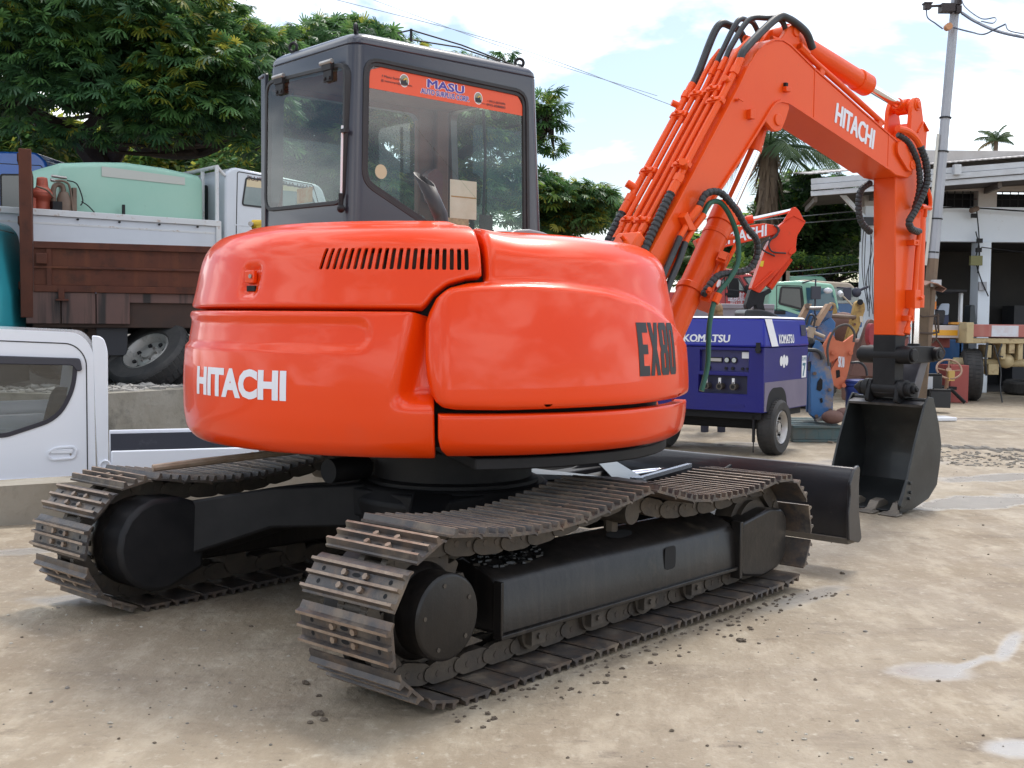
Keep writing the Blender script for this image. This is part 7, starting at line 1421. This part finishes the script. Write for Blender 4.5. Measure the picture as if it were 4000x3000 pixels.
# long trailer chassis
REDB = M('faded_red_beam', (.34, .09, .08), .65, var=((.44, .16, .13), 2, .8), dirt=((.28, .16, .11), 8, .6, .78, .7), streak=((.42, .25, .2), 5, .58, .8, .6)); CRM = M('cream_rust', (.50, .40, .22), .65, var=((.42, .32, .18), 5, .7), dirt=((.17, .08, .04), 7, .55, .72, .9), bump=(20, .3, .006))
ch = thing('trailer_chassis', 'long faded red and cream truck chassis on big black tyres at the right edge', 'chassis', (at(2080, 850, 19.5).x, 19.5, 0)); sx0 = ch.location.x
def kc(x, y, d=19.5): q = at(*RA(x, y), d); return (q.x-sx0, q.z)
(x0, z1), (x1, z0) = kc(1120, 868), kc(1659, 990); x1 += 3.5
b = B(); b.bx((x0, .0, z0), (x1, .25, z1)); be = ob('red_beam', b, REDB, ch, bev=.012)
(xa, za_), (xb, zb2) = kc(1360, 880), kc(1605, 985); b = B(); b.bx((xa, -.004, zb2), (xb, .0, za_)); ob('white_panel', b, M('white_reflector', (.62, .66, .72), .5, var=((.5, .3, .26), 6, .5)), be)
(xa, za_), (xb, zb2) = kc(780, 878), kc(1118, 1000); b = B(); b.bx((xa, .3, zb2), (xb+.02, 1.6, za_)); ob('white_box', b, M('pinkish_white', (.55, .48, .45), .6), ch, bev=.01)
(xa, za_), (xb, zb2) = kc(876, 922), kc(1106, 976); b = B(); b.bx((xa, .294, zb2), (xb, .3, za_)); ob('amber_reflector', b, M('amber_reflector', (.75, .36, .02), .35), ch)
(xa, za_), (xb, zb2) = kc(790, 1000), kc(1118, 1095); b = B(); b.bx((xa, .7, zb2), (xb, 1.5, za_)); ob('red_underframe', b, REDB, ch, bev=.01)
(xa, za_), (xb, zb2) = kc(1118, 868), kc(1180, 1045); b = B(); b.bx((xa, -.05, zb2), (xb, .3, za_+.03)); ob('end_bracket', b, CRM, ch, bev=.01)
(xa, za_), (xb, zb2) = kc(1130, 998), kc(1659, 1050); b = B(); b.bx((xa, .02, zb2), (xb+3, .5, za_)); ob('cream_rail', b, CRM, ch, bev=.01)
b = B()
for x, y, w_, h_ in ((1345, 1120, 50, 120), (1480, 1120, 40, 150), (1560, 1080, 50, 120), (1640, 1120, 40, 160)): (xa, za_), (xb, zb2) = kc(x-w_/2, y-h_/2), kc(x+w_/2, y+h_/2); b.bx((xa, .05, zb2), (xb, .4, za_))
q = kc(1440, 1230); b.cyl((kc(1290, 1230)[0], .3, q[1]), (x1, .3, q[1]), .07, n=12); q = kc(1540, 1210); b.ball((q[0], .2, q[1]), .13, 12); q = kc(1400, 1290); b.box((q[0], .2, q[1]), (.18, .2, .18)); ob('axle_assembly', b, CRM, ch, bev=.01)
b = B(); q0, q1 = kc(1415, 1060), kc(1390, 1530); b.tube(catmull([(q0[0]-.1, -.1, q0[1]), (q0[0], -.15, q0[1]-.4), (q1[0], -.2, .25), (q1[0]+.02, -.25, .0)], 6), .012, 5); b.tube(catmull([(kc(1310, 1040)[0], -.05, kc(1310, 1040)[1]), (kc(1280, 1200)[0], -.1, kc(1280, 1200)[1]), (kc(1300, 1340)[0], -.05, kc(1300, 1340)[1])], 6), .02, 6); b.tube(catmull([(kc(1440, 1050)[0], -.06, kc(1440, 1050)[1]), (kc(1400, 1150)[0], -.1, kc(1400, 1150)[1]), (kc(1450, 1170)[0], -.05, kc(1450, 1170)[1])], 6), .015, 6); ob('brake_hoses', b, HOSE, ch)
q = kc(1222, 1290); wheel(ch, (q[0], .25, .44), (.97, -.25, 0), .44, .30, CRM); q = kc(1410, 1390); wheel(ch, (q[0], 1.5, .42), (.97, -.25, 0), .42, .3, CRM)
b = B(); q = kc(1090, 1235); b.cyl((q[0]-.05, .3, q[1]), (q[0]+.12, .25, q[1]), .1, n=14); b.cyl((q[0]-.09, .3, q[1]), (q[0]+.0, .3, q[1]), .07, n=14); ob('hub', b, CRM, ch, bev=.01)
lt_ = thing('loose_tyre', 'black tyre lying flat on the ground under the cream chassis at the right edge', 'tyre', (at(2208, 825, 21.5).x+.1, 21.5, .14)); wheel(lt_, (0, 0, 0), (0, -.05, 1), .42, .24, DARK, name='tyre')
# open cabin with seat behind the chassis
tr_ = thing('open_cab_tractor', 'open white-posted machine cabin with a black quilted seat in front of the bay', 'tractor', (at(2060, 700, 20.6).x, 20.6, 0)); sx0 = tr_.location.x
def kt(x, y): q = at(*RA(x, y), 20.6); return (q.x-sx0, q.z)
zb_t = kt(900, 880)[1]; zt_t = kt(900, 575)[1]; WP = M('white_post', (.62, .64, .66), .5)
for x in (818, 1103):
    for y in (0, 1.3): b = B(); b.bx((kt(x-12, 0)[0], y, .5), (kt(x+12, 0)[0], y+.1, zt_t)); ob('cabin_post', b, WP, tr_, bev=.008)
b = B(); b.bx((kt(795, 0)[0], -.1, zt_t), (kt(1130, 0)[0], 1.5, zt_t+.05)); ob('cabin_roof', b, BLACK, tr_, bev=.01)
b = B(); b.bx((kt(800, 0)[0], 0, .4), (kt(1130, 0)[0], 1.4, zb_t-.25)); ob('cabin_floor', b, BLUET, tr_, bev=.01)
b = B(); P = [kt(x, y) for x, y in ((868, 870), (890, 750), (915, 735), (1005, 735), (985, 870))]; b.prism(rounded(P, .05), 'y', .35, .85); q = kt(930, 890); b.bx((q[0]-.15, .3, q[1]-.15), (q[0]+.14, .9, q[1]+.02)); ob('quilted_seat', b, M('quilted_black', (.035, .03, .032), .5, bump=(14, .6, .02)), tr_, bev=.02)
b = B(); P = [kt(x, y) for x, y in ((1000, 870), (1030, 700), (1150, 670), (1160, 870))]; b.prism(rounded(P, .05), 'y', 1.0, 1.05); ob('blue_door', b, M('navy_door', (.03, .04, .10), .4), tr_); b = B(); P = [kt(x, y) for x, y in ((1040, 740), (1080, 670), (1160, 670), (1150, 780), (1060, 780))]; b.prism(rounded(P, .03), 'y', .97, .99); ob('pale_cloth', b, M('pale_cloth', (.5, .56, .66), .8), tr_)
b = B(); q = kt(850, 620); b.ball((q[0], .1, q[1]), .05, 10, sq=(1, .6, .9)); b.cyl((q[0], .1, q[1]-.3), (q[0], .1, q[1]-.03), .014, n=8); b.box((q[0], .08, q[1]-.14), (.04, .05, .14), mi=1); ob('work_lamp', b, [M('lamp_shell', (.4, .44, .46), .3), M('orange_lamp', (.7, .2, .02), .4)], tr_)
b = B(); q = kt(1050, 865); b.bx((q[0]-.14, -.05, q[1]-.01), (q[0]+.12, .1, q[1]+.03)); ob('amber_bar', b, M('amber_bar', (.6, .25, .03), .5), tr_)
b = B(); P = [kt(x, y) for x, y in ((1340, 870), (1350, 690), (1390, 680), (1400, 870))]; b.prism(rounded(P, .05), 'y', .9, 1.2); o = ob('dark_cab_edge', b, M('dim_cab', (.05, .06, .065), .5), tr_)
# ------------------------------------------------------------------ vegetation
def leafmat(name, col, var, tr=.35, rough=.45):
    m = bpy.data.materials.new(name); m.use_nodes = True; t = m.node_tree; t.nodes.clear(); l = t.links.new
    o = t.nodes.new('ShaderNodeOutputMaterial'); p = t.nodes.new('ShaderNodeBsdfPrincipled'); p.inputs['Roughness'].default_value = rough; p.inputs['Specular IOR Level'].default_value = .35
    c = t.nodes.new('ShaderNodeTexCoord'); n = t.nodes.new('ShaderNodeTexNoise'); n.inputs['Scale'].default_value = 1.4; n.inputs['Detail'].default_value = 5; l(c.outputs['Object'], n.inputs[0])
    r = t.nodes.new('ShaderNodeMapRange'); r.inputs[1].default_value = .35; r.inputs[2].default_value = .65; l(n.outputs[0], r.inputs[0])
    x = t.nodes.new('ShaderNodeMix'); x.data_type = 'RGBA'; x.inputs['A'].default_value = (*col, 1); x.inputs['B'].default_value = (*var, 1); l(r.outputs[0], x.inputs['Factor']); l(x.outputs['Result'], p.inputs['Base Color'])
    tl = t.nodes.new('ShaderNodeBsdfTranslucent'); h = t.nodes.new('ShaderNodeHueSaturation'); h.inputs['Value'].default_value = 1.7; h.inputs['Hue'].default_value = .485; l(x.outputs['Result'], h.inputs['Color']); l(h.outputs[0], tl.inputs[0])
    y = t.nodes.new('ShaderNodeMixShader'); y.inputs[0].default_value = tr; l(p.outputs[0], y.inputs[1]); l(tl.outputs[0], y.inputs[2]); l(y.outputs[0], o.inputs[0]); return m
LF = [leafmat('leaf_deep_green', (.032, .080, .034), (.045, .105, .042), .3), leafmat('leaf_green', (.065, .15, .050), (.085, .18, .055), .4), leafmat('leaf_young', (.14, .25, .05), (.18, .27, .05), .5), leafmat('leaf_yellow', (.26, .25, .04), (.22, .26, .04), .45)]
BARK = M('dark_bark', (.035, .026, .02), .9, var=((.06, .048, .038), 4, .9), bump=(14, .6, .02))
def tmpl_compound(k=6, wl=.34, ww=.13):
    V = []; F = []
    def blade(p, d, n, L_, W_):
        p, d, n = Vector(p), Vector(d).normalized(), Vector(n); s = d.cross(n).normalized(); i = len(V)
        V.extend([p, p+d*L_*.45+s*W_*.5-n*L_*.04, p+d*L_-n*L_*.22, p+d*L_*.45-s*W_*.5-n*L_*.04]); F.append((i, i+1, i+2, i+3))
    for j in range(k):
        t = .12+.82*j/(k-1); p = Vector((t, 0, -.34*t*t)); ll = wl*(1-.5*abs(t-.5))
        for s in (-1, 1): blade(p, (.55, s, -.18), (0, 0, 1), ll, ww)
    blade((.95, 0, -.32), (1, 0, -.7), (0, 0, 1), wl*.8, ww)
    return np.array(V), np.array(F)
def tmpl_fan(k=10, ww=.15):
    r = random.Random(3); V = []; F = []
    for j in range(k):
        a = radians(-95+190*j/(k-1)+r.uniform(-6, 6)); L_ = (.55+.45*cos(a*.85))*r.uniform(.88, 1.1); d = Vector((cos(a), sin(a), 0)); s = Vector((-sin(a), cos(a), 0))*ww*.5; i = len(V); b0 = Vector((.05, 0, r.uniform(-.08, .08))); z = Vector((0, 0, 1)); dr = r.uniform(.7, 1.5)
        m_, e_ = b0+d*L_*.5-z*.07*dr, b0+d*L_-z*.30*dr
        V.extend([b0-s*.4, b0+s*.4, m_+s*1.1, m_-s*1.1, e_+s*.6, e_-s*.6]); F += [(i, i+1, i+2, i+3), (i+3, i+2, i+4, i+5)]
    return np.array(V), np.array(F)
def tmpl_cluster(k, seed, L_=.55, W_=.26):
    r = random.Random(seed); V = []; F = []
    for j in range(k):
        a = r.uniform(0, 2*pi); e = r.uniform(-.7, .5); d = Vector((cos(a)*cos(e), sin(a)*cos(e), sin(e))); p = Vector((r.uniform(-.5, .5), r.uniform(-.5, .5), r.uniform(-.4, .4))); n = Vector((r.uniform(-.5, .5), r.uniform(-.5, .5), 1)); s = d.cross(n).normalized(); i = len(V); n = s.cross(d)
        V.extend([p, p+d*L_*.4+s*W_*.5, p+d*L_-n*L_*.15, p+d*L_*.4-s*W_*.5]); F.append((i, i+1, i+2, i+3))
    return np.array(V), np.array(F)
def scatter(name, pos, dirs, size, T, mats, mi, parent=None, label=None, **kw):
    V, F = T; N_ = len(pos); X = dirs/np.linalg.norm(dirs, axis=1, keepdims=True)
    up = np.tile([0., 0., 1.], (N_, 1))+RNG.normal(0, .35, (N_, 3)); Y = np.cross(up, X); Y /= np.linalg.norm(Y, axis=1, keepdims=True)+1e-9; Z = np.cross(X, Y)
    P = pos[:, None]+size[:, None, None]*(V[None, :, 0, None]*X[:, None]+V[None, :, 1, None]*Y[:, None]+V[None, :, 2, None]*Z[:, None])
    nv = len(V); Fs = (F[None]+(np.arange(N_)*nv)[:, None, None]).reshape(-1, F.shape[1]); P = P.reshape(-1, 3)
    me = bpy.data.meshes.new(name); me.vertices.add(len(P)); me.vertices.foreach_set('co', P.ravel().astype(np.float32)); nf, k = Fs.shape
    me.loops.add(nf*k); me.loops.foreach_set('vertex_index', Fs.ravel().astype(np.int32)); me.polygons.add(nf); me.polygons.foreach_set('loop_start', (np.arange(nf)*k).astype(np.int32)); me.polygons.foreach_set('loop_total', np.full(nf, k, np.int32))
    for m in mats: me.materials.append(m)
    me.polygons.foreach_set('material_index', np.repeat(mi, len(F)).astype(np.int32)); me.update(calc_edges=True)
    o = bpy.data.objects.new(name, me); COL.objects.link(o); o.parent = parent; return o
def crown_points(clumps, n, up=.55, rnd=.25):
    pos = []; dr = []; ci = []; hh = []
    for j, (c, r) in enumerate(clumps):
        m = max(4, int(n*(r/.7)**2)); u = RNG.normal(0, 1, (m, 3)); u /= np.linalg.norm(u, axis=1, keepdims=True); u[:, 2] = np.where(u[:, 2] < -.25, -u[:, 2]*.6, u[:, 2])
        rad = r*RNG.uniform(.55, 1.05, (m, 1))*np.array([[1.15, 1.15, .62]]); p = np.array(c)+u*rad
        d = u*[1, 1, .35]+RNG.normal(0, rnd, (m, 3)); d[:, 2] -= .12; pos.append(p); dr.append(d); ci += [j]*m; hh += list(u[:, 2])
    return np.concatenate(pos), np.concatenate(dr), np.array(ci), np.array(hh)
def limb(b, pts, r0, r1, n=8):
    c = catmull(pts, 6); m = len(c); b.tube(c, [r0+(r1-r0)*i/(m-1) for i in range(m)], n)
TC = tmpl_fan(); TCL = [tmpl_cluster(9, s) for s in range(4)]
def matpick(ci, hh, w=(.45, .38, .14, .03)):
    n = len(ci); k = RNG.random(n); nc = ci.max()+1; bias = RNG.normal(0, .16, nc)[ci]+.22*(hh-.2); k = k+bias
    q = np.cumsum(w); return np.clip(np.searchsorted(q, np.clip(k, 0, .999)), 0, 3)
def tree(name, label, cat, base, clumps, n, size, T, trunk, weights=(.45, .38, .14, .03), group=None):
    t = thing(name, label, cat, base, 0, group); bl = Vector(base)
    cl = [((c-bl), r) for c, r in clumps]; pos, dr, ci, hh = crown_points(cl, n)
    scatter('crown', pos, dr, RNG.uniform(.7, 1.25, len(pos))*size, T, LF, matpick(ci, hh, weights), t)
    b = B(); 
    for pts, r0, r1 in trunk: limb(b, [Vector(p)-bl for p in pts], r0, r1)
    if trunk: ob('trunk', b, BARK, t)
    # twigs into the clumps
    b = B(); ends = [Vector(p)-bl for pts, _, _ in trunk for p in pts[1:]]
    if ends:
        for c, r in cl:
            e = min(ends, key=lambda q: (q-c).length)
            if (e-c).length < 6: limb(b, [e, e.lerp(c, .5)+Vector((0, 0, -.15)), c], .05, .012, 5)
        ob('branch', b, BARK, t)
    return t
def spot(x, y, d): return at(x, y, d)
# big rain tree on the left
random.seed(5); cl = []
for k in range(125):
    x = random.uniform(-330, 600); top = -230 if x < 330 else np.interp(x, [330, 430, 520, 600], [-90, 25, 70, 110]); y = random.uniform(top, 305 if x > 60 else 250); d = random.uniform(15.8, 23)
    if d > 19.5 and y > 250: continue
    cl.append((spot(x, y, d), random.uniform(.42, .85)))
for x, y, d, r in ((250, 40, 15.5, .8), (330, 90, 15.6, .7), (150, 150, 15.4, .7), (430, 160, 15.6, .75), (490, 250, 15.8, .6), (60, 90, 15.4, .8), (350, 230, 15.5, .7), (240, 215, 15.3, .6), (100, 215, 15.3, .6), (520, 170, 16, .6), (180, 300, 15.6, .35), (540, 100, 16.4, .55), (560, 320, 16.2, .4), (470, 90, 16, .6), (30, 20, 15.4, .8), (390, 20, 15.8, .6), (330, 290, 15.6, .32), (60, 280, 15.6, .35)): cl.append((spot(x, y, d), r))
tb = Vector((spot(215, 360, 20.5).x, 20.5, YARD))
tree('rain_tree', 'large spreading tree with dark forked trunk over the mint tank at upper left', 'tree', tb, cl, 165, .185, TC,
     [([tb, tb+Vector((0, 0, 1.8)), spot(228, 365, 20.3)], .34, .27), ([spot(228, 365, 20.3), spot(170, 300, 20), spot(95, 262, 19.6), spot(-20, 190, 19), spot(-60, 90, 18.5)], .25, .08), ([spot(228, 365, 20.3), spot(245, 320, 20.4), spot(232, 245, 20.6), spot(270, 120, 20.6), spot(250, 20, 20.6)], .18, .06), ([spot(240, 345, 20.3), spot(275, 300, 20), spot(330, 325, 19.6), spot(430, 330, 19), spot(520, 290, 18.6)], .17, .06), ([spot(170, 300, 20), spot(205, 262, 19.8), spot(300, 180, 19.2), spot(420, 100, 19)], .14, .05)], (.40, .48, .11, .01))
# second rain tree behind the cab
cl = []
for k in range(105):
    x = random.uniform(585, 1120); y = random.uniform(np.interp(x, [585, 720, 800, 1165], [110, 70, 90, 225]), 500); d = random.uniform(18.5, 24); cl.append((spot(x, y, d), random.uniform(.45, .85)*(1 if x < 1020 else .6)))
for k in range(46):
    x = random.uniform(1160, 1320); y = random.uniform(np.interp(x, [1160, 1200, 1330], [395, 405, 450]), np.interp(x, [1160, 1330], [525, 470])); cl.append((spot(x, y, random.uniform(19, 22)), random.uniform(.28, .5)))
for x, y, r in ((1180, 215, .26), (1192, 240, .24), (1180, 270, .26), (1185, 300, .2), (1198, 325, .2), (1175, 240, .3), (640, 85, .3), (700, 62, .32), (760, 58, .3), (1085, 122, .2), (1160, 390, .4), (610, 120, .4), (780, 75, .25), (1190, 420, .4), (1150, 330, .3)): cl.append((spot(x, y, 20), r))
tb = Vector((spot(950, 500, 22).x, 22, YARD))
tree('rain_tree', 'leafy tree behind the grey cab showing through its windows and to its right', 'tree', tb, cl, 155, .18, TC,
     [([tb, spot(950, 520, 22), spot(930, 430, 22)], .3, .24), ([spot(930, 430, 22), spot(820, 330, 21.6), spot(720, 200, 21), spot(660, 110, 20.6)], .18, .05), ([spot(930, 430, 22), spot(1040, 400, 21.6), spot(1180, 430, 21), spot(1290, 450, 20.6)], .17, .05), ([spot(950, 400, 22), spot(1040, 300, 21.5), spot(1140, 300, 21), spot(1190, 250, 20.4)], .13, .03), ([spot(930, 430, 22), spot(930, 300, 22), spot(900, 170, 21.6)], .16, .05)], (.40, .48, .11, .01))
# dark broad-leaved trees on the right behind the second excavator
def leafy(name, label, xs, ys, d0, d1, n, r, base, cnt=44, size=.34, w=(.62, .33, .05, 0.), grp='broad-leaved trees behind the second excavator'):
    cl = []
    for k in range(n):
        x = random.uniform(*xs); y = random.uniform(np.interp(x, xs, [ys[0], ys[1]]), ys[2]); cl.append((spot(x, y, random.uniform(d0, d1)), random.uniform(*r)))
    tb = Vector((spot(base, 600, (d0+d1)/2).x, (d0+d1)/2, 0))
    return tree(name, label, 'tree', tb, cl, cnt, size, TCL[n % 4], [([tb, tb+Vector((0, 0, 1.5)), spot(base, ys[2]-20, (d0+d1)/2), spot(base+8, (ys[0]+ys[2])/2, (d0+d1)/2)], .2, .08)], w, grp)
leafy('broadleaf_tree', 'dense dark tree behind the arm of the second excavator under the eave', (1668, 1860), (392, 425, 600), 27, 31, 70, (.45, .8), 1780)
leafy('broadleaf_tree', 'dark tree left of the palm trunk behind the boom cylinder', (1440, 1650), (560, 480, 610), 29, 33, 48, (.4, .75), 1560)
cl = [(spot(random.uniform(1590, 1870), random.uniform(565, 612), random.uniform(24.5, 25.5)), random.uniform(.18, .34)) for k in range(60)]
tb = Vector((spot(1730, 600, 25).x, 25, 0)); tree('creeper', 'bright creeper hanging along the fence behind the green and blue truck', 'creeper', tb, cl, 60, .2, TCL[1], [([tb, tb+Vector((0, 0, 1.2)), spot(1730, 600, 25)], .05, .02)], (.3, .5, .2, 0))
b = B(); p, q = at(1590, 612, 26), at(1868, 612, 26); b.bx((p.x, 26, 0), (q.x, 26.1, p.z+.05)); tag(ob('yard_fence', b, M('fence_dark', (.035, .04, .04), .8, var=((.07, .05, .045), 1, .9)), bev=.01), 'dark boundary fence under the creeper behind the parked trucks', 'fence')
b = B(); p, q = at(1700, 575, 25.8), at(1795, 608, 25.8); b.bx((p.x, 25.7, q.z), (q.x, 25.74, p.z)); tag(ob('red_board', b, M('red_board', (.35, .06, .05), .6), bev=.01), 'red board showing through the creeper above the truck roofs', 'board')
# far greenery to the left under the rain tree
cl = [(spot(random.uniform(-150, 640), random.uniform(300, 385), random.uniform(38, 46)), random.uniform(.8, 1.5)) for k in range(70)]
pos, dr, ci, hh = crown_points([(Vector(c), r) for c, r in cl], 30); tag(scatter('far_wood', pos, dr, RNG.uniform(.8, 1.3, len(pos))*.55, TCL[2], LF, matpick(ci, hh, (.3, .4, .15, .15))), kind='stuff')
# palms
PF = leafmat('palm_leaf', (.05, .095, .045), (.09, .14, .06), .3); PFD = leafmat('palm_leaf_dry', (.28, .22, .10), (.2, .17, .08), .3)
def palm(name, label, crownp, basep, R, nfr, tr, scale=1.0):
    t = thing(name, label, 'palm', basep); c0 = crownp-Vector(basep)
    b = B(); limb(b, [Vector((0, 0, 0)), c0*.5, c0], tr*1.25, tr, 12); ob('trunk', b, M('palm_trunk', (.12, .085, .06), .9, var=((.2, .15, .11), 6, .9), bump=(20, .8, .03)), t)
    if tr > .15:
        g = B()
        for k in range(90):
            a = random.uniform(0, 2*pi); z = -random.uniform(.0, 2.0); p = c0+Vector((cos(a)*tr, sin(a)*tr, z)); q = p+Vector((cos(a)*.16, sin(a)*.16, -.45)); s = Vector((-sin(a), cos(a), 0))*.05; g.add([p-s, p+s, q+s*.3, q-s*.3], [(0, 1, 2, 3)])
        ob('dry_fibre', g, M('palm_fibre', (.17, .12, .08), .9), t, kind='stuff', ang=None, recalc=False)
    for k in range(nfr):
        a = 2*pi*k/nfr*2.618+random.uniform(-.2, .2); e = radians(78-92*(k/nfr)**.9+random.uniform(-8, 8)); L_ = R*random.uniform(.85, 1.1); h = Vector((cos(a), sin(a), 0)); V = []; F = []; pts = []
        for j in range(15):
            s = j/14; ang = e-s*s*.95-.2*s; pts.append((pts[-1]+(h*cos(ang)+Vector((0, 0, sin(ang))))*L_/14) if pts else c0)
        g = B(); g.tube(pts, [.028*scale*(1-.8*j/14) for j in range(15)], 5)
        side = Vector((-sin(a), cos(a), 0)); n = 40
        for j in range(n):
            s = .10+.9*j/n; i = min(13, int(s*14)); f = s*14-i; p = pts[i].lerp(pts[min(14, i+1)], f); d = (pts[min(14, i+1)]-pts[i]).normalized(); ll = L_*.30*sin(pi*min(1, .18+s*.78))**.7*random.uniform(.85, 1.1)
            for sg in (-1, 1):
                dd = (side*sg*.85+d*.5+Vector((0, 0, -.42-.3*random.random()))).normalized(); w_ = d*.0105*scale; g.add([p-w_, p+w_, p+dd*ll*.6+w_*.8+Vector((0, 0, -.05*ll)), p+dd*ll+Vector((0, 0, -.22*ll)), p+dd*ll*.6-w_*.8+Vector((0, 0, -.05*ll))], [(0, 1, 2, 3, 4)], 0)
        ob('frond', g, [PF if k < nfr*.85 else PFD], t, ang=None, recalc=False)
    return t
random.seed(12)
pt = spot(1662, 318, 26); palm('palm_tree', 'coconut palm with drooping fronds seen under the excavator boom', pt, (spot(1656, 500, 26).x, 26, 0), 1.95, 22, .20)
pt = spot(2152, 303, 60); palm('palm_tree', 'small distant palm top above the metal roof at right', pt, (spot(2150, 420, 60).x, 60, 0), 1.1, 13, .10, 1.2)
pt = spot(1560, 600, 31); palm('palm_tree', 'low young palm with arching fronds behind the fire truck', spot(1560, 596, 28.5), (spot(1560, 640, 28.5).x, 28.5, 0), 1.1, 14, .06)
